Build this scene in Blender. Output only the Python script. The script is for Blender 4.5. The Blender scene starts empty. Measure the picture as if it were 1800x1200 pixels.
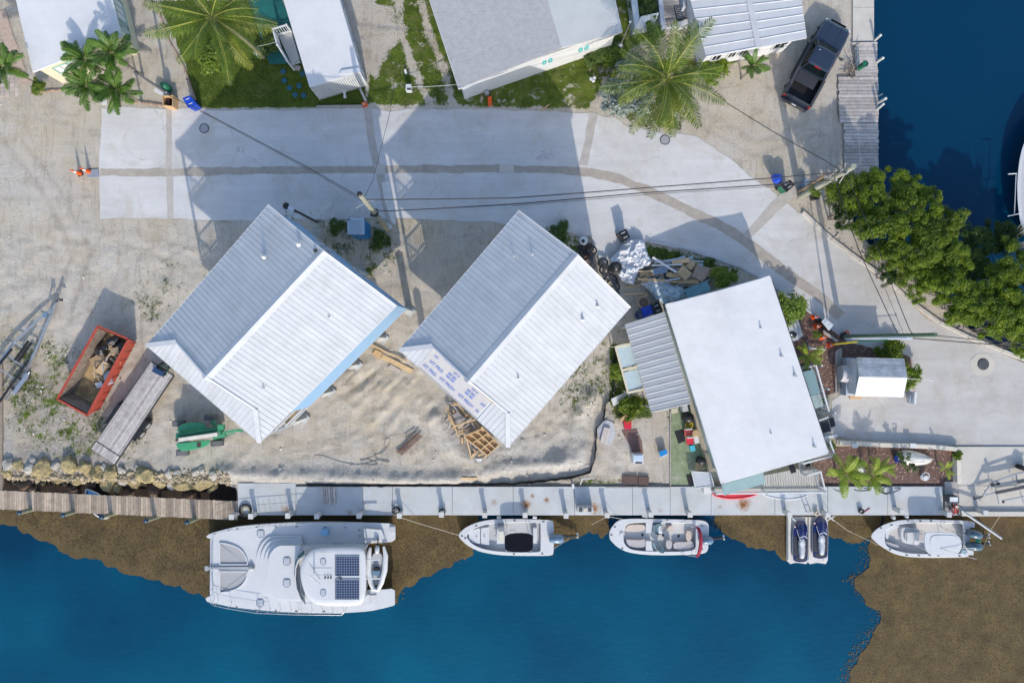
import bpy,math,random
import numpy as np
from mathutils import Vector,Matrix,noise as mnoise
random.seed(7)
RNG=np.random.default_rng(7)
PI=math.pi
R=math.radians
SC=bpy.context.scene
COL=SC.collection
# ---------------------------------------------------------------- camera, sky, sun, exposure
CAM_H=45.6
GS=0.038
cam_d=bpy.data.cameras.new('camera')
cam_d.lens=24.0
cam_d.sensor_width=36.0
cam_d.clip_end=3000
cam=bpy.data.objects.new('camera',cam_d)
cam.location=(0,0,CAM_H)
COL.objects.link(cam)
SC.camera=cam
SUN_EL=31.0
SUN_DIR=Vector((0.18,-0.984,0)).normalized()*math.cos(R(SUN_EL))+Vector((0,0,math.sin(R(SUN_EL))))
world=bpy.data.worlds.new('World')
SC.world=world
world.use_nodes=True
wn=world.node_tree.nodes
sky=wn.new('ShaderNodeTexSky')
sky.sky_type='NISHITA'
sky.sun_disc=False
sky.sun_elevation=R(SUN_EL)
sky.sun_rotation=R(169.6)
sky.air_density=1.0
sky.dust_density=1.2
sky.ozone_density=1.0
world.node_tree.links.new(sky.outputs[0],wn['Background'].inputs[0])
wn['Background'].inputs[1].default_value=0.15
sun_d=bpy.data.lights.new('sun','SUN')
sun_d.energy=2.0
sun_d.angle=R(0.55)
sun_d.color=(1.0,0.92,0.80)
sun=bpy.data.objects.new('sun',sun_d)
sun.rotation_euler=(-SUN_DIR).to_track_quat('-Z','Y').to_euler()
sun.location=(0,-30,40)
COL.objects.link(sun)
SC.view_settings.view_transform='Standard'
SC.view_settings.look='None'
SC.view_settings.gamma=1
SC.view_settings.exposure=0.90
SC.view_settings.use_curve_mapping=False
# ---------------------------------------------------------------- helpers
def P(px,py,z=0.0):
	"""the point at height z that the drone sees at photo position (px, py)"""
	k=GS*(1-z/CAM_H)
	return Vector(((px-900)*k,(600-py)*k,z))
def lin(r,g,b):
	f=lambda c: ((c/255.0+0.055)/1.055) ** 2.4 if c>10 else c/255/12.92
	return (f(r),f(g),f(b),1)
class MB:
	"""collects shapes; build() links them as one mesh object"""
	def __init__(s):
		s.v=[]; s.f=[]; s.m=[]; s.sm=[]
	def add(s,vs,fs,mi=0,smooth=False):
		o=len(s.v)
		s.v+=[tuple(v) for v in vs]
		for f in fs:
			s.f.append([i+o for i in f]); s.m.append(mi); s.sm.append(smooth)
		return s
	def box(s,c,d,rz=0.0,mi=0,M=None):
		hx,hy,hz=d[0]/2,d[1]/2,d[2]/2
		vs=[Vector((x,y,z)) for z in (-hz,hz) for x,y in ((-hx,-hy),(hx,-hy),(hx,hy),(-hx,hy))]
		if M is None:
			M=Matrix.Rotation(rz,4,'Z')
		vs=[M @ v+Vector(c) for v in vs]
		return s.add(vs,[(3,2,1,0),(4,5,6,7),(0,1,5,4),(1,2,6,5),(2,3,7,6),(3,0,4,7)],mi)
	def bar(s,p0,p1,w,h,mi=0):
		p0=Vector(p0); p1=Vector(p1); d=p1-p0
		if d.length<1e-6: return s
		x=d.normalized()
		up=Vector((0,0,1)) if abs(x.z)<0.95 else Vector((0,1,0))
		y=up.cross(x).normalized(); z=x.cross(y)
		M=Matrix((x,y,z)).transposed().to_4x4()
		return s.box((p0+p1)/2,(d.length,w,h),M=M,mi=mi)
	def prism(s,poly,z0,z1,mi=0,smooth=False):
		n=len(poly)
		zz0=z0 if hasattr(z0,'__len__') else [z0]*n
		zz1=z1 if hasattr(z1,'__len__') else [z1]*n
		a=sum(poly[i][0]*poly[(i+1) % n][1]-poly[(i+1) % n][0]*poly[i][1] for i in range(n))
		if a<0:
			poly=poly[::-1]; zz0=zz0[::-1]; zz1=zz1[::-1]
		vs=[(p[0],p[1],z) for p,z in zip(poly,zz0)]+[(p[0],p[1],z) for p,z in zip(poly,zz1)]
		fs=[list(range(n))[::-1],list(range(n,2*n))]
		s.add(vs,fs,mi)
		return s.add(vs,[(i,(i+1) % n,n+(i+1) % n,n+i) for i in range(n)],mi,smooth)
	def ring(s,outer,inner,z0,z1,mi=0):
		"""a frame between two outlines of equal length"""
		n=len(outer)
		vs=[(p[0],p[1],z1) for p in outer]+[(p[0],p[1],z1) for p in inner]+[(p[0],p[1],z0) for p in outer]+[(p[0],p[1],z0) for p in inner]
		fs=[]
		for i in range(n):
			j=(i+1) % n
			fs+=[(i,j,n+j,n+i),(2*n+i,2*n+j,j,i),(n+i,n+j,3*n+j,3*n+i)]
		return s.add(vs,fs,mi)
	def cyl(s,p0,p1,r0,r1=None,n=8,mi=0,caps=True,smooth=True):
		r1=r0 if r1 is None else r1
		p0=Vector(p0); p1=Vector(p1)
		x=(p1-p0).normalized()
		up=Vector((0,0,1)) if abs(x.z)<0.95 else Vector((0,1,0))
		a=up.cross(x).normalized(); b=x.cross(a)
		vs=[]
		for p,r in ((p0,r0),(p1,r1)):
			vs+=[p+(a*math.cos(2*PI*i/n)+b*math.sin(2*PI*i/n))*r for i in range(n)]
		s.add(vs,[(i,(i+1) % n,n+(i+1) % n,n+i) for i in range(n)],mi,smooth)
		if caps: s.add(vs,[list(range(n))[::-1],list(range(n,2*n))],mi)
		return s
	def tube(s,pts,r,n=6,mi=0):
		pts=[Vector(p) for p in pts]
		rr=r if hasattr(r,'__len__') else [r]*len(pts)
		vs=[]
		for k,p in enumerate(pts):
			d=(pts[min(k+1,len(pts)-1)]-pts[max(k-1,0)]).normalized()
			up=Vector((0,0,1)) if abs(d.z)<0.95 else Vector((0,1,0))
			a=up.cross(d).normalized(); b=d.cross(a)
			vs+=[p+(a*math.cos(2*PI*i/n)+b*math.sin(2*PI*i/n))*rr[k] for i in range(n)]
		fs=[]
		for k in range(len(pts)-1):
			fs+=[(k*n+i,k*n+(i+1) % n,(k+1)*n+(i+1) % n,(k+1)*n+i) for i in range(n)]
		s.add(vs,fs,mi,True)
		return s.add(vs,[list(range(n))[::-1],[(len(pts)-1)*n+i for i in range(n)]],mi)
	def loft(s,rings,mi=0,smooth=True,close=True,cap0=True,cap1=True):
		n=len(rings[0]); vs=[p for r in rings for p in r]; fs=[]
		for k in range(len(rings)-1):
			for i in range(n if close else n-1):
				j=(i+1) % n
				fs.append((k*n+i,k*n+j,(k+1)*n+j,(k+1)*n+i))
		s.add(vs,fs,mi,smooth)
		caps=[]
		if cap0: caps.append(list(range(n))[::-1])
		if cap1: caps.append([(len(rings)-1)*n+i for i in range(n)])
		return s.add(vs,caps,mi) if caps else s
	def lathe(s,c,prof,n=12,mi=0,caps=True):
		c=Vector(c)
		return s.loft([[c+Vector((r*math.cos(2*PI*i/n),r*math.sin(2*PI*i/n),z)) for i in range(n)] for r,z in prof],mi,cap0=caps,cap1=caps)
	def torus(s,c,R0,r,n=16,m=6,mi=0,zscale=1):
		c=Vector(c); vs=[]; fs=[]
		for i in range(n):
			a=2*PI*i/n
			for j in range(m):
				b=2*PI*j/m
				vs.append(c+Vector(((R0+r*math.cos(b))*math.cos(a),(R0+r*math.cos(b))*math.sin(a),r*math.sin(b)*zscale)))
		for i in range(n):
			for j in range(m):
				fs.append((i*m+j,((i+1) % n)*m+j,((i+1) % n)*m+(j+1) % m,i*m+(j+1) % m))
		return s.add(vs,fs,mi,True)
	def mesh(s,name,mats):
		me=bpy.data.meshes.new(name)
		me.from_pydata(s.v,[],s.f)
		for m in (mats if isinstance(mats,(list,tuple)) else [mats]):
			me.materials.append(m)
		me.polygons.foreach_set('material_index',s.m)
		me.polygons.foreach_set('use_smooth',s.sm)
		me.update()
		return me
	def build(s,name,mats,parent=None,bevel=0.0):
		"""shapes in world coordinates when the parent is an unrotated thing, else in the parent's own frame"""
		off=Vector((0,0,0))
		if parent is not None and not parent.get('_local'):
			off=world_loc(parent)
		if off.length>0:
			s.v=[(v[0]-off.x,v[1]-off.y,v[2]-off.z) for v in s.v]
		return link(name,s.mesh(name,mats),parent,bevel)
def world_loc(o):
	v=Vector((0,0,0))
	while o is not None:
		v+=o.location; o=o.parent
	return v
def link(name,me,parent=None,bevel=0.0,loc=None,rot=None):
	o=bpy.data.objects.new(name,me)
	COL.objects.link(o)
	if parent is not None:
		o.parent=parent
		if parent.get('_local'): o['_local']=1
	if loc is not None: o.location=loc
	if rot is not None: o.rotation_euler=rot
	if bevel:
		b=o.modifiers.new('bevel','BEVEL'); b.width=bevel; b.segments=2; b.limit_method='ANGLE'; b.angle_limit=R(35)
	return o
def tag(o,label,cat,group=None,kind=None):
	o['label']=label; o['category']=cat
	if group: o['group']=group
	if kind: o['kind']=kind
	return o
def thing(name,label,cat,loc=(0,0,0),rz=None,group=None):
	"""an Empty at the base of a thing; with rz its parts are modelled in its own turned frame"""
	o=bpy.data.objects.new(name,None)
	o.empty_display_size=0.3
	COL.objects.link(o)
	o.location=loc
	if rz is not None:
		o.rotation_euler=(0,0,rz); o['_local']=1
	return tag(o,label,cat,group)
def structure(o):
	o['kind']='structure'
	return o
def dup(root,loc,rz=None,label=None,scale=None,parent=None,rot=None):
	c=root.copy(); COL.objects.link(c)
	if parent is not None: c.parent=parent
	if loc is not None: c.location=loc
	if rz is not None: c.rotation_euler=(0,0,rz)
	if rot is not None: c.rotation_euler=rot
	if label: c['label']=label
	if scale is not None: c.scale=scale if hasattr(scale,'__len__') else (scale,)*3
	for ch in list(root.children):
		dup(ch,None,parent=c)
	return c
# ---------------------------------------------------------------- materials
MATS={}
def mat(name,col,rough=0.7,metal=0.0,var=0.12,scale=3.0,bump=0.0,bscale=30.0,rnd=0.0,spec=None,stain=None,stain_amt=0.0,trans=0.0,emit=None,sub=0.0,coat=0.0,stretch=None):
	if name in MATS: return MATS[name]
	m=bpy.data.materials.new(name); m.use_nodes=True
	nt=m.node_tree; n=nt.nodes; l=nt.links
	bs=n['Principled BSDF']
	c=tuple(col[:3])+(1,)
	geo=n.new('ShaderNodeNewGeometry')
	vec=geo.outputs['Position']
	if stretch:
		mp=n.new('ShaderNodeMapping'); mp.inputs['Scale'].default_value=stretch
		tc=n.new('ShaderNodeTexCoord')
		l.new(tc.outputs['Object'],mp.inputs['Vector']); vec=mp.outputs['Vector']
	nz=n.new('ShaderNodeTexNoise'); nz.inputs['Scale'].default_value=scale; nz.inputs['Detail'].default_value=6; nz.inputs['Roughness'].default_value=0.62
	l.new(vec,nz.inputs['Vector'])
	hs=n.new('ShaderNodeHueSaturation'); hs.inputs['Color'].default_value=c
	mr=n.new('ShaderNodeMapRange'); mr.inputs['From Min'].default_value=0.3; mr.inputs['From Max'].default_value=0.7
	mr.inputs['To Min'].default_value=1-var; mr.inputs['To Max'].default_value=1+var
	l.new(nz.outputs[0],mr.inputs['Value'])
	val=mr.outputs[0]
	if rnd:
		oi=n.new('ShaderNodeObjectInfo')
		m2=n.new('ShaderNodeMapRange'); m2.inputs['To Min'].default_value=1-rnd; m2.inputs['To Max'].default_value=1+rnd
		l.new(oi.outputs['Random'],m2.inputs['Value'])
		mu=n.new('ShaderNodeMath'); mu.operation='MULTIPLY'; l.new(val,mu.inputs[0]); l.new(m2.outputs[0],mu.inputs[1]); val=mu.outputs[0]
	l.new(val,hs.inputs['Value'])
	out=hs.outputs[0]
	if stain:
		n2=n.new('ShaderNodeTexNoise'); n2.inputs['Scale'].default_value=scale*0.37; n2.inputs['Detail'].default_value=8
		n2.inputs['Roughness'].default_value=0.7
		l.new(vec,n2.inputs['Vector'])
		r2=n.new('ShaderNodeMapRange'); r2.inputs['From Min'].default_value=0.52; r2.inputs['From Max'].default_value=0.72
		r2.inputs['To Max'].default_value=stain_amt
		l.new(n2.outputs[0],r2.inputs['Value'])
		mx=n.new('ShaderNodeMixRGB'); l.new(r2.outputs[0],mx.inputs[0]); l.new(out,mx.inputs[1]); mx.inputs[2].default_value=tuple(stain[:3])+(1,)
		out=mx.outputs[0]
	l.new(out,bs.inputs['Base Color'])
	bs.inputs['Roughness'].default_value=rough
	bs.inputs['Metallic'].default_value=metal
	if spec is not None: bs.inputs['Specular IOR Level'].default_value=spec
	if trans: bs.inputs['Transmission Weight'].default_value=trans
	if coat: bs.inputs['Coat Weight'].default_value=coat; bs.inputs['Coat Roughness'].default_value=0.08
	if sub:
		bs.inputs['Subsurface Weight'].default_value=sub
	if emit:
		bs.inputs['Emission Color'].default_value=tuple(emit[:3])+(1,); bs.inputs['Emission Strength'].default_value=1
	if bump:
		nb=n.new('ShaderNodeTexNoise'); nb.inputs['Scale'].default_value=bscale; nb.inputs['Detail'].default_value=5
		l.new(vec,nb.inputs['Vector'])
		bp=n.new('ShaderNodeBump'); bp.inputs['Strength'].default_value=bump; bp.inputs['Distance'].default_value=0.05
		l.new(nb.outputs[0],bp.inputs['Height']); l.new(bp.outputs[0],bs.inputs['Normal'])
	MATS[name]=m
	return m
M_white=mat('white_paint',(0.58,0.59,0.60),0.5,var=0.05,scale=2,stain=(0.45,0.44,0.42),stain_amt=0.35)
M_gel=mat('gelcoat_white',(0.53,0.54,0.55),0.4,var=0.04,scale=1.5,stain=(0.62,0.62,0.60),stain_amt=0.3,coat=0.3)
M_gelgrey=mat('nonskid_grey',(0.43,0.44,0.46),0.7,var=0.06,scale=4,bump=0.2,bscale=60)
M_cream=mat('cream_paint',(0.52,0.49,0.37),0.6,var=0.05)
M_roofwhite=mat('white_membrane_roof',(0.60,0.60,0.605),0.65,var=0.05,scale=0.7,bump=0.35,bscale=1.8,stain=(0.48,0.48,0.485),stain_amt=0.6,spec=.25)
M_galv=mat('galvalume_roof',(0.46,0.475,0.50),0.62,var=0.07,scale=1.2,rnd=0.035,spec=.3,stain=(.37,.37,.38),stain_amt=.6)
M_black=mat('black_plastic',(0.012,0.012,0.014),0.45,var=0.2)
M_rubber=mat('tyre_rubber',(0.02,0.02,0.021),0.85,var=0.2,bump=0.3,bscale=40)
M_darkmetal=mat('dark_metal',(0.05,0.052,0.055),0.5,metal=0.5)
M_alu=mat('aluminium',(0.55,0.56,0.57),0.35,metal=0.8,var=0.1)
M_steel=mat('galvanised_steel',(0.42,0.43,0.44),0.5,metal=0.5,var=0.15,scale=6)
M_glass=mat('tinted_glass',(0.004,0.008,0.009),0.2,var=0.1,spec=0.15)
M_tealglass=mat('teal_windscreen',(0.03,0.13,0.16),0.08,var=0.1,spec=0.8)
M_wood=mat('pine_lumber',(0.52,0.37,0.20),0.7,var=0.2,scale=5,rnd=0.15)
M_osb=mat('plywood_sheet',(0.50,0.33,0.17),0.75,var=0.18,scale=9,rnd=0.1)
M_greywood=mat('weathered_grey_planks',(0.40,0.37,0.35),0.85,var=0.22,scale=4,rnd=0.22,bump=0.5,bscale=25,stain=(0.26,0.22,0.19),stain_amt=0.6)
M_pierwood=mat('weathered_brown_planks',(0.35,0.28,0.215),0.85,var=0.22,scale=4,rnd=0.34,bump=0.5,bscale=25,stain=(0.22,0.17,0.12),stain_amt=0.5)
M_conc=mat('quay_concrete',(0.42,0.44,0.45),0.85,var=0.10,scale=0.9,bump=0.3,bscale=25,rnd=0.04,stain=(0.40,0.38,0.33),stain_amt=0.6)
M_conc2=mat('beige_concrete',(0.50,0.47,0.42),0.85,var=0.09,scale=0.8,bump=0.3,bscale=25,stain=(0.38,0.35,0.29),stain_amt=0.5)
M_bark=mat('palm_bark',(0.25,0.21,0.17),0.9,var=0.3,scale=14,bump=0.8,bscale=18)
M_pole=mat('weathered_pole_wood',(0.30,0.30,0.24),0.9,var=0.25,scale=7,bump=0.6,bscale=22,stain=(0.15,0.17,0.11),stain_amt=0.5)
# ---------------------------------------------------------------- terrain
def sdf(poly,X,Y):
	"""signed distance in photo pixels, positive inside"""
	d=np.full(X.shape,1e9); ins=np.zeros(X.shape,bool)
	n=len(poly)
	for i in range(n):
		x0,y0=poly[i]; x1,y1=poly[(i+1) % n]
		ex,ey=x1-x0,y1-y0
		L=ex*ex+ey*ey+1e-9
		t=np.clip(((X-x0)*ex+(Y-y0)*ey)/L,0,1)
		d=np.minimum(d,np.hypot(X-x0-t*ex,Y-y0-t*ey))
		c=(y0>Y) != (y1>Y)
		with np.errstate(divide='ignore',invalid='ignore'):
			xi=(x1-x0)*(Y-y0)/(y1-y0+(1e-12 if y1==y0 else 0))+x0
		ins ^= c & (X<xi)
	return np.where(ins,d,-d)
def pdist(line,X,Y):
	d=np.full(X.shape,1e9)
	for (x0,y0),(x1,y1) in zip(line[:-1],line[1:]):
		ex,ey=x1-x0,y1-y0
		t=np.clip(((X-x0)*ex+(Y-y0)*ey)/(ex*ex+ey*ey),0,1)
		d=np.minimum(d,np.hypot(X-x0-t*ex,Y-y0-t*ey))
	return d
def vnoise(X,Y,s,seed=0,octs=4):
	"""value noise on numpy arrays"""
	out=np.zeros(X.shape); amp=1.0; tot=0
	for o in range(octs):
		rg=np.random.default_rng(seed+o*17)
		T=rg.random((256,256))
		x=X/s; y=Y/s
		xi=np.floor(x).astype(int); yi=np.floor(y).astype(int)
		fx=x-xi; fy=y-yi
		fx=fx*fx*(3-2*fx); fy=fy*fy*(3-2*fy)
		g=lambda a,b: T[a % 256,b % 256]
		out+=amp*((g(xi,yi)*(1-fx)+g(xi+1,yi)*fx)*(1-fy)+(g(xi,yi+1)*(1-fx)+g(xi+1,yi+1)*fx)*fy)
		tot+=amp; amp *= 0.55; s *= 0.5
	return out/tot
LAND=[(-14000,842),(0,842),(120,846),(250,850),(385,850),(412,862),(412,905),(3000,905),(3000,780),(1900,690),(1800,632),(1700,570),(1640,505),(1560,455),
		(1505,400),(1500,330),(1536,318),(1532,60),(1530,0),(1530,-14000),(-14000,-14000)]
ROAD=[(178,190),(230,188),(300,190),(430,193),(560,191),(640,189),(700,195),(760,192),(860,191),(940,195),(1040,199),(1080,206),(1100,222),(1180,236),
		(1225,240),(1280,276),(1330,318),(1372,350),(1400,372),(1450,410),(1500,452),(1560,500),(1620,553),(1700,597),(1800,638),(1900,680),(2400,730),(2400,783),
		(1660,783),(1600,780),(1500,772),(1455,768),(1462,705),(1485,690),(1590,690),(1606,640),(1596,625),(1500,602),(1460,578),(1432,560),(1395,528),(1352,500),(1300,470),(1215,440),
		(1140,424),(1110,428),(1065,470),(1045,440),(1040,415),(1000,408),(930,402),(860,388),(700,384),(600,386),(480,386),(400,388),(300,384),(176,385)]
LAWNS=[([(262,0),(440,0),(520,80),(560,168),(642,150),(644,189),(346,191),(322,105),(285,20),(262,-200),(440,-200)],5,1.0),
		 ([(640,-200),(1160,-200),(1150,60),(1075,118),(1052,165),(1035,194),(900,192),(642,186),(648,130),(655,0)],6,0.70),
		 ([(1062,120),(1150,100),(1300,95),(1300,112),(1225,130),(1215,200),(1200,232),(1120,226),(1085,200),(1060,150)],7,0.62),
		 ([(240,475),(320,450),(310,540),(270,600),(225,640),(230,560)],20,0.34),
		 ([(0,590),(90,590),(190,640),(210,740),(180,815),(100,820),(20,760),(0,700)],22,0.50),
		 ([(150,700),(250,690),(260,790),(180,830)],12,0.30),
		 ([(500,376),(700,382),(700,470),(640,505),(560,430)],10,0.45),
		 ([(1010,590),(1075,570),(1085,690),(1040,730),(1005,760),(985,700)],16,0.46),
		 ([(1070,600),(1085,600),(1110,690),(1140,700),(1150,735),(1080,740),(1068,700)],6,0.75),
		 ([(1130,425),(1300,470),(1300,500),(1200,490),(1130,450)],6,0.7),
		 ([(930,392),(1040,410),(1045,450),(1000,460)],8,0.55),
		 ([(1040,840),(1180,846),(1180,853),(1000,852)],5,0.6),
		 ([(1190,720),(1160,730),(1160,760),(1190,780)],8,0.35)]
BARE=[[(600,0),(690,15),(697,70),(672,105),(662,135),(648,125)]]
MULCH=[[(1345,505),(1400,532),(1440,562),(1500,604),(1470,615),(1468,690),(1440,700),(1400,640)],
		 [(1425,784),(1674,784),(1674,856),(1430,856)],[(1480,600),(1600,624),(1610,690),(1590,690),(1480,650)],[(430,60),(480,90),(470,130),(430,120)]]
SOIL=[([(0,640),(60,620),(190,700),(190,825),(20,820)],25,0.7),([(900,130),(1090,65),(1060,120),(920,165)],10,0.8),([(1060,100),(1130,90),(1125,150),(1080,160)],12,0.8),
		([(1030,410),(1045,410),(1055,480),(1030,500)],6,0.8),([(0,0),(22,60),(55,130),(30,140),(-20,60)],5,0.5),([(20,840),(400,848),(400,870),(20,870)],6,0.9)]
PALE=[([(380,815),(560,800),(800,830),(1040,740),(1040,830),(800,850),(420,850)],16,0.85),([(780,700),(880,760),(1000,800),(900,830),(760,800)],20,0.8),
		([(0,740),(22,760),(28,840),(0,840)],5,0.9),([(0,250),(40,300),(40,500),(0,560)],30,0.5)]
def axis(lo,hi,step,far):
	a=list(np.arange(lo,hi+step/2,step)); e=[]; s=step; x=hi
	while x<far:
		s *= 1.6; x+=s; e.append(x)
	b=[]; s=step; x=lo
	while x>-far:
		s *= 1.6; x-=s; b.append(x)
	return np.array(b[::-1]+a+e)
def soft(sd,w):
	return np.clip(0.5+sd/(2.0*w),0,1)
def height(X,Y):
	sd=sdf(LAND,X,Y)
	z=-2.6+2.6*np.clip((sd+9)/12.0,0,1) ** 0.7
	rd=sdf(ROAD,X,Y)
	off=np.clip(-rd/14.0,0,1)
	lot=soft(sdf([(-300,400),(1040,420),(1130,560),(1130,850),(-300,850)],X,Y),15)
	rub=soft(sdf([(380,800),(800,825),(1000,700),(1050,740),(1050,850),(380,850)],X,Y),14)
	n=vnoise(X,Y,60,3,5)-0.5
	h=off*(0.10*n+lot*(0.16*(vnoise(X+Y*0.3,Y-X*0.3,22,9,5)-0.5)))
	h=h+rub*0.22*(vnoise(X,Y,11,61,4)-.5)
	h=h+lot*0.07*(vnoise(X,Y,7,71,2)-.5)
	bn=0.6+0.8*vnoise(X,Y,25,30,4)
	for line,w,a in (([(395,830),(560,836),(700,842),(800,840),(900,820),(1020,810)],11,0.28),([(1035,700),(1010,750),(1020,790),(980,812)],15,0.34),
					   ([(770,735),(800,790),(840,815)],16,0.32),([(20,812),(200,828),(400,826)],16,0.07)):
		h=h+a*bn*np.exp(-(pdist(line,X,Y)/w) ** 2)
	rut=soft(sdf([(640,610),(720,620),(790,680),(760,760),(600,740),(560,700)],X,Y),25)
	u=(X*0.72+Y*0.69); v=(X*0.69-Y*0.72)
	h=h+rut*0.34*(vnoise(u,v*0.28,12,51,4)-0.5)*2*np.clip(vnoise(X,Y,40,77,2)*1.6-0.3,0,1)
	quay=sdf([(405,853),(1665,853),(3000,785),(3000,910),(405,910)],X,Y)
	h=np.where(quay>-3,-0.12,h)
	return np.where(sd>3,h,z+np.where(sd>0,h*sd/3,0)),sd
gx=axis(-36,36,0.15,420); gy=axis(-24.6,24.6,0.15,420)
GX,GY=np.meshgrid(gx,gy)
PX=900+GX/GS; PY=600-GY/GS
GZ,LSD=height(PX,PY)
mG=np.zeros(PX.shape)
for poly,w,a in LAWNS:
	mG=np.maximum(mG,a*soft(sdf(poly,PX,PY),w))
for poly in BARE:
	mG *= 1-0.9*soft(sdf(poly,PX,PY),6)
for line,w in (([(700,-20),(705,60),(722,110),(745,160),(762,200)],6),([(735,-20),(752,50),(775,110),(800,195)],6)):
	mG *= 1-0.62*np.exp(-(pdist(line,PX,PY)/w) ** 2)
mM=np.zeros(PX.shape); mS=np.zeros(PX.shape); mP=np.zeros(PX.shape)
for poly in MULCH: mM=np.maximum(mM,soft(sdf(poly,PX,PY),2.5))
for poly,w,a in SOIL: mS=np.maximum(mS,a*soft(sdf(poly,PX,PY),w))
TR=(([(10,250),(70,330),(130,440),(90,560)],.5),([(40,250),(100,325),(160,440),(120,570)],.5),([(110,400),(240,410),(350,440)],.4),([(110,428),(235,436),(330,470)],.4),([(1230,190),(1330,250),(1420,215)],.45),([(1215,212),(1325,275),(1440,235)],.45),
	  ([(560,640),(640,690),(780,700)],.5),([(545,665),(630,715),(780,725)],.5),([(480,790),(640,760),(760,770)],.45),([(480,815),(650,785),(770,795)],.4),([(0,200),(100,215),(180,240)],.35),([(0,350),(90,350),(175,345)],.35))
for line,am in TR: mS=np.maximum(mS,am*(.4+.9*vnoise(PX,PY,30,44,3))*np.exp(-(pdist(line,PX,PY)/4.5) ** 2))
for poly,w,a in PALE: mP=np.maximum(mP,a*soft(sdf(poly,PX,PY),w))
def sample(A,x,y):
	ix=np.clip(np.searchsorted(gx,x),1,len(gx)-1); iy=np.clip(np.searchsorted(gy,y),1,len(gy)-1)
	fx=(x-gx[ix-1])/(gx[ix]-gx[ix-1]); fy=(y-gy[iy-1])/(gy[iy]-gy[iy-1])
	return (A[iy-1,ix-1]*(1-fx)+A[iy-1,ix]*fx)*(1-fy)+(A[iy,ix-1]*(1-fx)+A[iy,ix]*fx)*fy
def gz(px,py):
	k=GS
	return float(sample(GZ,np.array([(px-900)*k]),np.array([(600-py)*k]))[0])
def np_mesh(name,V,F,mats,smooth=False):
	"""fast mesh from numpy; F is (n, 3) or (n, 4)"""
	me=bpy.data.meshes.new(name)
	k=F.shape[1]
	me.vertices.add(len(V)); me.vertices.foreach_set('co',V.astype(np.float32).ravel())
	me.loops.add(F.size); me.loops.foreach_set('vertex_index',F.astype(np.int32).ravel())
	me.polygons.add(len(F)); me.polygons.foreach_set('loop_start',np.arange(0,F.size,k,dtype=np.int32))
	me.polygons.foreach_set('loop_total',np.full(len(F),k,np.int32))
	if smooth: me.polygons.foreach_set('use_smooth',np.ones(len(F),bool))
	for m in mats: me.materials.append(m)
	me.update(); me.validate()
	return me
ny,nx=GX.shape
idx=np.arange(ny*nx).reshape(ny,nx)
F=np.stack([idx[:-1,:-1],idx[:-1,1:],idx[1:,1:],idx[1:,:-1]],-1).reshape(-1,4)
V=np.stack([GX,GY,GZ],-1).reshape(-1,3)
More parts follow.
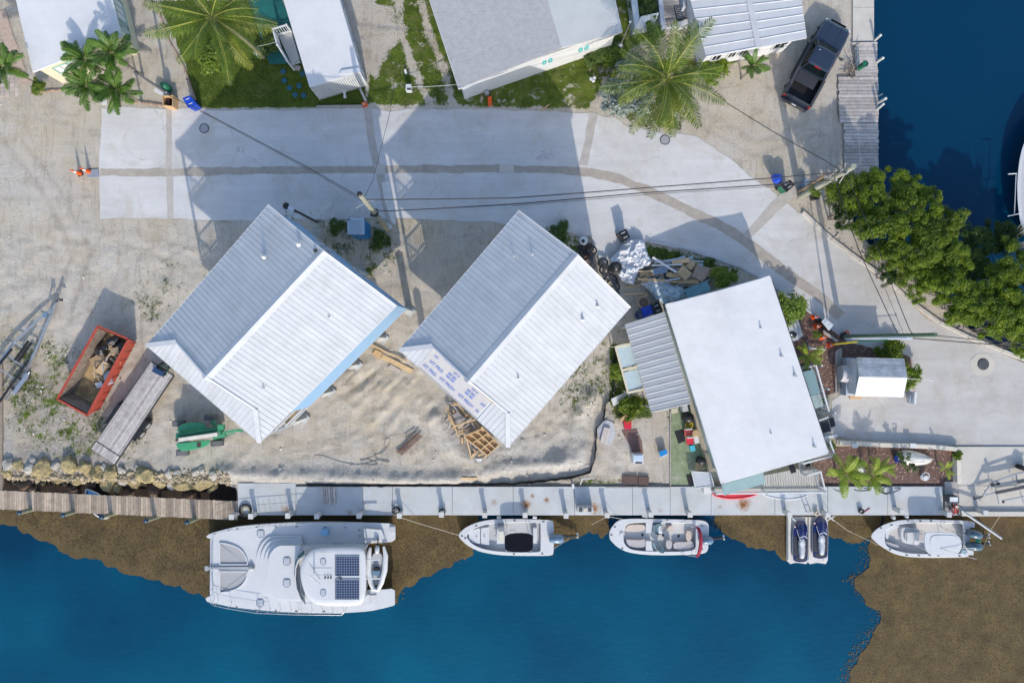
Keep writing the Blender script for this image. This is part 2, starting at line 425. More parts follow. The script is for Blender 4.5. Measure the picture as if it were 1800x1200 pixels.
def ground_material():
	m=bpy.data.materials.new('lime_rock_ground'); m.use_nodes=True
	nt=m.node_tree; n=nt.nodes; l=nt.links; bs=n['Principled BSDF']
	geo=n.new('ShaderNodeNewGeometry')
	at=n.new('ShaderNodeAttribute'); at.attribute_name='cover'
	sep=n.new('ShaderNodeSeparateColor'); l.new(at.outputs['Color'],sep.inputs[0])
	def noise(s,d=6,r=0.6,dist=0.0,vec=None):
		q=n.new('ShaderNodeTexNoise'); q.inputs['Scale'].default_value=s; q.inputs['Detail'].default_value=d; q.inputs['Roughness'].default_value=r; q.inputs['Distortion'].default_value=dist
		l.new(vec or geo.outputs['Position'],q.inputs['Vector']); return q.outputs[0]
	def ramp(v,a,b,lo=0.0,hi=1.0):
		q=n.new('ShaderNodeMapRange'); q.inputs['From Min'].default_value=a; q.inputs['From Max'].default_value=b
		q.inputs['To Min'].default_value=lo; q.inputs['To Max'].default_value=hi; l.new(v,q.inputs['Value']); return q.outputs[0]
	def mix(f,a,b,mode='MIX'):
		q=n.new('ShaderNodeMixRGB'); q.blend_type=mode
		if isinstance(f,float): q.inputs[0].default_value=f
		else: l.new(f,q.inputs[0])
		for i,c in ((1,a),(2,b)):
			if isinstance(c,tuple): q.inputs[i].default_value=c[:3]+(1,)
			else: l.new(c,q.inputs[i])
		return q.outputs[0]
	def mth(op,a,b):
		q=n.new('ShaderNodeMath'); q.operation=op
		for i,c in ((0,a),(1,b)):
			if isinstance(c,(int,float)): q.inputs[i].default_value=c
			else: l.new(c,q.inputs[i])
		return q.outputs[0]
	c=mix(ramp(noise(0.16,5,0.55),0.38,0.62),(0.50,0.43,0.32),(0.52,0.47,0.405))
	c=mix(ramp(noise(0.5,8,0.7,0.6),0.45,0.75,0,0.6),c,(0.62,0.60,0.565))
	c=mix(ramp(noise(0.9,9,0.72,0.3),0.50,0.68,0,0.7),c,(0.29,0.25,0.19))
	mp=n.new('ShaderNodeMapping'); mp.inputs['Scale'].default_value=(0.25,1.6,1); mp.inputs['Rotation'].default_value=(0,0,R(12)); l.new(geo.outputs['Position'],mp.inputs['Vector'])
	c=mix(ramp(noise(1.4,6,0.65,0.8,mp.outputs[0]),0.45,0.66,0,0.6),c,(0.54,0.505,0.46))
	mp2=n.new('ShaderNodeMapping'); mp2.inputs['Scale'].default_value=(1.5,0.2,1); mp2.inputs['Rotation'].default_value=(0,0,R(-33)); l.new(geo.outputs['Position'],mp2.inputs['Vector'])
	c=mix(ramp(noise(1.7,7,0.7,1.2,mp2.outputs[0]),0.52,0.66,0,0.5),c,(0.31,0.27,0.215))
	c=mix(ramp(at.outputs['Alpha'],0.1,1.0,0,0.8),c,mix(ramp(noise(6,6,0.7),0.35,0.65),(0.33,0.31,0.28),(0.60,0.585,0.56)))
	soil=mix(ramp(noise(2.2,7,0.7),0.35,0.65),(0.19,0.155,0.12),(0.36,0.32,0.27))
	c=mix(mth('MULTIPLY',sep.outputs[2],ramp(noise(1.2,6,0.7),0.3,0.6,0.35,1.0)),c,soil)
	vo=n.new('ShaderNodeTexVoronoi'); vo.inputs['Scale'].default_value=9.0; l.new(geo.outputs['Position'],vo.inputs['Vector'])
	grit=ramp(noise(22,5,0.75),0.3,0.7,0.70,1.28)
	c=mix(1.0,c,grit,'MULTIPLY')
	c=mix(ramp(noise(14,3,0.8),0.64,0.72,0,0.7),c,(0.62,0.60,0.57))
	c=mix(ramp(noise(11,4,0.8),0.64,0.74,0,0.7),c,(0.17,0.145,0.12))
	mul=mix(ramp(noise(16,4,0.8),0.35,0.65),(0.09,0.05,0.04),(0.27,0.18,0.15))
	c=mix(ramp(mth('ADD',sep.outputs[1],mth('MULTIPLY',ramp(noise(5,4),0,1,-0.5,0.5),0.6)),0.4,0.6),c,mul)
	gr=mix(ramp(noise(1.1,6,0.65),0.35,0.65),(0.070,0.105,0.014),(0.165,0.22,0.03))
	gr=mix(ramp(noise(9,5,0.75),0.3,0.7,0,0.55),gr,(0.035,0.055,0.015))
	gr=mix(ramp(noise(0.8,6,0.7),0.52,0.75,0,0.7),gr,(0.20,0.17,0.09))
	gf=mth('ADD',sep.outputs[0],ramp(mth('ADD',mth('MULTIPLY',noise(2.6,9,0.78),0.6),mth('MULTIPLY',noise(0.9,4,0.6),0.4)),0.25,0.75,-0.5,0.5))
	c=mix(ramp(gf,0.50,0.62),c,gr)
	l.new(c,bs.inputs['Base Color']); bs.inputs['Roughness'].default_value=0.95; bs.inputs['Specular IOR Level'].default_value=0.15
	bp=n.new('ShaderNodeBump'); bp.inputs['Strength'].default_value=0.7; bp.inputs['Distance'].default_value=0.13
	l.new(mth('ADD',noise(6,9,0.8),mth('MULTIPLY',noise(24,4,0.7),0.35)),bp.inputs['Height']); l.new(bp.outputs[0],bs.inputs['Normal'])
	return m
me=np_mesh('ground',V,F,[ground_material()],True)
ca=me.color_attributes.new('cover','FLOAT_COLOR','POINT')
ca.data.foreach_set('color',np.stack([mG,mM,mS,mP],-1).astype(np.float32).ravel())
structure(link('ground',me))
# ---------------------------------------------------------------- water
def water_material():
	m=bpy.data.materials.new('canal_water'); m.use_nodes=True
	nt=m.node_tree; n=nt.nodes; l=nt.links; bs=n['Principled BSDF']
	geo=n.new('ShaderNodeNewGeometry')
	q=n.new('ShaderNodeTexNoise'); q.inputs['Scale'].default_value=0.09; q.inputs['Detail'].default_value=5; l.new(geo.outputs['Position'],q.inputs['Vector'])
	sp=n.new('ShaderNodeSeparateXYZ'); l.new(geo.outputs['Position'],sp.inputs[0])
	mr=n.new('ShaderNodeMapRange'); mr.inputs['From Min'].default_value=-24; mr.inputs['From Max'].default_value=6; l.new(sp.outputs[1],mr.inputs['Value'])
	ad=n.new('ShaderNodeMath'); ad.operation='MULTIPLY_ADD'; ad.inputs[1].default_value=1.15; l.new(q.outputs[0],ad.inputs[0]); l.new(mr.outputs[0],ad.inputs[2])
	r=n.new('ShaderNodeValToRGB'); l.new(ad.outputs[0],r.inputs[0])
	r.color_ramp.elements[0].position=0.45; r.color_ramp.elements[0].color=(0.0010,0.082,0.145,1)
	r.color_ramp.elements[1].position=1.0; r.color_ramp.elements[1].color=(0.0005,0.030,0.072,1)
	l.new(r.outputs[0],bs.inputs['Base Color'])
	bs.inputs['Roughness'].default_value=0.12; bs.inputs['IOR'].default_value=1.33; bs.inputs['Specular IOR Level'].default_value=0.35
	w1=n.new('ShaderNodeTexNoise'); w1.inputs['Scale'].default_value=1.6; w1.inputs['Detail'].default_value=7; w1.inputs['Roughness'].default_value=0.6
	mp=n.new('ShaderNodeMapping'); mp.inputs['Scale'].default_value=(1,2.0,1); l.new(geo.outputs['Position'],mp.inputs['Vector']); l.new(mp.outputs[0],w1.inputs['Vector'])
	bp=n.new('ShaderNodeBump'); bp.inputs['Strength'].default_value=0.2; bp.inputs['Distance'].default_value=0.1
	l.new(w1.outputs[0],bp.inputs['Height']); l.new(bp.outputs[0],bs.inputs['Normal'])
	return m
WZ=-1.0
b=MB(); b.add([(-500,-500,WZ),(500,-500,WZ),(500,500,WZ),(-500,500,WZ)],[(0,1,2,3)])
structure(b.build('canal_water',water_material()))
def fractal(poly,amp,it=4,seed=1,closed=True,skip=None):
	rg=random.Random(seed); pts=[Vector((p[0],p[1])) for p in poly]
	for k in range(it):
		o=[]; n=len(pts)
		for i in range(n if closed else n-1):
			a=pts[i]; c=pts[(i+1) % n]; o.append(a)
			d=c-a
			if d.length>4: o.append((a+c)/2+Vector((-d.y,d.x)).normalized()*rg.uniform(-amp,amp)*min(1,d.length/30))
		if not closed: o.append(pts[-1])
		pts=o; amp *= 0.72
	return pts
def sheet(name,poly,z,m,kind='structure',tri=True):
	"""flat sheet at height z whose outline is given in photo pixels"""
	from mathutils.geometry import tessellate_polygon
	vs=[P(p[0],p[1],z) for p in poly]
	b=MB(); fs=tessellate_polygon([vs])
	out=[]
	for f in fs:
		a,c,d=(vs[i] for i in f)
		out.append(f if (c-a).cross(d-a).z>0 else f[::-1])
	b.add(vs,out)
	o=b.build(name,m)
	if kind: o['kind']=kind
	return o
def weed_material():
	m=mat('floating_sargassum',(0.096,0.066,0.024),0.95,var=0.35,scale=0.8,bump=0.5,bscale=18,stain=(0.07,0.045,0.024),stain_amt=0.8)
	nt=m.node_tree; n=nt.nodes; l=nt.links
	hs=[x for x in n if x.bl_idname=='ShaderNodeHueSaturation'][0]
	geo=[x for x in n if x.bl_idname=='ShaderNodeNewGeometry'][0]
	bs=n['Principled BSDF']; old=bs.inputs['Base Color'].links[0].from_socket
	q=n.new('ShaderNodeTexNoise'); q.inputs['Scale'].default_value=16; q.inputs['Detail'].default_value=6; q.inputs['Roughness'].default_value=0.8; l.new(geo.outputs['Position'],q.inputs['Vector'])
	r=n.new('ShaderNodeMapRange'); r.inputs['From Min'].default_value=0.38; r.inputs['From Max'].default_value=0.62; r.inputs['To Min'].default_value=0.72; r.inputs['To Max'].default_value=1.32
	l.new(q.outputs[0],r.inputs['Value'])
	mx=n.new('ShaderNodeMixRGB'); mx.blend_type='MULTIPLY'; mx.inputs[0].default_value=1; l.new(old,mx.inputs[1]); l.new(r.outputs[0],mx.inputs[2])
	l.new(mx.outputs[0],bs.inputs['Base Color'])
	return m
M_weed=weed_material()
W1=[(-900,880),(0,880),(416,900),(420,890),(700,890),(838,890),(842,920),(836,945),(832,975),(818,984),(800,986),(775,1000),(735,1020),(712,1030),(700,1060),(560,1068),(365,1056),(330,1041),(300,1029),(265,1019),
	  (235,1011),(205,998),(180,986),(150,979),(120,974),(90,955),(55,940),(30,924),(0,922),(-200,900),(-900,930)]
W2=[(940,890),(1074,890),(1070,935),(1060,946),(1050,936),(1035,934),(1010,946),(985,951),(972,978),(955,960)]
W3=[(1248,890),(1560,890),(1545,925),(1533,945),(1520,948),(1500,956),(1480,946),(1455,940),(1440,960),(1388,988),(1362,966),(1330,965),(1300,951),(1270,935),(1256,915)]
W4=[(1555,890),(2900,890),(2900,2000),(1440,2000),(1490,1250),(1492,1200),(1502,1168),(1512,1148),(1530,1125),(1547,1095),(1546,1072),(1520,1060),(1510,1040),(1502,1022),(1520,1003),(1530,985),(1528,955),(1545,930)]
for i,(w,lab) in enumerate(((W1,'brown floating seaweed mat under the wooden pier and round the catamaran'),(W2,'small brown seaweed patch between the two white powerboats at the quay'),
							  (W3,'brown seaweed patch round the floating jet ski docks'),(W4,'large brown seaweed mat filling the water under the twin-engine boat'))):
	o=sheet('floating_seaweed',fractal(w,7,5,11+i),WZ+0.02+0.004*i,M_weed,'stuff')
	tag(o,lab,'seaweed',kind='stuff')
# ---------------------------------------------------------------- road, trench strips, manholes
def road_material():
	m=mat('lime_concrete_road',(0.535,0.53,0.525),0.9,var=0.06,scale=0.5,bump=0.35,bscale=18,stain=(0.41,0.395,0.37),stain_amt=0.8)
	nt=m.node_tree; n=nt.nodes; l=nt.links; bs=n['Principled BSDF']
	geo=[x for x in n if x.bl_idname=='ShaderNodeNewGeometry'][0]
	old=bs.inputs['Base Color'].links[0].from_socket
	def noise(s,d,r,dist=0,vec=None):
		q=n.new('ShaderNodeTexNoise'); q.inputs['Scale'].default_value=s; q.inputs['Detail'].default_value=d; q.inputs['Roughness'].default_value=r; q.inputs['Distortion'].default_value=dist
		l.new(vec or geo.outputs['Position'],q.inputs['Vector']); return q.outputs[0]
	mp=n.new('ShaderNodeMapping'); mp.inputs['Scale'].default_value=(0.12,1.0,1); l.new(geo.outputs['Position'],mp.inputs['Vector'])
	def rp(v,a,b,lo,hi):
		q=n.new('ShaderNodeMapRange'); q.inputs['From Min'].default_value=a; q.inputs['From Max'].default_value=b; q.inputs['To Min'].default_value=lo; q.inputs['To Max'].default_value=hi
		l.new(v,q.inputs['Value']); return q.outputs[0]
	a=rp(noise(1.1,7,0.7,0.5,mp.outputs[0]),0.3,0.7,0.90,1.09)
	b_=rp(noise(26,4,0.8),0.3,0.7,0.93,1.07)
	mu=n.new('ShaderNodeMath'); mu.operation='MULTIPLY'; l.new(a,mu.inputs[0]); l.new(b_,mu.inputs[1])
	mx=n.new('ShaderNodeMixRGB'); mx.blend_type='MULTIPLY'; mx.inputs[0].default_value=1; l.new(old,mx.inputs[1]); l.new(mu.outputs[0],mx.inputs[2])
	m9=n.new('ShaderNodeMixRGB'); l.new(rp(noise(0.42,9,0.72,0.6),0.52,0.66,0,0.55),m9.inputs[0]); l.new(mx.outputs[0],m9.inputs[1]); m9.inputs[2].default_value=(0.43,0.39,0.33,1); mx=m9
	sp=n.new('ShaderNodeSeparateXYZ'); l.new(geo.outputs['Position'],sp.inputs[0])
	ea=n.new('ShaderNodeMath'); ea.operation='MULTIPLY_ADD'; ea.inputs[1].default_value=5; l.new(noise(0.3,6,0.7),ea.inputs[0]); l.new(sp.outputs[0],ea.inputs[2])
	m2=n.new('ShaderNodeMixRGB'); m2.blend_type='MULTIPLY'; l.new(rp(ea.outputs[0],20,26,0,1),m2.inputs[0]); l.new(mx.outputs[0],m2.inputs[1]); m2.inputs[2].default_value=(0.84,0.82,0.79,1)
	vo=n.new('ShaderNodeTexVoronoi'); vo.feature='DISTANCE_TO_EDGE'; vo.inputs['Scale'].default_value=0.32
	wob=n.new('ShaderNodeTexNoise'); wob.inputs['Scale'].default_value=1.3; wob.inputs['Detail'].default_value=6; l.new(geo.outputs['Position'],wob.inputs['Vector'])
	av=n.new('ShaderNodeVectorMath'); av.operation='ADD'; l.new(geo.outputs['Position'],av.inputs[0]); l.new(wob.outputs['Color'],av.inputs[1]); l.new(av.outputs[0],vo.inputs['Vector'])
	cr=n.new('ShaderNodeMath'); cr.operation='MULTIPLY'; l.new(rp(vo.outputs['Distance'],0.0,0.012,0.42,0),cr.inputs[0]); l.new(rp(noise(0.35,4,0.6),0.5,0.6,0,1),cr.inputs[1])
	m3=n.new('ShaderNodeMixRGB'); l.new(cr.outputs[0],m3.inputs[0]); l.new(m2.outputs[0],m3.inputs[1]); m3.inputs[2].default_value=(0.22,0.20,0.18,1)
	l.new(m3.outputs[0],bs.inputs['Base Color'])
	return m
M_road=road_material()
def jag(pts,w,seed,amp=2.2,step=6,taper=False):
	"""strip of width w (px) along a polyline with ragged edges"""
	rg=random.Random(seed); L=[]; Rr=[]
	line=[]
	for (a,c) in zip(pts[:-1],pts[1:]):
		a=Vector(a); c=Vector(c); k=max(1,int((c-a).length/step))
		line+=[a.lerp(c,i/k) for i in range(k)]
	line.append(Vector(pts[-1]))
	o1=o2=0
	for i,p in enumerate(line):
		d=(line[min(i+1,len(line)-1)]-line[max(i-1,0)]).normalized(); nn=Vector((-d.y,d.x))
		o1=o1*0.72+rg.uniform(-amp,amp)*0.6; o2=o2*0.72+rg.uniform(-amp,amp)*0.6
		ww=w(i/(len(line)-1)) if callable(w) else w
		L.append(p+nn*(ww/2+o1)); Rr.append(p-nn*(ww/2+o2))
	return L,Rr
def strip(name,pts,w,z,m,seed=1,amp=2.2):
	L,Rr=jag(pts,w,seed,amp); n=len(L); b=MB()
	vs=[P(p.x,p.y,z) for p in L]+[P(p.x,p.y,z) for p in Rr]
	b.add(vs,[(i,i+1,n+i+1,n+i) for i in range(n-1)])
	me=b.mesh(name,m)
	if me.polygons[0].normal.z<0: me.flip_normals()
	return structure(link(name,me))
sheet('road',fractal(ROAD,3.0,4,5),0.016,M_road)
M_trench=mat('trench_backfill',(0.37,0.33,0.285),0.95,var=0.14,scale=2,bump=0.5,bscale=25,stain=(0.27,0.235,0.20),stain_amt=0.5)
M_trench2=mat('trench_mortar',(0.42,0.39,0.355),0.95,var=0.12,scale=2,bump=0.5,bscale=25)
strip('trench_patch',[(176,303),(300,303),(400,300),(520,299),(700,297),(900,297),(990,299),(1040,304),(1090,315),(1150,340),(1200,365),(1260,393),(1300,417),(1345,452),(1395,490),(1440,520),(1478,556)],
	  lambda t: 13+5*min(1,max(0,(t-0.5)*3)),0.020,M_trench,3,1.8)
strip('trench_patch',[(297,190),(297,296)],10,0.024,M_trench2,4,0.5)
strip('trench_patch',[(298,309),(300,385)],11,0.024,M_trench2,5,0.6)
strip('trench_patch',[(645,188),(652,240),(662,290)],13,0.024,M_trench2,6,0.8)
strip('trench_patch',[(668,304),(676,350),(690,392)],15,0.024,M_trench2,7,1.4)
strip('trench_patch',[(1043,198),(1034,250),(1024,290)],lambda t: 15,0.024,M_trench2,8,1.2)
strip('trench_patch',[(1392,335),(1360,366),(1330,398),(1312,415)],lambda t: 22-8*t,0.024,M_trench2,9,1.0)
b=MB(); b.prism([P(x,y,.03) for x,y in ((659,289),(677,289),(677,306),(659,306))],0,0.034)
tag(b.build('concrete_pad',M_conc2),'small square concrete pad set in the trench crossing beside the utility pole','utility cover')
b=MB(); b.prism([P(x,y,.03) for x,y in ((878,290),(903,290),(903,304),(878,304))],0,0.034)
tag(b.build('concrete_pad',M_conc2),'small rectangular concrete pad in the trench strip, middle of the road','utility cover')
b=MB(); b.add([P(x,y,0.028) for x,y in ((671,321),(675,349),(690,395),(696,395),(690,350),(684,318))],[(0,1,2,3,4,5)])
structure(b.build('white_mortar_patch',mat('white_mortar',(0.62,0.61,0.59),0.9)))
M_redpaint=mat('faded_red_paint',(0.44,0.36,0.42),0.9)
b=MB(); rg=random.Random(3)
for k in range(16):
	x=941+rg.uniform(0,30); y=270+rg.uniform(-5,10)-(x-941)*0.05; w_=rg.uniform(3,9)
	b.add([P(x,y,0.027+k*0.0002),P(x+w_,y+1.6,0.027+k*0.0002),P(x+w_-1.5,y+3,0.027+k*0.0002),P(x+0.5,y+1.5,0.027+k*0.0002)],[(3,2,1,0)])
structure(b.build('survey_paint',M_redpaint))
M_iron=mat('cast_iron',(0.20,0.20,0.21),0.6,metal=0.4,var=0.25,scale=30)
def manhole(px,py,r,label,ribs=0):
	c=P(px,py,0.02); t=thing('manhole_cover',label,'manhole cover',c)
	b=MB(); b.torus(c+Vector((0,0,0.015)),r,0.025,24,6,zscale=0.8); b.build('frame',M_darkmetal,t)
	b=MB(); b.lathe(c,[(r*0.95,0.0),(r*0.95,0.014),(r*0.9,0.022)],24); b.build('lid',M_iron if ribs else mat('pale_iron',(0.36,0.36,0.37),0.6,metal=0.3,var=0.2,scale=14),t)
	if ribs:
		b=MB()
		for k in range(ribs):
			y=r*(-0.72+1.44*k/(ribs-1)); hw=math.sqrt(max(0.01,(0.88*r) ** 2-y*y))
			b.box(c+Vector((0,y,0.027)),(2*hw,r*0.12,0.02))
		b.build('rib',M_darkmetal,t)
	return t
manhole(359,226,0.30,'round manhole cover at the road edge below the cream house drive')
manhole(1169,246,0.31,'round manhole cover in pale road below the big coconut palm')
oct_=[(1727+23*math.cos(R(22+45*k)),641+21*math.sin(R(22+45*k))) for k in range(8)]
b=MB(); b.prism([P(x,y,0.03) for x,y in oct_],0,0.03)
tag(b.build('manhole_collar',M_conc2,None,0.01),'octagonal concrete collar round the ribbed manhole at the east end','concrete collar')
o_=manhole(1728,640,0.36,'ribbed iron manhole cover in the octagonal concrete collar',6); o_.location.z+=0.012
# ---------------------------------------------------------------- kerb along the mangroves
def kerb(line,w,h,name,label,cat,m,z0=-0.1,nlen=42):
	t=thing(name,label,cat,P(line[0][0],line[0][1],0))
	pts=[]
	for a,c in zip(line[:-1],line[1:]):
		a=Vector(a); c=Vector(c); k=max(1,round((c-a).length/nlen))
		pts+=[a.lerp(c,i/k) for i in range(k)]
	pts.append(Vector(line[-1]))
	for a,c in zip(pts[:-1],pts[1:]):
		d=(c-a).normalized()*0.3
		b=MB(); p0=P(a.x+d.x,a.y+d.y,0); p1=P(c.x-d.x,c.y-d.y,0)
		b.bar(p0+Vector((0,0,(h+z0)/2)),p1+Vector((0,0,(h+z0)/2)),w,h-z0)
		b.build('kerb_stone',m,t,0.012)
	return t
M_kerb=mat('kerb_concrete',(0.50,0.47,0.42),0.9,var=0.12,scale=2,bump=0.4,bscale=20,rnd=0.07,stain=(0.25,0.22,0.18),stain_amt=0.6)
kerb([(1410,373),(1460,420),(1510,458),(1552,487),(1600,530),(1650,567),(1700,592),(1760,616),(1860,655)],0.22,0.16,'road_kerb','long pale concrete kerb along the mangrove side of the road','kerb',M_kerb)
kerb([(1140,424),(1200,436),(1300,469),(1355,500),(1400,531),(1470,584),(1492,600)],0.14,0.10,'road_kerb','thin grey kerb between the road and the white-roofed house garden','kerb',M_conc)
# ---------------------------------------------------------------- quay
def quay_material():
	m=mat('stained_quay_concrete',(0.44,0.46,0.47),0.85,var=0.10,scale=0.9,bump=0.3,bscale=25,stain=(0.45,0.43,0.37),stain_amt=0.7)
	nt=m.node_tree; n=nt.nodes; l=nt.links; bs=n['Principled BSDF']
	geo=[x for x in n if x.bl_idname=='ShaderNodeNewGeometry'][0]
	cur=bs.inputs['Base Color'].links[0].from_socket
	q=n.new('ShaderNodeTexNoise'); q.inputs['Scale'].default_value=5; q.inputs['Detail'].default_value=5; l.new(geo.outputs['Position'],q.inputs['Vector'])
	for px,py,r,s in ((924,886,0.42,1.0),(961,879,0.26,0.9),(1044,893,0.5,1.0),(1307,886,0.55,1.0),(503,896,0.5,0.55),(936,872,0.2,0.8),(640,884,0.2,0.4),(868,882,0.35,0.35),(1266,890,0.15,0.7),(615,900,0.3,0.4),(1160,897,0.2,0.3)):
		c=P(px,py,0.12)
		d=n.new('ShaderNodeVectorMath'); d.operation='DISTANCE'; l.new(geo.outputs['Position'],d.inputs[0]); d.inputs[1].default_value=c
		a=n.new('ShaderNodeMath'); a.operation='MULTIPLY_ADD'; a.inputs[1].default_value=r*1.2; l.new(q.outputs[0],a.inputs[0]); l.new(d.outputs['Value'],a.inputs[2])
		k=n.new('ShaderNodeMapRange'); k.inputs['From Min'].default_value=r*0.75; k.inputs['From Max'].default_value=r*1.6; k.inputs['To Min'].default_value=s; k.inputs['To Max'].default_value=0; l.new(a.outputs[0],k.inputs['Value'])
		x=n.new('ShaderNodeMixRGB'); l.new(k.outputs[0],x.inputs[0]); l.new(cur,x.inputs[1]); x.inputs[2].default_value=(0.27,0.12,0.035,1); cur=x.outputs[0]
		k2=n.new('ShaderNodeMapRange'); k2.inputs['From Min'].default_value=r*0.35; k2.inputs['From Max'].default_value=r*1.0; k2.inputs['To Min'].default_value=s*0.9; k2.inputs['To Max'].default_value=0; l.new(a.outputs[0],k2.inputs['Value'])
		x=n.new('ShaderNodeMixRGB'); l.new(k2.outputs[0],x.inputs[0]); l.new(cur,x.inputs[1]); x.inputs[2].default_value=(0.07,0.03,0.02,1); cur=x.outputs[0]
	l.new(cur,bs.inputs['Base Color'])
	return m
M_quay=quay_material()
t=bpy.data.objects.new('quay',None); COL.objects.link(t); t.location=P(418,905,0); structure(t)
xs=[418,520,638,690,795,902,1010,1112,1178,1250,1362,1455,1560,1658]
for k,(a,c) in enumerate(zip(xs[:-1],xs[1:])):
	b=MB(); ytop=849 if c<=540 else 855
	q=[P(a+0.35,ytop,0.12),P(c-0.35,ytop,0.12),P(c-0.35,905,0.12),P(a+0.35,905,0.12)]
	b.prism([(v.x,v.y) for v in q],-0.25,0.12+0.006*(k % 3))
	b.build('concrete_slab',M_quay,t,0.015)
b=MB(); q=[P(418,856,-0.2),P(1658,856,-0.2),P(1658,904,-0.2),P(418,904,-0.2)]
b.prism([(v.x,v.y) for v in q],-3,-0.26); b.build('seawall',M_conc,t)
t=bpy.data.objects.new('boat_yard_pavement',None); COL.objects.link(t); t.location=P(1662,905,0); structure(t)
for poly in ([(1676,785),(2300,785),(2300,852.5),(1676,852.5)],[(1686,853.3),(2300,853.3),(2300,903),(1686,903)],[(1661,846),(1675,846),(1685.3,853.3),(1685.3,905),(1661,905)]):
	b=MB(); q=[P(x,y,0.1) for x,y in poly]; b.prism([(v.x,v.y) for v in q],-0.4,0.10 if poly[0][0] != 1661 else 0.14)
	b.build('concrete_slab',M_conc2 if poly[0][0] != 1661 else M_greywood,t,0.012)
b=MB(); q=[P(x,y,0) for x,y in ((1686,897),(2300,897),(2300,905),(1686,905))]; b.prism([(v.x,v.y) for v in q],0.11,0.30); b.build('seawall_cap',M_conc2,t,0.01)
b=MB(); q=[P(x,y,0) for x,y in ((1661,848),(2300,848),(2300,904),(1661,904))]; b.prism([(v.x,v.y) for v in q],-3,-0.41); b.build('seawall',M_conc2,t)
t=bpy.data.objects.new('canal_wall',None); COL.objects.link(t); t.location=P(1537,75,0); structure(t)
for k in range(3):
	b=MB(); y0=74-60*k
	q=[P(x,y,0) for x,y in ((1498,y0-59.3),(1535,y0-59.3),(1535,y0),(1498,y0))]; b.prism([(v.x,v.y) for v in q],-2,0.10)
	b.build('concrete_slab',M_conc2,t,0.01)
b=MB(); q=[P(x,y,0) for x,y in ((1519,-500),(1537,-500),(1537,74.6),(1545,74.6),(1545,318),(1530,318))]; b.prism([(v.x,v.y) for v in q],-3,-0.35); b.build('seawall',M_conc2,t)
kerb([(1470,776),(1540,780),(1600,782),(1640,784),(1678,788),(1679,846)],0.28,0.45,'garden_wall','low cream wall between the mulch bed and the grey drive','wall',mat('cream_wall',(0.58,0.54,0.46),0.85,var=0.1,stain=(0.35,0.32,0.27),stain_amt=0.5),nlen=60)
sheet('green_patio',fractal([(1178,722),(1212,716),(1252,852),(1178,853)],0.5,2,4),0.05,mat('worn_green_paint',(0.20,0.245,0.145),0.9,var=0.25,scale=2.5,stain=(0.38,0.37,0.33),stain_amt=0.95))
b=MB(); b.bar(P(1178,722,.03),P(1178,856,.03),0.06,0.16); tag(b.build('timber_edging',M_greywood),'thin timber edging between the sand yard and the green patio','edging')
b=MB(); b.bar(P(1064,856,.05),P(1178,856,.05),0.08,0.2); tag(b.build('timber_edging',M_greywood),'timber edging between the sand yard and the grey quay','edging')
# ---------------------------------------------------------------- buildings
def lerp(a,b,t): return a+(b-a)*t
def wall_window(parent,c,along,out,w,h,M_fr,M_pane,name='window',bars=1):
	"""a framed window standing 3 cm proud of the wall at c"""
	along=Vector(along).normalized(); out=Vector(out).normalized(); up=Vector((0,0,1))
	o=[c+along*sx*w/2+up*sz*h/2+out*0.03 for sx,sz in ((-1,-1),(1,-1),(1,1),(-1,1))]
	b=MB()
	for i in range(4):
		b.bar(o[i],o[(i+1) % 4],0.07,0.07)
	for k in range(bars):
		f=(k+1)/(bars+1)
		b.bar(lerp(o[0],o[1],f),lerp(o[3],o[2],f),0.035,0.035)
	fr=b.build(name,M_fr,parent)
	b=MB(); q=[lerp(c,p,0.93)-out*0.012 for p in o]
	b.add(q+[p-out*0.015 for p in q],[(0,1,2,3),(7,6,5,4),(0,4,5,1),(1,5,6,2),(2,6,7,3),(3,7,4,0)])
	b.build('pane',M_pane,fr)
	return fr
def roof_panel(parent,m,tl,tr,bl,br,rib=0.028,th=0.018,ribw=0.045):
	"""one sheet of roofing between four corners, with a raised seam on its left edge"""
	b=MB(); up=Vector((0,0,1))
	g=(tr-tl).normalized()*0.002 if (tr-tl).length>0.02 else (br-bl).normalized()*0.002
	q=[tl+g,tr-g,br-g,bl+g]
	b.add(q+[p-up*th for p in q],[(3,2,1,0),(4,5,6,7),(0,1,5,4),(1,2,6,5),(2,3,7,6),(3,0,4,7)])
	d=(br-bl).normalized()*ribw
	b.add([tl,tl+d/2+up*rib,tl+d,bl,bl+d/2+up*rib,bl+d],[(0,1,4,3),(1,2,5,4),(0,2,1),(3,4,5)])
	me=b.mesh('roof_panel',m)
	n=sum((p.normal.z for p in me.polygons if abs(p.normal.z)>.5),0)
	off=world_loc(parent)
	for v in me.vertices: v.co-=off
	return link('roof_panel',me,parent)
def vent_pipe(parent,p,r=0.05,h=0.35,m=None):
	b=MB(); b.lathe(p,[(r*2.4,-0.08),(r*1.2,0.06),(r,0.08),(r,h),(r*0.7,h),(r*0.7,h-0.1)],10)
	return b.build('vent_pipe',m or M_white,parent)
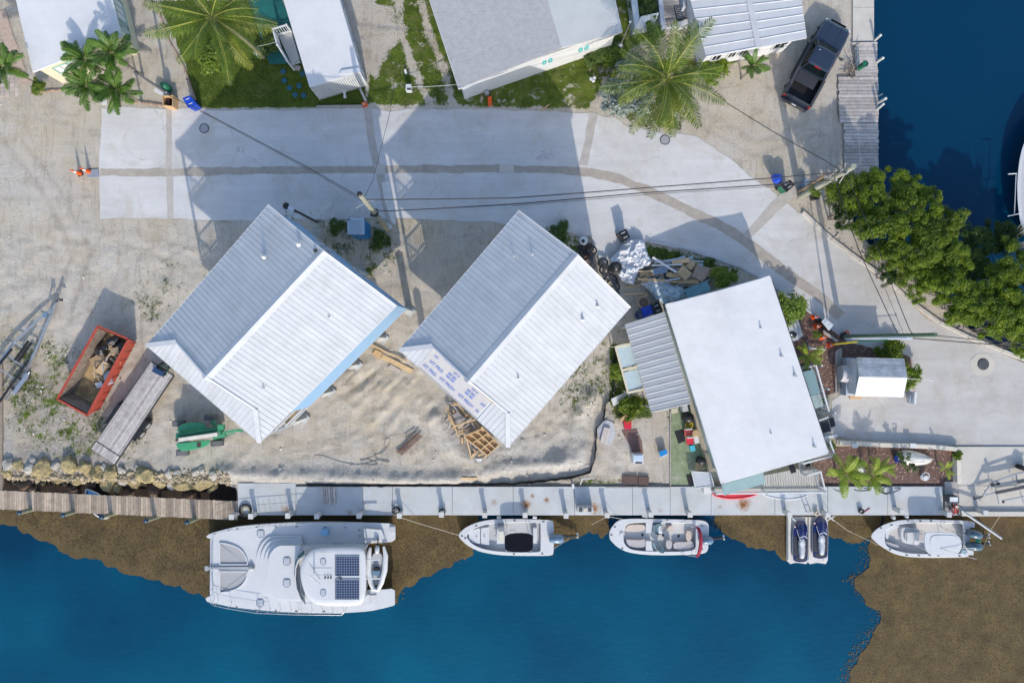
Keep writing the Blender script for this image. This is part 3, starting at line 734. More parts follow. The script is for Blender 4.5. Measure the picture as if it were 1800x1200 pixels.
def stilt_house(name,label,Apx,Bpx,Cpx,Dpx,wall_m,blue):
	ZE,ZR,HD=8.2,9.95,1.42
	A,B_,C_,D_=(P(*q,ZE) for q in (Apx,Bpx,Cpx,Dpx))
	Lu=((A-D_).length+(B_-C_).length)/2
	base=(A+B_+C_+D_)/4; base.z=0
	t=thing(name,label,'house',base)
	sh=HD/Lu; th_=0.16
	rise_h=(ZR-ZE)*2*th_
	def pt(s,tt,z):
		v=lerp(lerp(D_,A,s),lerp(C_,B_,s),tt); v.z=z; return v
	def zm(tt): return ZE+(ZR-ZE)*(1-abs(2*tt-1))
	def zp(s): return ZE+rise_h*s/sh
	d=0.05
	b=MB()
	def slab(pts,m=0):
		b.add([p-Vector((0,0,d)) for p in pts]+[p-Vector((0,0,d+0.12)) for p in pts],
			  [list(range(len(pts))),list(range(len(pts),2*len(pts)))[::-1]]+[(i,len(pts)+i,len(pts)+(i+1) % len(pts),(i+1) % len(pts)) for i in range(len(pts))],m)
	slab([pt(0,0,ZE),pt(1,0,ZE),pt(1,.5,ZR),pt(sh,.5,ZR),pt(sh,th_,zm(th_))][::-1])
	slab([pt(0,1,ZE),pt(1,1,ZE),pt(1,.5,ZR),pt(sh,.5,ZR),pt(sh,1-th_,zm(th_))])
	slab([pt(0,0,ZE),pt(0,1,ZE),pt(sh,1-th_,zp(sh)),pt(sh,th_,zp(sh))])
	b.add([pt(sh+.02,th_,zp(sh))-Vector((0,0,.05)),pt(sh+.02,1-th_,zp(sh))-Vector((0,0,.05)),pt(sh+.02,.5,ZR-.12)],[(0,1,2),(2,1,0)])
	roof=b.build('roof',M_white,t)
	n=int(round(Lu/0.285))
	for side in (0,1):
		for k in range(n):
			s0,s1=k/n,(k+1)/n
			e=0 if side==0 else 1
			tops=[]
			for s in (s0,s1):
				tt=.5 if (s0+s1)/2>=sh*0.96 else th_*max(s,0.0)/sh
				if tt<.004: tt=.004
				tt=tt if side==0 else 1-tt
				tops.append(pt(s,tt,zm(tt)))
			bots=[pt(s,e,ZE) for s in (s0,s1)]
			if side==0: roof_panel(roof,M_galv,tops[1],tops[0],bots[1],bots[0])
			else: roof_panel(roof,M_galv,tops[0],tops[1],bots[0],bots[1])
	W=(D_-C_).length; n=int(round(W/0.285))
	for k in range(n):
		t0,t1=k/n,(k+1)/n
		tm=(t0+t1)/2
		if not blue and 0.17<tm<0.70: continue
		tops=[]
		for tt in (t0,t1):
			q=min(tt,1-tt); s=sh if q>=th_ else max(sh*q/th_,0.003)
			tops.append(pt(s,tt,zp(s)))
		roof_panel(roof,M_galv,tops[1],tops[0],pt(0,t1,ZE),pt(0,t0,ZE))
	b=MB(); e=Vector((0,0,0.05))
	for w_,a_,c_ in ((.34,pt(sh-.012,.5,ZR+.02),pt(1.004,.5,ZR+.02)),):
		dd=(c_-a_).normalized(); nn=Vector((-dd.y,dd.x,0))
		for sg in (-1,1):
			q=[a_,c_,c_+nn*sg*w_*.75+Vector((0,0,-.155)),a_+nn*sg*w_*.75+Vector((0,0,-.155))]
			q=[p+e for p in q]
			b.add(q,[(0,1,2,3) if sg<0 else (3,2,1,0)])
			b.add([p-Vector((0,0,.02)) for p in q],[(3,2,1,0) if sg<0 else (0,1,2,3)])
	b.build('ridge_cap',M_galv,roof)
	for tt in (0,1):
		b=MB(); q=th_ if tt==0 else 1-th_
		a_=pt(0,tt,ZE+.03); c_=pt(sh,q,zp(sh)+.06)
		b.bar(a_,c_,0.26,0.035)
		b.build('hip_cap',M_galv,roof)
	for s,q in ((sh,.5),(1,.5)):
		for tt in (th_ if s==sh else 0,1-th_ if s==sh else 1):
			b=MB(); b.bar(pt(s,tt,zm(tt)-.02),pt(s,.5,ZR),0.05 if s==1 else .08,0.15); b.build('rake_trim',M_white,roof)
	for e in (0,1):
		b=MB(); b.bar(pt(0,e,ZE-.07),pt(1,e,ZE-.07),0.03,0.16); b.build('fascia',M_white,roof)
	b=MB(); b.bar(pt(0,0,ZE-.07),pt(0,1,ZE-.07),0.03,0.16); b.build('fascia',M_white,roof)
	u=((A-D_)/(A-D_).length); v=((C_-D_)/(C_-D_).length); u.z=v.z=0
	so=0.08/Lu; s_p=1.9/Lu; to=0.20/W
	ZB=3.1
	def wall_ring(s0,s1,t0,t1,zb):
		b=MB()
		q=[pt(s0,t0,zb),pt(s1,t0,zb),pt(s1,.5,zb),pt(s1,t1,zb),pt(s0,t1,zb),pt(s0,.5,zb)]
		top=[]
		for p,tt in zip(q,(t0,t0,.5,t1,t1,.5)):
			top.append(Vector((p.x,p.y,zm(tt)-.2)))
		b.add(q+top,[(i,(i+1) % 6,6+(i+1) % 6,6+i) for i in range(6)]+[(5,4,3,2,1,0)])
		return b
	wl=wall_ring(s_p,1-so,to,1-to,ZB); wo=wl.build('wall',wall_m,t)
	nse=Vector((v.x,v.y,0));
	wins=(((650,577),4.7,.95,1.3),((568,665),4.7,.95,1.3),((535,691),6.2,.95,1.2)) if blue else ()
	for (px,py),z,w_,h_ in wins:
		p=P(px,py,z); base_=pt(0,1-to,z)
		p=base_+u*(p-base_).dot(u)
		wall_window(t,p+nse*0.01,u,nse,w_,h_,M_white,mat('blind_pane',(.50,.47,.38),.3,var=.05),bars=0)
	if blue:
		for tt,z in ((.3,5),(.62,5),(.42,7.6)):
			p=pt(1-so,tt,z); wall_window(t,p+u*.01,v,u,1.0,1.2,M_white,M_glass)
	for z in (3.35,6.0):
		b=MB(); q=[pt(.2/Lu,to,z),pt(s_p,to,z),pt(s_p,1-to,z),pt(.2/Lu,1-to,z)]
		b.prism([(p.x,p.y) for p in q],z-.12,z); b.build('porch_deck',M_wood if blue else M_osb,t)
		b=MB()
		r=[pt(s_p,to,z),pt(.25/Lu,to,z),pt(.25/Lu,1-to,z),pt(s_p,1-to,z)]
		for a_,c_ in zip(r[:-1],r[1:]):
			for zz in (1.0,.12):
				b.bar(a_+Vector((0,0,zz)),c_+Vector((0,0,zz)),.08,.08)
			L_=(c_-a_).length; kk=int(L_/.16)
			for i in range(kk+1):
				p=lerp(a_,c_,i/kk); b.bar(p+Vector((0,0,.1)),p+Vector((0,0,1.0)),.035,.035)
		b.build('porch_railing',M_white if blue else M_wood,t)
	b=MB(); q=[pt(s_p,to,0),pt(1-so,to,0),pt(1-so,1-to,0),pt(s_p,1-to,0)]
	b.prism([(p.x,p.y) for p in [lerp(sum(q,Vector())/4,x,.992) for x in q]],ZB-.35,ZB-.002); b.build('floor_beam',M_conc,t)
	for i in range(5):
		for j in range(3):
			s=.03+(1-so-.05)*i/4; tt=to+.02+(1-2*to-.04)*j/2
			p=pt(s,tt,0)
			b=MB(); b.box(p+Vector((0,0,.98+.2)),(.34,.34,2.4),rz=math.atan2(u.y,u.x)); b.box(p+Vector((0,0,.06)),(.6,.6,.12),rz=math.atan2(u.y,u.x)); b.build('stilt',M_conc,t)
	for tt in (to,.5,1-to):
		p=pt(.3/Lu,tt,0); b=MB(); b.bar(p+Vector((0,0,3.4)),p+Vector((0,0,8.15)),.16,.16); b.build('porch_post',M_white if blue else M_wood,t)
	return t,roof,pt,zm,zp,sh,th_,u,v
M_blue=mat('blue_stucco',(0.21,0.36,0.55),0.75,var=0.05,scale=3,bump=0.2,bscale=40)
M_sheath=mat('primer_wall',(0.42,0.42,0.40),0.85,var=0.08)
h1=stilt_house('blue_stilt_house','two-storey blue house on stilts with finished metal roof',(472,360),(697,537),(456,778),(257,607),M_blue,True)
t1,roof1,pt1,zm1,*_=h1
for px,py,r in ((463,451,.06),(524,429,.06),(620,521,.04),(581,556,.09),(465,682,.04),(621,519,.03),(555,441,.06)):
	z=9.2 if px not in (555,) else 10.3
	for _k in range(6):
		p=P(px,py,z); q0=pt1(0,.5,0); uu=(pt1(1,.5,0)-q0).normalized(); vv=(pt1(.5,1,0)-pt1(.5,0,0)); W=vv.length
		tt=.5+(p-q0).dot(vv.normalized())/W if True else .5
		tt=min(max(tt,0),1); z=zm1(tt)
	vent_pipe(roof1,P(px,py,z),r,.3,M_white if px != 555 else M_darkmetal)
h2=stilt_house('unfinished_stilt_house','unfinished house on stilts with printed roof underlayment showing beside the lumber pile',(912,370),(1108,540),(893,786),(702,615),M_sheath,False)
t2,roof2,pt2,zm2,zp2,sh2,th2,u2,v2=h2
for px,py,r in ((903,450,.05),(936,447,.05),(1050,538,.05),(1024,561,.06),(911,664,.04)):
	z=9.2
	for _k in range(6):
		p=P(px,py,z); q0=pt2(0,.5,0); vv=(pt2(.5,1,0)-pt2(.5,0,0)); W=vv.length
		z=zm2(min(max(.5+(p-q0).dot(vv.normalized())/W,0),1))
	vent_pipe(roof2,P(px,py,z),r,.3)
M_under=mat('roof_underlayment',(0.43,0.42,0.425),0.7,var=0.05,scale=3,bump=0.3,bscale=6)
q=[pt2(0,.17,zp2(0)),pt2(sh2*.99,.17,zp2(sh2)),pt2(sh2*.99,.70,zp2(sh2)),pt2(0,.70,zp2(0))]
b=MB(); up=Vector((0,0,1)); qq=[p-up*.035 for p in q]
b.add(qq+[p-up*.012 for p in qq],[(0,1,2,3),(7,6,5,4),(0,4,5,1),(1,5,6,2),(2,6,7,3),(3,7,4,0)])
me=b.mesh('roof_underlayment',M_under)
if me.polygons[0].normal.z<0: me.flip_normals()
for v_ in me.vertices: v_.co-=world_loc(roof2)
und=link('roof_underlayment',me,roof2)
M_ink=mat('blue_ink',(0.15,0.20,0.42),0.7,var=0.15,scale=8)
dc=(pt2(0,1,8.2)-pt2(0,0,8.2)).normalized(); upl=(q[1]-q[0]).normalized(); nrm=dc.cross(upl).normalized()
if nrm.z<0: nrm=-nrm
def letters(s,tt,body,size,soff=0.0):
	p=pt2(s,tt,zp2(s))+nrm*-.018
	cu=bpy.data.curves.new('lettering','FONT'); cu.body=body; cu.size=size; cu.extrude=0.001; cu.offset=0.012; cu.space_character=1.05
	cu.materials.append(M_ink)
	tmp=bpy.data.objects.new('lettering',cu); COL.objects.link(tmp); bpy.context.view_layer.update()
	me=bpy.data.meshes.new_from_object(tmp); bpy.data.objects.remove(tmp); me.materials.clear(); me.materials.append(M_ink)
	o=bpy.data.objects.new('lettering',me); COL.objects.link(o); o.parent=und
	M_=Matrix((dc,nrm.cross(dc),nrm)).transposed().to_4x4(); M_.translation=p-world_loc(und)
	o.matrix_local=M_
W_=(pt2(0,1,0)-pt2(0,0,0)).length
def blocks(s,tt):
	b=MB()
	for i in range(2):
		for j in range(2):
			c=pt2(s,tt,zp2(s))+dc*(i*.30)+nrm.cross(dc)*(j*-.20)+nrm*-.014
			M_=Matrix((dc,nrm.cross(dc),nrm)).transposed().to_4x4(); b.box(c,(.24,.13,.003),M=M_)
	b.build('printed_block',M_ink,und)
for tt in (.335,.505): letters(.028,tt,'HT PRO+',.25)
for tt in (.375,.545): blocks(.088,tt)
for tt in (.385,.55): letters(.104,tt,'HT P',.18)
letters(.022,.19,'HT PRO',.25); letters(.062,.21,'HT PRO',.25); letters(.102,.21,'HT',.2)
letters(.028,.665,'H',.25); letters(.075,.66,'HT',.22)
letters(.128,.60,'HT PRO',.2); letters(.128,.28,'HT PRO',.18)
b=MB(); b.bar(pt2(sh2*.93,.55,zp2(sh2)+.03),pt2(sh2*.93,.73,zp2(sh2)+.03),.06,.04); b.build('batten',M_wood,roof2)
M_cmu=mat('grey_block',(0.34,0.34,0.33),0.9,var=0.12,bump=0.4)
def gable_low(name,label,roof_px,ze,zr,ridge,wall_m,roof_m,inset=0.35,zb=0.0,ridge_px=None,thick=0.12,cat='house',group=None):
	"""low house: eave outline at ze, optional ridge through the midpoints of edges ridge=(i, j)"""
	pts=[P(x,y,ze) for x,y in roof_px]
	c=sum(pts,Vector())/len(pts); c.z=0
	t=thing(name,label,cat,c,group=group)
	up=Vector((0,0,1))
	b=MB()
	if ridge_px:
		r0,r1=(P(*r,zr) for r in ridge_px)
		a,b1,c1,d1=pts
		for quad in ((a,r0,r1,d1),(r0,b1,c1,r1)):
			q=[p for p in quad]
			n_=(q[1]-q[0]).cross(q[2]-q[0])
			if n_.z<0: q=q[::-1]
			b.add(q+[p-up*thick for p in q],[(0,1,2,3),(7,6,5,4),(0,4,5,1),(1,5,6,2),(2,6,7,3),(3,7,4,0)])
	else:
		b.prism([(p.x,p.y) for p in pts],ze-thick,ze)
	roof=b.build('roof',roof_m,t,0.01)
	cen=c
	ins=[]
	n=len(pts)
	for i in range(n):
		p=Vector((pts[i].x,pts[i].y,0)); e1=(pts[(i+1) % n]-pts[i]).normalized(); e0=(pts[i]-pts[i-1]).normalized()
		ins.append(p+(e1-e0).normalized()*inset*1.35)
	b=MB()
	if ridge_px:
		za,g=ze-thick-.02,[]
		w=[Vector((p.x,p.y,0)) for p in ins]
		m0,m1=(w[0]+w[1])/2,(w[2]+w[3])/2
		rr0=Vector((P(*ridge_px[0],zr).x,P(*ridge_px[0],zr).y,0)); rr1=Vector((P(*ridge_px[1],zr).x,P(*ridge_px[1],zr).y,0))
		dd=(rr1-rr0);
		m0=w[0]+(w[1]-w[0])*((rr0-Vector((pts[0].x,pts[0].y,0))).length/(pts[1]-pts[0]).length)
		m1=w[3]+(w[2]-w[3])*((rr1-Vector((pts[3].x,pts[3].y,0))).length/(pts[2]-pts[3]).length)
		loop=[w[0],m0,w[1],w[2],m1,w[3]]
		zt=[za,zr-thick-.05,za,za,zr-thick-.05,za]
		b.add([(p.x,p.y,zb) for p in loop]+[(p.x,p.y,z) for p,z in zip(loop,zt)],[(i,(i+1) % 6,6+(i+1) % 6,6+i) for i in range(6)])
		me_=b
	else:
		b.prism([(p.x,p.y) for p in ins],zb,ze-thick-.002)
	b.build('wall',wall_m,t)
	return t,roof,pts,ins
def edge_window(t,ins,i,f,z,w,h,M_fr=M_white,M_pane=M_glass,bars=1):
	a=ins[i]; c=ins[(i+1) % len(ins)]; d=(c-a).normalized(); cen=sum(ins,Vector())/len(ins)
	n=Vector((d.y,-d.x,0)); p=lerp(a,c,f); p=Vector((p.x,p.y,z))
	if (p-cen).dot(n)<0: n=-n
	return wall_window(t,p+n*.01,d,n,w,h,M_fr,M_pane,bars=bars)
t3,r3,p3,i3=gable_low('white_roofed_house','pale house with a large white membrane roof beside the debris heap',[(1170,535),(1353,485),(1456,796),(1268,850)],2.75,3.0,None,mat('seafoam_wall',(0.32,0.43,0.42),0.7,var=.05),
						  M_roofwhite,.42,0,ridge_px=((1262,511),(1362,822)),thick=.1)
b=MB()
for a,c in zip(p3,p3[1:]+p3[:1]):
	b.bar(a-Vector((0,0,.05)),c-Vector((0,0,.05)),.05,.14)
b.build('drip_edge',M_white,r3)
b=MB(); b.bar(lerp(p3[1],p3[2],.03)+Vector((.05,.0,-.06)),lerp(p3[1],p3[2],.97)+Vector((.05,0,-.06)),.09,.09); b.build('gutter',M_darkmetal,r3)
for px,py in ((1337,576),(1374,626),(1354,761),(1432,785),(1398,660)): vent_pipe(r3,P(px,py,2.9),.045,.22,M_alu)
for f,w in ((.18,.8),(.30,1.4),(.42,1.4),(.55,.8),(.78,1.0)): edge_window(t3,i3,3,f,1.5,w,1.1)
for f in (.3,.55): edge_window(t3,i3,1,f,1.5,1.2,1.0)
a,b1,c1,d1=P(1098,570,2.35),P(1168,548,2.45),P(1215,709,2.45),P(1145,725,2.35)
t=thing('patio_awning','grey ribbed aluminium awning along the left wall of the white-roofed house','awning',Vector((lerp(a,c1,.5).x,lerp(a,c1,.5).y,0)))
rf=MB(); q=[p-Vector((0,0,.09)) for p in (a,b1,c1,d1)]
for i in range(4): rf.bar(lerp(q[0],q[2],.5)+(q[i]-lerp(q[0],q[2],.5))*.96,lerp(q[0],q[2],.5)+(q[(i+1) % 4]-lerp(q[0],q[2],.5))*.96,.07,.12)
rf=rf.build('frame',M_alu,t)
M_awn=mat('awning_metal',(0.33,0.35,0.37),0.5,metal=.2,var=.12,scale=1.5,rnd=.07,stain=(.34,.36,.36),stain_amt=.5,stretch=(.6,4,1))
NP=15
for k in range(NP):
	f0,f1=k/NP,(k+1)/NP
	b=MB(); w0=[lerp(a,d1,f0),lerp(b1,c1,f0),lerp(b1,c1,f1),lerp(a,d1,f1)]
	e0,e1=lerp(w0[0],w0[3],.8),lerp(w0[1],w0[2],.8)
	e2,e3=lerp(w0[0],w0[3],.9),lerp(w0[1],w0[2],.9); u_=Vector((0,0,.035))
	vs=[w0[0],w0[1],e0,e1,e2+u_,e3+u_,w0[3]+u_*.2,w0[2]+u_*.2]
	b.add(vs,[(2,3,1,0),(4,5,3,2),(6,7,5,4)]); b.add([v_-Vector((0,0,.01)) for v_ in vs],[(0,1,3,2),(2,3,5,4),(4,5,7,6)])
	b.build('awning_panel',M_awn,t)
for p in (lerp(a,c1,.04),lerp(d1,b1,.04),lerp(a,d1,.5)+Vector((.1,0,0))):
	b=MB(); b.bar((p.x,p.y,0),(p.x,p.y,2.25),.08,.08); b.build('post',M_white,t)
M_pblue=mat('pale_blue_sheet',(0.38,0.48,0.52),0.6,var=.06,rnd=.03)
q=[P(1082,610,1.9),P(1110,604,1.95),P(1131,684,1.95),P(1104,690,1.9)]
t=thing('lean_to_roof','low pale blue lean-to with cream battens left of the grey awning','lean-to',(q[0].x+.6,q[0].y-1.5,0))
for f0,f1 in ((.02,.46),(.56,.96)):
	b=MB(); r=[lerp(q[0],q[3],f0),lerp(q[1],q[2],f0),lerp(q[1],q[2],f1),lerp(q[0],q[3],f1)]; b.prism([(p.x,p.y) for p in r],1.86,1.9); b.build('roof_sheet',M_pblue,t)
b=MB()
for f in (0,.51,1): b.bar(lerp(q[0],q[3],f),lerp(q[1],q[2],f),.16,.1)
b.bar(q[0],q[3],.12,.09); b.build('batten_frame',M_cream,t)
b=MB()
for p in q: b.bar((p.x*.998,p.y,0),(p.x*.998,p.y,1.85),.08,.08)
b.build('post',M_cream,t)
M_teal=mat('pale_teal_panel',(0.17,0.27,0.285),0.6,var=.06,scale=2)
t=thing('side_porch','white framed side porch with pale teal roof sheet right of the white roof','porch',P(1425,690,0))
def flat(px_poly,z,th,name,m,parent,bevel=0):
	b=MB(); q=[P(x,y,z) for x,y in px_poly]; b.prism([(p.x,p.y) for p in q],z-th,z); return b.build(name,m,parent,bevel)
flat([(1404,655),(1431,649),(1442,691),(1418,697)],2.0,.04,'roof_sheet',M_teal,t)
flat([(1404,655),(1431,649),(1449,714),(1425,720)],.35,.2,'porch_deck',mat('worn_teal_deck',(.22,.34,.35),.8,var=.1),t)
b=MB()
A_,B2,C2,D2=P(1419,698,1.9),P(1442,692,1.9),P(1448,713,1.9),P(1424,719,1.9)
for k in range(1,7):
	f=k/7; b.bar(lerp(A_,B2,f),lerp(A_,D2,f),.03,.03); b.bar(lerp(B2,C2,f),lerp(D2,C2,f),.03,.03); b.bar(lerp(A_,B2,f),lerp(B2,C2,1-f),.03,.03); b.bar(lerp(A_,D2,f),lerp(D2,C2,1-f),.03,.03)
b.build('lattice_panel',mat('lattice_teal',(.50,.60,.60),.6),t)
b=MB(); r=[P(1402,651,1.15),P(1434,642,1.15),P(1457,723,1.15)]
for z in (1.1,.4):
	for i in (0,1): b.bar(Vector((r[i].x,r[i].y,z)),Vector((r[i+1].x,r[i+1].y,z)),.1,.1)
for i in (0,1):
	for k in range(14): p=lerp(r[i],r[i+1],k/14); b.bar((p.x,p.y,.4),(p.x,p.y,1.1),.04,.04)
b.build('railing',M_white,t)
b=MB()
for p in (r[1],lerp(r[1],r[2],.5),r[2]): b.bar((p.x,p.y,0),(p.x,p.y,2.05),.1,.1)
b.bar(P(1434,642,2.05),P(1457,723,2.05),.09,.1)
b.build('post',M_white,t)
t=thing('entry_steps','grey entry steps with black treads and a white handrail right of the white roof','steps',P(1448,755,0))
for k,(q_,z) in enumerate((([(1431,746),(1438,744),(1443,764),(1436,767)],.62),([(1438,744),(1456,738),(1461,757),(1443,762)],.60),([(1457,736),(1465,733),(1469,748),(1461,751)],.35))):
	flat(q_,z,.05,'tread_mat',M_black,t)
	flat([(x+(1 if i in (1,2) else -1),y+(1 if i>1 else -1)) for i,(x,y) in enumerate(q_)],z-.055,z-.1,'step',M_conc,t)
for k in range(4):
	flat([(1443+0,758+k*4),(1460,753+k*4),(1461,756+k*4),(1444,761+k*4)],.46-.1*k,.06,'step',M_conc,t)
b=MB(); b.bar(P(1442,771,1.0),P(1471,765,1.0),.16,.14); b.bar(P(1436,740,1.3),P(1456,733,1.3),.08,.08)
for x,y,z in ((1443,771,.95),(1470,765,.95),(1437,740,1.25),(1455,733,1.25)): p=P(x,y,z); b.bar((p.x,p.y,0),p,.08,.08)
b.build('handrail',M_white,t)
M_deckw=mat('bleached_deck',(0.52,0.49,0.45),0.8,var=.12,scale=4,rnd=.08,stretch=(3,3,1))
t=thing('waterside_deck','bleached board deck with white railing below the white-roofed house','deck',P(1380,845,0))
x=1340.0
while x<1438:
	top=836-(x-1340)*.20 if x<1400 else (825 if x<1420 else 826+(x-1420)*.3)
	b=MB(); q=[P(xx,yy,.55) for xx,yy in ((x,top),(x+4.0,top-.5),(x+6.3,861),(x+2.3,861))]; b.prism([(p.x,p.y) for p in q],.50,.55)
	b.build('deck_board',M_deckw,t); x+=4.5
flat([(1256,856),(1344,842),(1344,863),(1256,867)],.53,.05,'deck_floor',M_deckw,t)
def railing(line,z,zb,name,parent,m=M_white,step=.14,h=.95):
	b=MB(); r=[P(x,y,z) for x,y in line]
	for i in range(len(r)-1):
		for zz in (h,.1): b.bar(r[i]+Vector((0,0,zz)),r[i+1]+Vector((0,0,zz)),.09,.06)
		k=max(1,int((r[i+1]-r[i]).length/step))
		for j in range(k+1):
			p=lerp(r[i],r[i+1],j/k); b.bar(p+Vector((0,0,.08)),p+Vector((0,0,h)),.035,.035)
	for p in r: b.bar(Vector((p.x,p.y,zb)),p+Vector((0,0,h+.08)),.1,.1)
	return b.build(name,m,parent)
railing([(1252,862),(1340,861),(1440,860),(1431,824),(1408,831)],.55,0,'railing',t)
b=MB()
for k in range(6): p=P(1262+k*35,858,0); b.bar((p.x,p.y,0),(p.x,p.y,.5),.12,.12)
b.build('deck_post',M_greywood,t)
flat([(1386,817),(1395,814),(1400,829),(1391,832)],.575,.02,'door_mat',M_black,t)
t=thing('corner_railing','white railing round the lower right corner of the white roof','railing',P(1450,790,0))
railing([(1447,772),(1456,796),(1402,810)],.5,0,'railing',t)
q_=[(1403,812),(1414,809),(1417,826),(1407,830)]
t=thing('deck_steps','small grey steps between the black mat and the red mulch bed','steps',P(1410,819,0))
for k in range(3): flat([(1402+k*4,813-k),(1406+k*4,812-k),(1410+k*4,827-k),(1406+k*4,828-k)],.42-k*.13,.05,'step',M_greywood,t)
flat([(1412,810),(1422,807),(1425,818),(1415,821)],.12,.02,'tread_mat',M_black,t)
b=MB(); b.prism([(p.x,p.y) for p in (P(1268,851,2.3),P(1340,829,2.3),P(1344,847,2.0),P(1271,869,2.0))],2.22,[2.42,2.42,2.26,2.26])
tag(b.build('teal_awning',M_teal),'flat teal awning over the red kayak below the white roof','awning')
t,rf,pp,ii=gable_low('cream_house','cream house with white roof at the top left behind the palm cluster',[(0,-120),(168,-120),(214,65),(57,127)][::1],2.7,3,None,M_cream,M_roofwhite,.25,0)
for f,w in ((.70,1.9),(.86,.9)): edge_window(t,ii,1,f,1.55,w,1.1,mat('green_trim',(.25,.42,.38),.6),M_white,3)
for f,w in ((.80,.9),(.62,.9)): edge_window(t,ii,2,f,1.6,w,.8,mat('green_trim',(.25,.42,.38),.6),M_white,1)
t,rf,pp,ii=gable_low('mobile_home','narrow white mobile home with towing hitch near the green pad',[(462,-120),(562,-120),(634,126),(544,153)],2.6,3,None,mat('pale_grey_siding',(.55,.58,.60),.6,var=.05),M_roofwhite,.06,.35)
b=MB()
for k in range(24):
	f=k/23; p=lerp(ii[3],ii[2],f); b.bar((p.x,p.y-.05,.32),(p.x,p.y-.05,2.3),.07,.07)
b.build('wall_batten',M_white,t)
b=MB(); h0,h1_,h2_=P(597,146,.5),P(609,143,.5),P(606,166,.45)
b.bar(h0,h2_,.1,.1); b.bar(h1_,h2_,.1,.1); b.bar(lerp(h0,h2_,.5),lerp(h1_,h2_,.5),.08,.08); b.bar(P(590,148,.5),P(614,142,.5),.1,.1); b.bar(h2_,h2_-Vector((0,.25,0)),.14,.1); b.bar(h2_-Vector((0,0,0)),h2_-Vector((0,0,.45)),.06,.06)
b.build('towing_hitch',M_white,t)
for f in (.45,.70,.9): edge_window(t,ii,1,f,1.5,1.1,.8)
flat([(597,131),(600,124),(631,119),(633,127)],2.72,.1,'roof_repair',M_white,rf)
t=thing('entry_platform','small white railed entry platform on the left side of the mobile home','porch',P(505,85,0))
flat([(489,62),(512,56),(526,103),(513,114)],.7,.1,'platform',M_conc,t)
for k in range(3): flat([(509+k*1.5,104+k*4),(524+k*1.5,99+k*4),(525+k*1.5,102+k*4),(510+k*1.5,107+k*4)],.55-k*.16,.06,'step',M_white,t)
railing([(512,56),(488,63),(496,90),(512,116)],.7,0,'railing',t)
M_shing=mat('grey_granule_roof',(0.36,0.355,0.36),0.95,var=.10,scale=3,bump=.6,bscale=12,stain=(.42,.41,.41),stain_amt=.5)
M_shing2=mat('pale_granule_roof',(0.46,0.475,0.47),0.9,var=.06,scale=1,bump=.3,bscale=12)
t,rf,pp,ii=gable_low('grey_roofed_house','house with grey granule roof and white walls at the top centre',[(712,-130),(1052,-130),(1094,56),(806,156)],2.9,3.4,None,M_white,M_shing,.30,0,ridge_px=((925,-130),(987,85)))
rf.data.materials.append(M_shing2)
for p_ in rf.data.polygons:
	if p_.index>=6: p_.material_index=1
for f,w in ((.18,.3),(.22,.3),(.42,.3),(.46,.3)): edge_window(t,ii,2,f,1.6,w*.6,.42,mat('teal_trim',(.05,.42,.42),.5),M_white,0)
b=MB()
for a,c in zip(pp,pp[1:]+pp[:1]): b.bar(a-Vector((0,0,.08)),c-Vector((0,0,.08)),.03,.16)
b.build('fascia',M_white,rf)
t,rf,pp,ii=gable_low('metal_roofed_house','white house with blue-grey ribbed metal roof beside the pickup truck',[(1180,-120),(1392,-120),(1418,67),(1241,101)],2.8,3.3,None,M_white,M_galv,.40,0,ridge_px=((1292,-120),(1333,84)))
a_,b_,c_,d_=pp; r0,r1=P(1292,-120,3.3),P(1333,84,3.3)
for k in range(13):
	f0,f1=1-k*.0745,1-(k+1)*.0745
	if f1<0: f1=0
	e=Vector((0,0,.022))
	roof_panel(rf,M_galv,lerp(r0,r1,f0)+e,lerp(r0,r1,f1)+e,lerp(a_,d_,f0)+e,lerp(a_,d_,f1)+e,rib=.05,ribw=.07)
	roof_panel(rf,M_galv,lerp(r0,r1,f1)+e,lerp(r0,r1,f0)+e,lerp(b_,c_,f1)+e,lerp(b_,c_,f0)+e,rib=.05,ribw=.07)
b=MB(); b.bar(r0+Vector((0,0,.05)),r1+Vector((0,0,.05)),.35,.03); b.build('ridge_cap',M_galv,rf)
for f,w in ((.12,.9),(.55,.5),(.68,.5),(.86,.6)): edge_window(t,ii,2,f,1.4,w,.9)
edge_window(t,ii,1,.85,1.4,.9,.9)
b=MB(); p=P(1379,80,1.2); b.box(p+Vector((0,0,0)),(.2,.3,.3)); b.build('wall_lamp',M_white,t)
t=thing('front_boardwalk','wooden boardwalk with white side walls beside the metal-roofed house','boardwalk',P(1180,30,0))
for k in range(22):
	y0=-60+k*5.4
	sk=(y0-0)*.14
	b=MB(); q=[P(x,y,.5) for x,y in ((1162+sk,y0+2),(1197+sk,y0-2),(1197+sk+.5,y0+2.9),(1162+sk+.5,y0+6.9))]; b.prism([(p.x,p.y) for p in q],.45,.5); b.build('deck_board',M_greywood,t)
M_lilac=mat('pale_lilac_wall',(.40,.44,.50),.7,var=.05)
for q_,z in (([(1152,-60),(1160,-60),(1170,48),(1163,56)],1.2),([(1198,-60),(1204,-60),(1206,12),(1201,12)],1.2)):
	flat(q_,z,z+.05,'side_wall',M_lilac,t)
b=MB()
for k in range(4):
	p=P(1172+k*6,49-k,.9); b.bar((p.x,p.y,0),p,.05,.05)
b.bar(P(1170,50,.95),P(1192,47,.95),.07,.07); b.build('gate_rail',M_white,t)
t=thing('lattice_screen','dark lattice mat with white dots on the boardwalk','mat',P(1195,25,0))
flat([(1184,12),(1200,9),(1208,32),(1190,38)],.53,.02,'base',mat('charcoal_mat',(.06,.06,.075),.8),t)
b=MB()
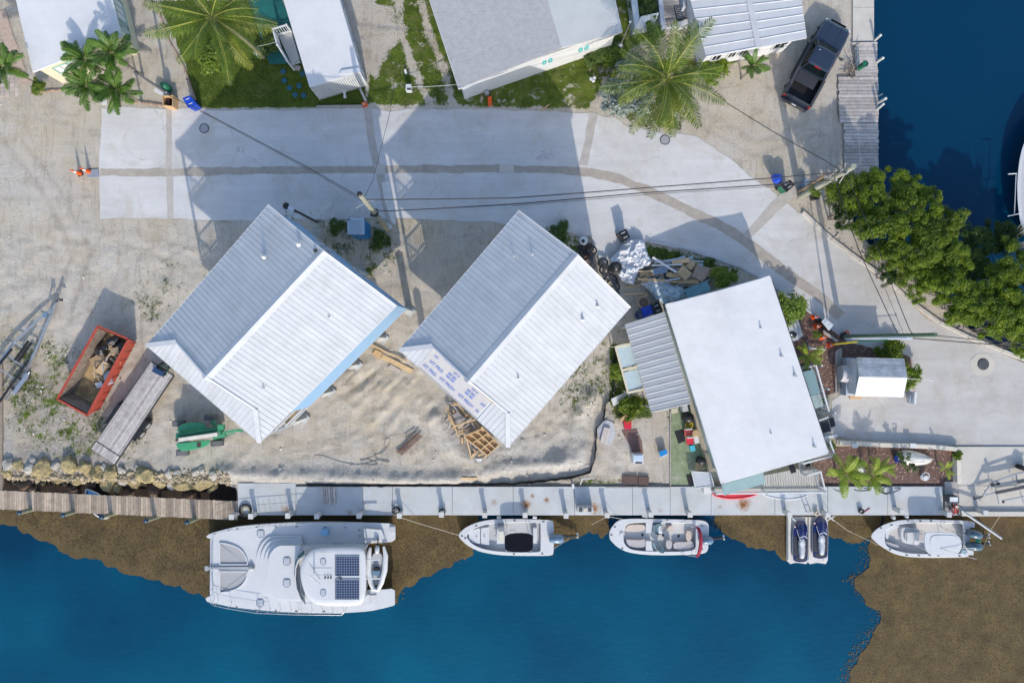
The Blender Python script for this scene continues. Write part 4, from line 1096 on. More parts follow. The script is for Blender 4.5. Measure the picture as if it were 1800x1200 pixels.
for i in range(6):
	for j in range(7):
		x=1187+i*2.7+j*.8; y=13.5+j*3.1-i*.5; p=P(x,y,.55); b.box(p,(.05,.05,.012),rz=.7)
b.build('dot_pattern',M_white,t)
t=thing('planter_box','white planter box with a cream front at the foot of the boardwalk','planter',P(1200,50,0))
flat([(1190,40),(1208,34),(1210,45),(1192,51)],.75,.7,'box',M_white,t); flat([(1190,53),(1200,52),(1204,74),(1192,75)],.4,.35,'cream_step',M_cream,t)
t=thing('pale_wing_wall','pale blue-green wing wall enclosing the dark planting at the top edge','wall',P(1118,30,0))
M_wing=mat('wing_wall_paint',(.52,.58,.60),.7,var=.06)
b=MB(); q=[P(1102,-60,1.3),P(1113,-60,1.3),P(1124,33,1.3),P(1116,50,1.3)]; b.prism([(p.x,p.y) for p in q],0,1.3); b.build('side_wall',M_wing,t)
b=MB(); q=[P(1116,51,.9),P(1125,33,.9),P(1157,26,.9),P(1150,44,.9)]; b.prism([(p.x,p.y) for p in q],0,[.75,1.2,1.2,.75]); b.build('front_wall',M_wing,t)
sheet('green_pad',fractal([(440,-60),(470,-60),(520,55),(532,112),(474,113),(456,60),(436,0)],.6,2,8),0.055,mat('dark_teal_pad',(.008,.115,.105),.75,var=.2,scale=1.3,stain=(.01,.05,.05),stain_amt=.4))
t,rf,pp,ii=gable_low('garden_shed','small white shed with half ribbed half plain roof beside the road',[(1506,628),(1590,630),(1590,698),(1504,696)],2.1,2.5,None,M_white,M_roofwhite,.1,0)
bpy.data.objects.remove(rf)
E=[P(1506,628,2.1),P(1589,630,2.1),P(1588,698,2.1),P(1503,696,2.1)]; RG=[P(1510,662,2.55),P(1595,664,2.55)]
b=MB(); up=Vector((0,0,.05))
for q in ((E[0],RG[0],RG[1],E[1]),(RG[0],E[3],E[2],RG[1])):
	b.add(list(q)+[p-up for p in q],[(0,1,2,3),(7,6,5,4),(0,4,5,1),(1,5,6,2),(2,6,7,3),(3,7,4,0)])
rf=b.build('roof',M_roofwhite,t)
b=MB(); w=ii
for i,r in ((0,RG[0]),(1,RG[1])):
	a_,c_=(ii[0],ii[3]) if i==0 else (ii[1],ii[2])
	m_=(a_+c_)/2; b.add([(a_.x,a_.y,1.95),(c_.x,c_.y,1.95),(m_.x,m_.y,2.42)],[(0,1,2),(2,1,0)])
b.build('gable',M_white,t)
M_oldmet=mat('old_ribbed_sheet',(.42,.44,.47),.6,metal=.2,var=.25,scale=2.5,rnd=.1)
for k in range(10):
	f0,f1=k/10,(k+1)/10; e=Vector((0,0,.02))
	roof_panel(rf,M_oldmet,lerp(E[0],RG[0],f0)+e,lerp(E[0],RG[0],f1)+e,lerp(E[1],RG[1],f0)+e,lerp(E[1],RG[1],f1)+e,rib=.025)
t=thing('shed_lean_to','pale blue boxed side of the shed holding a covered barrel','lean-to',P(1498,665,0))
flat([(1489,629),(1508,629),(1509,695),(1487,695)],.9,.85,'side_box',M_lilac,t)
t=thing('covered_boiler','grey and cream rounded tank lying against the shed','tank',P(1489,657,0))
b=MB(); c0,c1_=P(1476,656,.95),P(1501,657,.95)
b.cyl(c0,lerp(c0,c1_,.52),.52,.58,20,0); b.build('grey_cover',mat('grey_tarp',(.40,.40,.42),.8,bump=.3,bscale=6),t)
b=MB(); b.cyl(lerp(c0,c1_,.53),c1_,.60,.56,20,0); b.build('cream_band',mat('cream_band',(.60,.58,.52),.5),t)
flat([(1494,692),(1515,692),(1515,701),(1494,701)],.12,.1,'shed_step',M_osb,None)
o=bpy.data.objects['shed_step']; tag(o,'brown plywood step at the lower left of the shed','step')
# ---------------------------------------------------------------- vegetation
def leaf_mat(name,col,col2,trans=0.25,rnd=.18):
	m=bpy.data.materials.new(name); m.use_nodes=True
	nt=m.node_tree; n=nt.nodes; l=nt.links; bs=n['Principled BSDF']; out=n['Material Output']
	tc=n.new('ShaderNodeTexCoord'); q=n.new('ShaderNodeTexNoise'); q.inputs['Scale'].default_value=1.6; q.inputs['Detail'].default_value=5; q.inputs['Roughness'].default_value=.8; l.new(tc.outputs['Object'],q.inputs['Vector'])
	r=n.new('ShaderNodeMapRange'); r.inputs['From Min'].default_value=.35; r.inputs['From Max'].default_value=.65; l.new(q.outputs[0],r.inputs['Value'])
	mx=n.new('ShaderNodeMixRGB'); l.new(r.outputs[0],mx.inputs[0]); mx.inputs[1].default_value=col+(1,); mx.inputs[2].default_value=col2+(1,)
	oi=n.new('ShaderNodeObjectInfo'); m2=n.new('ShaderNodeMapRange'); m2.inputs['To Min'].default_value=1-rnd; m2.inputs['To Max'].default_value=1+rnd; l.new(oi.outputs['Random'],m2.inputs['Value'])
	hs=n.new('ShaderNodeHueSaturation'); l.new(mx.outputs[0],hs.inputs['Color']); l.new(m2.outputs[0],hs.inputs['Value'])
	l.new(hs.outputs[0],bs.inputs['Base Color']); bs.inputs['Roughness'].default_value=.5; bs.inputs['Specular IOR Level'].default_value=.35
	tr=n.new('ShaderNodeBsdfTranslucent'); l.new(hs.outputs[0],tr.inputs['Color'])
	ms=n.new('ShaderNodeMixShader'); ms.inputs[0].default_value=trans; l.new(bs.outputs[0],ms.inputs[1]); l.new(tr.outputs[0],ms.inputs[2]); l.new(ms.outputs[0],out.inputs['Surface'])
	return m
M_fcoco=leaf_mat('coconut_frond',(0.036,0.080,0.007),(0.115,0.165,0.013),.14)
M_fyel=leaf_mat('yellowing_frond',(0.25,0.25,0.03),(0.13,0.18,0.02),.14)
M_fdry=leaf_mat('dry_frond',(0.30,0.20,0.11),(0.22,0.15,0.09),.1)
M_fdark=leaf_mat('dark_palm_frond',(0.040,0.105,0.012),(0.085,0.18,0.022))
M_fbright=leaf_mat('bright_palm_frond',(0.16,0.24,0.02),(0.26,0.34,0.03))
M_mang=leaf_mat('mangrove_leaves',(0.05,0.10,0.005),(0.20,0.275,0.012))
M_mang2=leaf_mat('dark_mangrove_leaves',(0.025,0.06,0.008),(0.06,0.11,0.016))
M_shrub=leaf_mat('shrub_leaves',(0.10,0.17,0.02),(0.19,0.26,0.03))
M_silver=leaf_mat('silver_leaves',(0.20,0.25,0.22),(0.30,0.36,0.33),.1)
M_weeds=leaf_mat('weed_leaves',(0.055,0.10,0.02),(0.11,0.17,0.035))
M_twig=mat('twig_bark',(0.20,0.17,0.15),0.9,var=.2)
M_rib_=mat('frond_midrib',(.26,.27,.05),.6,var=.2)
def frond_mesh(name,L,n,ll,droop,seed,m,lw=.06,lift=.35,curl=.25):
	rg=random.Random(seed); b=MB(); pts=[]
	for i in range(13):
		t=i/12
		x=L*(t-.08*droop*t ** 3); z=L*(lift*t-droop*t*t*.75)
		y=L*curl*.25*math.sin(t*2.2)*(1 if seed % 2 else -1)
		pts.append(Vector((x,y,z)))
	b.tube(pts,[.035*(1-.75*i/12)*L/3.5 for i in range(13)],4,1)
	for k in range(n):
		t=.10+.88*k/n; i=min(int(t*12),11); p=lerp(pts[i],pts[i+1],t*12-i); d=(pts[i+1]-pts[i]).normalized()
		sl=ll*(math.sin(PI*min(1,t*.82+.14)) ** .7)*rg.uniform(.85,1.1)
		for sg in (-1,1):
			side=Vector((0,0,1)).cross(d).normalized()*sg
			dr=(side*1.0+d*rg.uniform(.45,.75)+Vector((0,0,-.12-.35*rg.random()))).normalized()
			w=d*lw*.5
			mid=p+dr*sl*.55+Vector((0,0,.02)); tip=p+dr*sl+Vector((0,0,-sl*rg.uniform(.15,.45)))
			b.add([p-w*.5,p+w*.5,mid+w,mid-w,tip],[(0,1,2,3),(3,2,4)],0)
	me=b.mesh(name,[m,M_rib_])
	return me
def palm(name,label,px,py,h,fmeshes,n,L0,trunk_r=.13,base=None,group=None,cat='palm tree',seed=1,tilt=(-.25,.55),extra=(),scale=1.0):
	rg=random.Random(seed); crown=P(px,py,h)
	bs_=P(base[0],base[1],0) if base else Vector((crown.x+rg.uniform(-.15,.15),crown.y+rg.uniform(-.15,.15),0))
	t=thing(name,label,cat,bs_,group=group)
	b=MB(); k=9; pts=[lerp(bs_,crown,i/k)+Vector((0,0,0))-Vector(((crown-bs_).x,(crown-bs_).y,0))*.35*math.sin(PI*i/k)*.5 for i in range(k+1)]
	b.tube(pts,[trunk_r*(1.5 if i==0 else 1.0-.25*i/k)*(1.06 if i % 2 else .97) for i in range(k+1)],9); b.build('trunk',M_bark,t)
	for i in range(n):
		a=2.39996*i+rg.uniform(-.2,.2)
		el=tilt[0]+(tilt[1]-tilt[0])*(i/n)
		o=link('frond',rg.choice(fmeshes),t,loc=crown-bs_+Vector((0,0,rg.uniform(-.1,.05))),rot=(rg.uniform(-.25,.25),-el,a))
		s=rg.uniform(.85,1.08)*scale; o.scale=(s,s,s)
	for a,el,me in extra:
		o=link('frond',me,t,loc=crown-bs_,rot=(0,-el,a))
	return t
F_coco=[frond_mesh('frond',3.9,52,.72,d,3+i,M_fcoco,.045,.30) for i,d in enumerate((.42,.62,.36,.52))]
F_yel=[frond_mesh('frond',3.5,42,.75,.6,8,M_fyel,.055,.25)]
F_dry=[frond_mesh('frond',3.2,30,.6,.9,9,M_fdry,.05,.1)]
F_dark=[frond_mesh('frond',1.6,34,.36,d,12+i,M_fdark,.055,.5,.6) for i,d in enumerate((.6,.75,.5))]
F_bright=[frond_mesh('frond',1.6,30,.38,d,16+i,M_fbright,.045,.5,.5) for i,d in enumerate((.55,.7,.45))]
palm('coconut_palm','large coconut palm spreading over the pale road and silver shrub',1172,138,5.2,F_coco,21,3.9,.16,(1160,150),seed=4,tilt=(-.35,.9),
	 extra=[(R(-40),-.3,F_yel[0]),(R(-75),-.4,F_yel[0]),(R(-55),-.6,F_dry[0]),(R(-95),-.65,F_dry[0]),(R(170),-.1,F_yel[0]),(R(30),-.5,F_dry[0]),(R(200),-.45,F_yel[0]),(R(-120),-.25,F_coco[1])])
palm('coconut_palm','coconut palm with a bare leaning trunk at the top left beside the teal pad',372,30,6.2,F_coco,19,3.9,.14,(462,99),seed=9,tilt=(-.35,.8),scale=.95,extra=[(R(-50),-.45,F_yel[0]),(R(5),-.3,F_yel[0])])
for i,(px,py,h,lab) in enumerate(((150,105,3.2,'young dark green palm, upper left one of the five before the cream house'),(198,95,3.6,'young dark green palm nearest the cream house corner'),
									  (155,152,2.6,'young dark green palm, lower left one of the five before the cream house'),(207,160,2.6,'young dark green palm nearest the pale road'),
									  (8,120,3.0,'dark green palm cut by the left edge of the picture'))):
	palm('young_palm',lab,px,py,h,F_dark,19,1.5,.08,group='young palms before the cream house',seed=20+i,tilt=(-.25,.9),scale=1.0)
palm('young_palm','small dark palm standing in front of the metal-roofed house wall',1325,116,1.9,F_dark,13,1.5,.07,seed=31,tilt=(-.1,.9),scale=.66)
for px,py,h,s,lab,n in ((1487,832,1.7,1.02,'bright green palm nearest the deck in the mulch bed',14),(1533,836,1.3,.85,'yellow-green palm between the upturned boats',11),
						  (1549,820,1.3,.62,'small yellow-green palm just above its neighbour',9),(1662,823,.9,.5,'smallest palm at the right end of the mulch bed',7),(1421,624,1.2,.68,'bright palm tuft right of the white roof near the ladder',11)):
	palm('garden_palm',lab,px,py,h,F_bright,n,1.5,.06,group='bright palms in the mulch beds',seed=int(px),tilt=(-.2,.8),scale=s)
def scatter(n,field,seed,lo=(-34.5,-23),hi=(34.5,23),power=1.0):
	rg=np.random.default_rng(seed); x=rg.uniform(lo[0],hi[0],n*8); y=rg.uniform(lo[1],hi[1],n*8)
	f=sample(field,x,y); keep=rg.random(len(x))<f ** power
	x,y=x[keep][:n],y[keep][:n]
	return x,y,sample(GZ,x,y)
rg_=np.random.default_rng(55)
def crown_mesh(name,seed,m,clumps=70,leaves=75,size=.075,flat=.75,cr=.30):
	rg=np.random.default_rng(seed); V=[]; F=[]
	a=rg.uniform(0,2*PI,clumps); u=np.sqrt(rg.uniform(0,1,clumps))
	hz=np.sqrt(np.clip(1-u*u,0,1))*flat*rg.uniform(.25,1.15,clumps)
	lob=1+.30*np.sin(3*a+seed)+.2*np.sin(5*a+2*seed)
	C=np.stack([u*lob*np.cos(a)*.92,u*lob*np.sin(a)*.92,hz],-1)
	P_=np.repeat(C,leaves,0); N=len(P_)
	d=rg.normal(size=(N,3)); d /= np.linalg.norm(d,axis=1)[:,None]; r=cr*rg.uniform(.4,1.15,N)[:,None]*np.repeat(rg.uniform(.6,1.2,clumps),leaves)[:,None]
	d[:,2]=np.abs(d[:,2])*.8-.15
	P_=P_+d*r
	nrm=d*.8+rg.normal(size=(N,3))*.55+np.array([0,0,.6]); nrm /= np.linalg.norm(nrm,axis=1)[:,None]
	t=np.cross(nrm,rg.normal(size=(N,3))); t /= np.linalg.norm(t,axis=1)[:,None]; s=np.cross(nrm,t)
	sz=size*rg.uniform(.6,1.3,N)[:,None]
	V=np.stack([P_-t*sz,P_+s*sz*.5,P_+t*sz,P_-s*sz*.5],1).reshape(-1,3)
	F=np.arange(N*4).reshape(-1,4)
	return np_mesh(name,V,F,[m])
def tree(name,label,px,py,r,h,me,cat,group=None,seed=0,trunk=True,sq=1.0):
	"""r in photo pixels at the crown's middle height"""
	r=r*.93 if name[:3]=='man' else r
	c=P(px+(5 if name[:3]=='man' else 0),py-(5 if name[:3]=='man' else 0),h*.8); rr=r*GS*(1-h*.8/CAM_H); rg=random.Random(seed*31+int(px))
	zb=-1.6 if name=='mangrove_tree' else 0
	t=thing(name,label,cat,(c.x,c.y,zb),group=group)
	b=MB()
	if trunk:
		top=h*.75
		for k in range(4):
			a=k*1.7+rg.random(); e=Vector((c.x+math.cos(a)*rr*.55,c.y+math.sin(a)*rr*.55,top))
			b.tube([Vector((c.x+math.cos(a)*.08,c.y+math.sin(a)*.08,zb)),Vector((c.x+math.cos(a)*rr*.15,c.y+math.sin(a)*rr*.15,lerp(zb,top,.5))),e],[.07,.05,.02],5)
		b.build('trunk',M_twig,t)
	z0=h-rr*.75*sq*1.15
	o=link('crown',me,t,loc=(0,0,max(z0,0.02 if not trunk else z0)-zb),rot=(0,0,rg.uniform(0,6.28))); o.scale=(rr*rg.uniform(.85,1.15),rr*rg.uniform(.85,1.15),rr*sq*rg.uniform(.85,1.2))
	return t
MC=[crown_mesh('crown',40+i,M_mang if i<4 else M_mang2,74,190,.038,cr=.215) for i in range(6)]
mt=[(1483,340,40,3.4,0),(1527,352,44,3.8,1),(1590,338,36,3.2,2),(1480,378,28,2.6,4),(1550,398,48,4.2,3),(1612,378,44,3.8,0),(1655,398,40,3.6,1),(1570,448,46,4.0,2),(1628,440,46,4.2,3),
	  (1668,455,36,3.4,0),(1610,492,42,3.6,1),(1662,508,44,3.8,2),(1712,478,36,2.6,5),(1722,432,40,2.4,4),(1764,418,34,2.2,5),(1785,470,40,4.0,3),(1752,505,40,3.6,0),(1712,540,46,4.0,1),
	  (1764,556,46,4.2,2),(1802,520,44,4.2,3),(1806,590,40,3.8,0),(1850,560,46,4,1),(1745,585,22,2.4,2),(1560,488,20,1.8,4),(1790,612,24,2.4,1)]
ordw=['first','second','third','fourth','fifth','sixth','seventh','eighth','ninth','tenth','eleventh','twelfth','thirteenth','fourteenth','fifteenth','sixteenth','seventeenth','eighteenth','nineteenth','twentieth',
		'twenty-first','twenty-second','twenty-third','twenty-fourth','twenty-fifth','twenty-sixth','twenty-seventh','twenty-eighth','twenty-ninth','thirtieth','thirty-first','thirty-second','thirty-third','thirty-fourth','thirty-fifth','thirty-sixth']
for i,(px,py,r,h,k) in enumerate(sorted(mt)):
	tree('mangrove_tree',('dark low' if k>3 else 'bright green')+' mangrove between kerb and canal, ' + ordw[i]+' crown counted from the left',px,py,r,h,MC[k],'mangrove','mangroves between the road and the canal',i)
x,y,z=scatter(2400,np.exp(-((PY-841)/9.0) ** 2)*soft(sdf([(4,800),(404,800),(404,870),(4,870)],PX,PY),3),23,lo=(-34.2,-10.2),hi=(-18.8,-7.6))
N=len(x); OC=np.array([[1,0,0],[0,1,0],[-1,0,0],[0,-1,0],[0,0,.8],[0,0,-.5]]); sz=(rg_.pareto(2.2,N)*.05+.035).clip(0,.24)[:,None,None]; V=np.stack([x,y,np.maximum(z,-.8)+.02],-1)[:,None,:]+OC[None]*sz*rg_.uniform(.6,1.3,(N,6,1))
FO=np.array([[0,1,4],[1,2,4],[2,3,4],[3,0,4],[1,0,5],[2,1,5],[3,2,5],[0,3,5]])
o=link('bank_rubble',np_mesh('bank_rubble',V.reshape(-1,3),(FO[None]+6*np.arange(N)[:,None,None]).reshape(-1,3),[mat('bank_stone',(.30,.25,.17),.95,var=.55,scale=5)])); tag(o,'small broken stones between the boulders along the basin bank','rubble',kind='stuff')
t=thing('bare_tree','leafless grey branches among the dark mangroves at the water','tree',P(1738,440,-.8)); rg=random.Random(5)
b=MB(); c=P(1738,440,-.8)
for k in range(26):
	a=rg.uniform(0,6.28); r1=rg.uniform(.4,1.5); e=c+Vector((math.cos(a)*r1,math.sin(a)*r1,3.6+rg.uniform(-.6,.7)))
	b.tube([c+Vector((0,0,1.4)),lerp(c,e,.6)+Vector((0,0,.6)),e],[.03,.02,.008],4)
b.tube([c,c+Vector((0,0,1.5))],.07,6); b.build('branch',mat('grey_bark',(.38,.37,.36),.9),t)
SC_=[crown_mesh('crown',60+i,m,55,60,.10,.6,.34) for i,m in enumerate((M_shrub,M_silver,M_mang,M_weeds))]
for lab,px,py,r,h,k in (('silver-leaved round shrub below the big coconut palm',1103,160,36,1.6,1),('bright green shrub between the debris heap and white roof',1272,488,20,1.2,0),('round bright shrub right of the white roof corner',1386,545,27,1.6,0),
							 ('bright yellow-green bush below the leaning palm',378,98,30,1.6,0),('small bush at the wall of the cream house',66,152,12,.8,0),('dark shrub along the metal-roofed house wall',1255,118,24,1.1,2),
							 ('flowering shrub at the right end of the shed',1603,660,21,1.2,2),('low shrub above the ribbed shed roof',1572,620,24,.9,2),('leafy shrub behind the pale wing wall',1150,58,16,1.2,0),
							 ('dark shrub inside the pale wing wall',1136,8,22,1.4,3),('round cactus-like bush at the corner of the ramp',1684,801,8,.6,2),('bush beside the corner railing',1460,783,9,.6,0),
							 ('green climber left of the grey awning',1089,655,15,.8,0),('dark green bush below the lattice panel',1110,716,20,.9,2),('spiky light plant beside the traffic cones',1436,588,8,.6,0),
							 ('thin-leaved sapling over the upturned white boat',1592,812,26,1.5,3),('leafy shrub right of the leaning palm trunk',476,70,20,.8,3),('low bush on the verge behind the debris',1245,470,16,.5,3),('low green bush below the white wall of the grey-roofed house',1050,88,20,.8,3),
							 ('wild bush on the verge left of the debris',985,408,15,.5,3),('small bush left of the portable toilet',590,398,12,.5,3),('weedy bush behind the portable toilet',668,420,16,.4,3),('potted green plant on the side porch',1447,704,7,.7,0),('weedy bush beside the wing wall',1082,100,18,.6,0)):
	me=SC_[k]
	if 'sapling' in lab: me=crown_mesh('crown',77,M_weeds,16,26,.085,.7,.2)
	tree('garden_shrub',lab,px,py,r,h,me,'shrub',None,int(px),trunk='sapling' in lab,sq=.8)
ragged=vnoise(PX,PY,34,5,6)
ragged=np.clip((ragged-.42)*4,0,1)
mGr=np.where(mG>.7,mG,mG*ragged*1.4)
x,y,z=scatter(62000,np.clip(mGr,0,1),1,power=1.6)
rg=np.random.default_rng(2); N=len(x); a=rg.uniform(0,2*PI,(N,3)); hh=rg.uniform(.03,.10,(N,3)); ww=rg.uniform(.012,.03,(N,3)); le=rg.uniform(.02,.10,(N,3))
bx=x[:,None]+rg.normal(0,.04,(N,3)); by=y[:,None]+rg.normal(0,.04,(N,3)); bz=z[:,None]-.01
V=np.stack([np.stack([bx-np.sin(a)*ww,by+np.cos(a)*ww,bz+0*a],-1),np.stack([bx+np.sin(a)*ww,by-np.cos(a)*ww,bz+0*a],-1),np.stack([bx+np.cos(a)*le,by+np.sin(a)*le,bz+hh],-1)],2).reshape(-1,3)
M_grass=leaf_mat('grass_blades',(0.055,0.10,0.012),(0.15,0.21,0.025),.2)
o=link('grass',np_mesh('grass',V,np.arange(len(V)).reshape(-1,3),[M_grass])); tag(o,'short green grass and weeds growing across the lawns and sandy lot','grass',kind='stuff')
weed=np.zeros(PX.shape)
for poly,w,am in LAWNS[3:]: weed=np.maximum(weed,am*soft(sdf(poly,PX,PY),w))
x,y,z=scatter(9000,np.clip(weed*ragged,0,1),6,power=1.2)
N=len(x); k=5; P_=np.stack([x,y,z+.03],-1).repeat(k,0)+rg.normal(0,.06,(N*k,3))*np.array([1,1,.4]); n_=rg.normal(size=(N*k,3))*.5+np.array([0,0,1]); n_ /= np.linalg.norm(n_,axis=1)[:,None]
tt=np.cross(n_,rg.normal(size=(N*k,3))); tt /= np.linalg.norm(tt,axis=1)[:,None]; ss=np.cross(n_,tt); sz=rg.uniform(.03,.075,(N*k,1))
V=np.stack([P_-tt*sz,P_+ss*sz*.5,P_+tt*sz,P_-ss*sz*.5],1).reshape(-1,3)
o=link('weeds',np_mesh('weeds',V,np.arange(len(V)).reshape(-1,4),[M_weeds])); tag(o,'patchy broad-leaved weeds spreading over the pale rubble lot','weeds',kind='stuff')
land=soft(LSD,2)*(1-soft(sdf(ROAD,PX,PY),3))*(1-soft(sdf([(405,850),(3000,780),(3000,1000),(405,1000)],PX,PY),2))
fld=np.clip((.05+.75*np.clip(mP,0,1)+.5*mS*ragged+.7*weed)*land*(1-.95*soft(sdf([(0,180),(1540,180),(1540,-100),(0,-100)],PX,PY),4)),0,1)
x,y,z=scatter(26000,fld,9)
N=len(x); sz=(rg.pareto(2.6,N)*.012+.012).clip(0,.13)[:,None,None]
O=np.array([[1,0,0],[0,1,0],[-1,0,0],[0,-1,0],[0,0,.8],[0,0,-.5]])
V=np.stack([x,y,z+.0],-1)[:,None,:]+O[None]*sz*rg.uniform(.6,1.3,(N,6,1))
Fq=np.array([[0,1,4],[1,2,4],[2,3,4],[3,0,4],[1,0,5],[2,1,5],[3,2,5],[0,3,5]])
o=link('gravel',np_mesh('gravel',V.reshape(-1,3),(Fq[None]+6*np.arange(N)[:,None,None]).reshape(-1,3),[mat('lime_stones',(.50,.48,.44),.9,var=.4,scale=5)])); tag(o,'loose pale lime stones scattered over the building lot','gravel',kind='stuff')
mul=soft(sdf([(1425,784),(1674,784),(1674,856),(1430,856)],PX,PY),1)+soft(sdf(MULCH[0],PX,PY),1)+soft(sdf(MULCH[2],PX,PY),1)
x,y,z=scatter(9000,np.clip(mul,0,1),12)
N=len(x); a=rg.uniform(0,PI,N); L_=rg.uniform(.03,.09,N); w_=rg.uniform(.01,.03,N); cx=np.cos(a); sx=np.sin(a)
zz=z+rg.uniform(.01,.04,N)
V=np.stack([np.stack([x+cx*L_*i-sx*w_*j,y+sx*L_*i+cx*w_*j,zz+rg.uniform(-.01,.01,N)],-1) for i,j in ((-1,-1),(1,-1),(1,1),(-1,1))],1).reshape(-1,3)
o=link('wood_chips',np_mesh('wood_chips',V,np.arange(len(V)).reshape(-1,4),[mat('wood_chip',(.38,.25,.20),.9,var=.5,scale=15)])); tag(o,'reddish wood chip mulch covering the garden beds','mulch',kind='stuff')
allw=np.zeros(PX.shape)
for w in (W1,W2,W3,W4): allw=np.maximum(allw,soft(sdf(w,PX,PY),3))
wet=allw*(LSD<0)
x,y,z=scatter(20000,np.clip(wet,0,1)*(.35+.65*np.clip((vnoise(PX,PY,18,90,5)-.35)*3,0,1)),14,lo=(-36,-24.4),hi=(36,-9))
N=len(x); a=rg.uniform(0,2*PI,N); s_=rg.uniform(.025,.075,N)
V=np.stack([np.stack([x+np.cos(a+q)*s_*f,y+np.sin(a+q)*s_*f,WZ+.034+rg.uniform(0,.012,N)],-1) for q,f in ((0,1),(1.9,.6),(3.3,1.1),(4.6,.5))],1).reshape(-1,3)
o=link('sargassum_fronds',np_mesh('sargassum_fronds',V,np.arange(len(V)).reshape(-1,4),[leaf_mat('sargassum_frond',(0.070,0.048,0.017),(0.135,0.095,0.033),.1)])); tag(o,'brown seaweed fronds breaking the surface of the floating mats','seaweed',kind='stuff')
x,y,z=scatter(3200,np.clip((np.maximum.reduce([soft(sdf(w,PX,PY)+6,9) for w in (W1,W2,W3,W4)])*(1-allw)*(LSD<0)) ** 1.5,0,1)*np.clip((vnoise(PX,PY,12,95,4)-.45)*6,0,1) ** 2,15,lo=(-36,-24.4),hi=(36,-10))
N=len(x); a=rg.uniform(0,2*PI,N); s_=rg.uniform(.02,.10,N)
V=np.stack([np.stack([x+np.cos(a+q)*s_*f,y+np.sin(a+q)*s_*f,WZ+.02+rg.uniform(0,.02,N)],-1) for q,f in ((0,1),(1.9,.6),(3.3,1.1),(4.6,.5))],1).reshape(-1,3)
o=link('drifting_sargassum',np_mesh('drifting_sargassum',V,np.arange(len(V)).reshape(-1,4),[leaf_mat('drifting_frond',(0.04,0.035,0.014),(0.12,0.09,0.03),.1)])); tag(o,'small brown seaweed scraps drifting off the edges of the mats','seaweed',kind='stuff')
import bmesh
M_yrock=mat('yellow_limerock',(.31,.25,.125),.95,var=.45,scale=9,bump=1.0,bscale=16,rnd=.2,stain=(.10,.075,.045),stain_amt=.9)
M_wrock=mat('white_limerock',(.36,.34,.30),.95,var=.3,scale=7,bump=1.0,bscale=14,rnd=.1,stain=(.25,.22,.18),stain_amt=.5)
M_drock=mat('dark_wet_rock',(.10,.06,.04),.6,var=.3,scale=4,bump=.8,bscale=10)
def rock(px,py,r,z,m,seed,parent=None,name='boulder',sub=4,sz=.62):
	bm=bmesh.new(); bmesh.ops.create_icosphere(bm,subdivisions=sub,radius=1)
	o_=Vector((seed*3.1,seed*1.7,seed*2.3)); rg=random.Random(seed); ax=rg.uniform(.75,1.15)
	pl=[(Vector((rg.gauss(0,1),rg.gauss(0,1),rg.gauss(0,1))).normalized(),rg.uniform(.55,.85)) for _ in range(7)]
	for v in bm.verts:
		n_=v.co.normalized()
		for pn,pd in pl:
			dd=v.co.dot(pn)
			if dd>pd: v.co-=pn*(dd-pd)*.85
		v.co+=n_*(.22*mnoise.noise(n_*1.6+o_)+.10*mnoise.noise(n_*5+o_)+.05*mnoise.noise(n_*12+o_))
	rr=r*GS
	c=P(px,py,z)
	for v in bm.verts: v.co=Vector((v.co.x*rr*ax,v.co.y*rr/ax,v.co.z*rr*sz))
	me=bpy.data.meshes.new(name); bm.to_mesh(me); bm.free(); me.materials.append(m)
	for p in me.polygons: p.use_smooth=True
	o=link(name,me,parent,loc=c); o.rotation_euler=(0,0,rg.uniform(0,6))
	return o
bl=[(15,815,12,0),(14,829,10,1),(32,818,11,1),(52,822,11,0),(76,826,18,1),(60,811,8,0),(98,818,9,0),(124,815,16,1),(107,838,12,1),(136,838,16,1),(151,821,13,1),(170,832,13,1),(183,822,8,0),(197,830,14,1),
	  (190,849,14,1),(206,856,8,1),(217,842,10,0),(235,844,13,1),(256,834,16,1),(280,843,14,1),(297,832,9,0),(303,851,9,0),(324,847,20,1),(344,829,8,0),(361,845,17,1),(374,858,8,1),(377,834,9,0),(389,842,8,0),(215,826,7,0),(240,822,6,0),
	  (311,831,7,0),(355,826,7,0)]
for i,(px,py,r,k) in enumerate(sorted(bl)):
	r *= 1.06
	o=rock(px,py,r,gz(px,py)-.02 if py<836 else -.35,M_yrock if k else M_wrock,i+3,sz=.7 if r>10 else .6)
	tag(o,('large ' if r>13 else '')+('pitted yellow' if k else 'pale white')+' boulder edging the dark basin, ' + ordw[i]+' from the left','boulder','boulders edging the basin')
for i,(px,py,r) in enumerate(((45,848,16),(160,848,12),(228,862,12),(270,860,14),(330,868,12),(128,858,9))):
	tag(rock(px,py,r,-.95,M_drock,60+i),'dark wet boulder low in the basin water, ' + ordw[i]+' from the left' ,'boulder','wet boulders in the basin')
rg2=random.Random(8)
for k in range(3):
	pass
RB=[(1445,395),(1480,412),(1500,440),(1545,470),(1600,512),(1640,545),(1670,567),(1720,583),(1780,605)]
fl=np.exp(-(pdist([(1560,478),(1600,508),(1640,545),(1690,575),(1790,612)],PX,PY)/7) ** 2)+.8*np.exp(-(pdist([(1445,395),(1500,440),(1560,478)],PX,PY)/9) ** 2)
x,y,z=scatter(2600,np.clip(fl,0,1),21)
N=len(x); sz=rg.uniform(.03,.16,N)[:,None,None]; V=np.stack([x,y,z+.02],-1)[:,None,:]+O[None]*sz*rg.uniform(.6,1.3,(N,6,1))
o=link('shore_rubble',np_mesh('shore_rubble',V.reshape(-1,3),(Fq[None]+6*np.arange(N)[:,None,None]).reshape(-1,3),[mat('shore_stone',(.40,.37,.33),.9,var=.5,scale=4)])); tag(o,'broken rubble and stones between the kerb and the mangroves','rubble',kind='stuff')
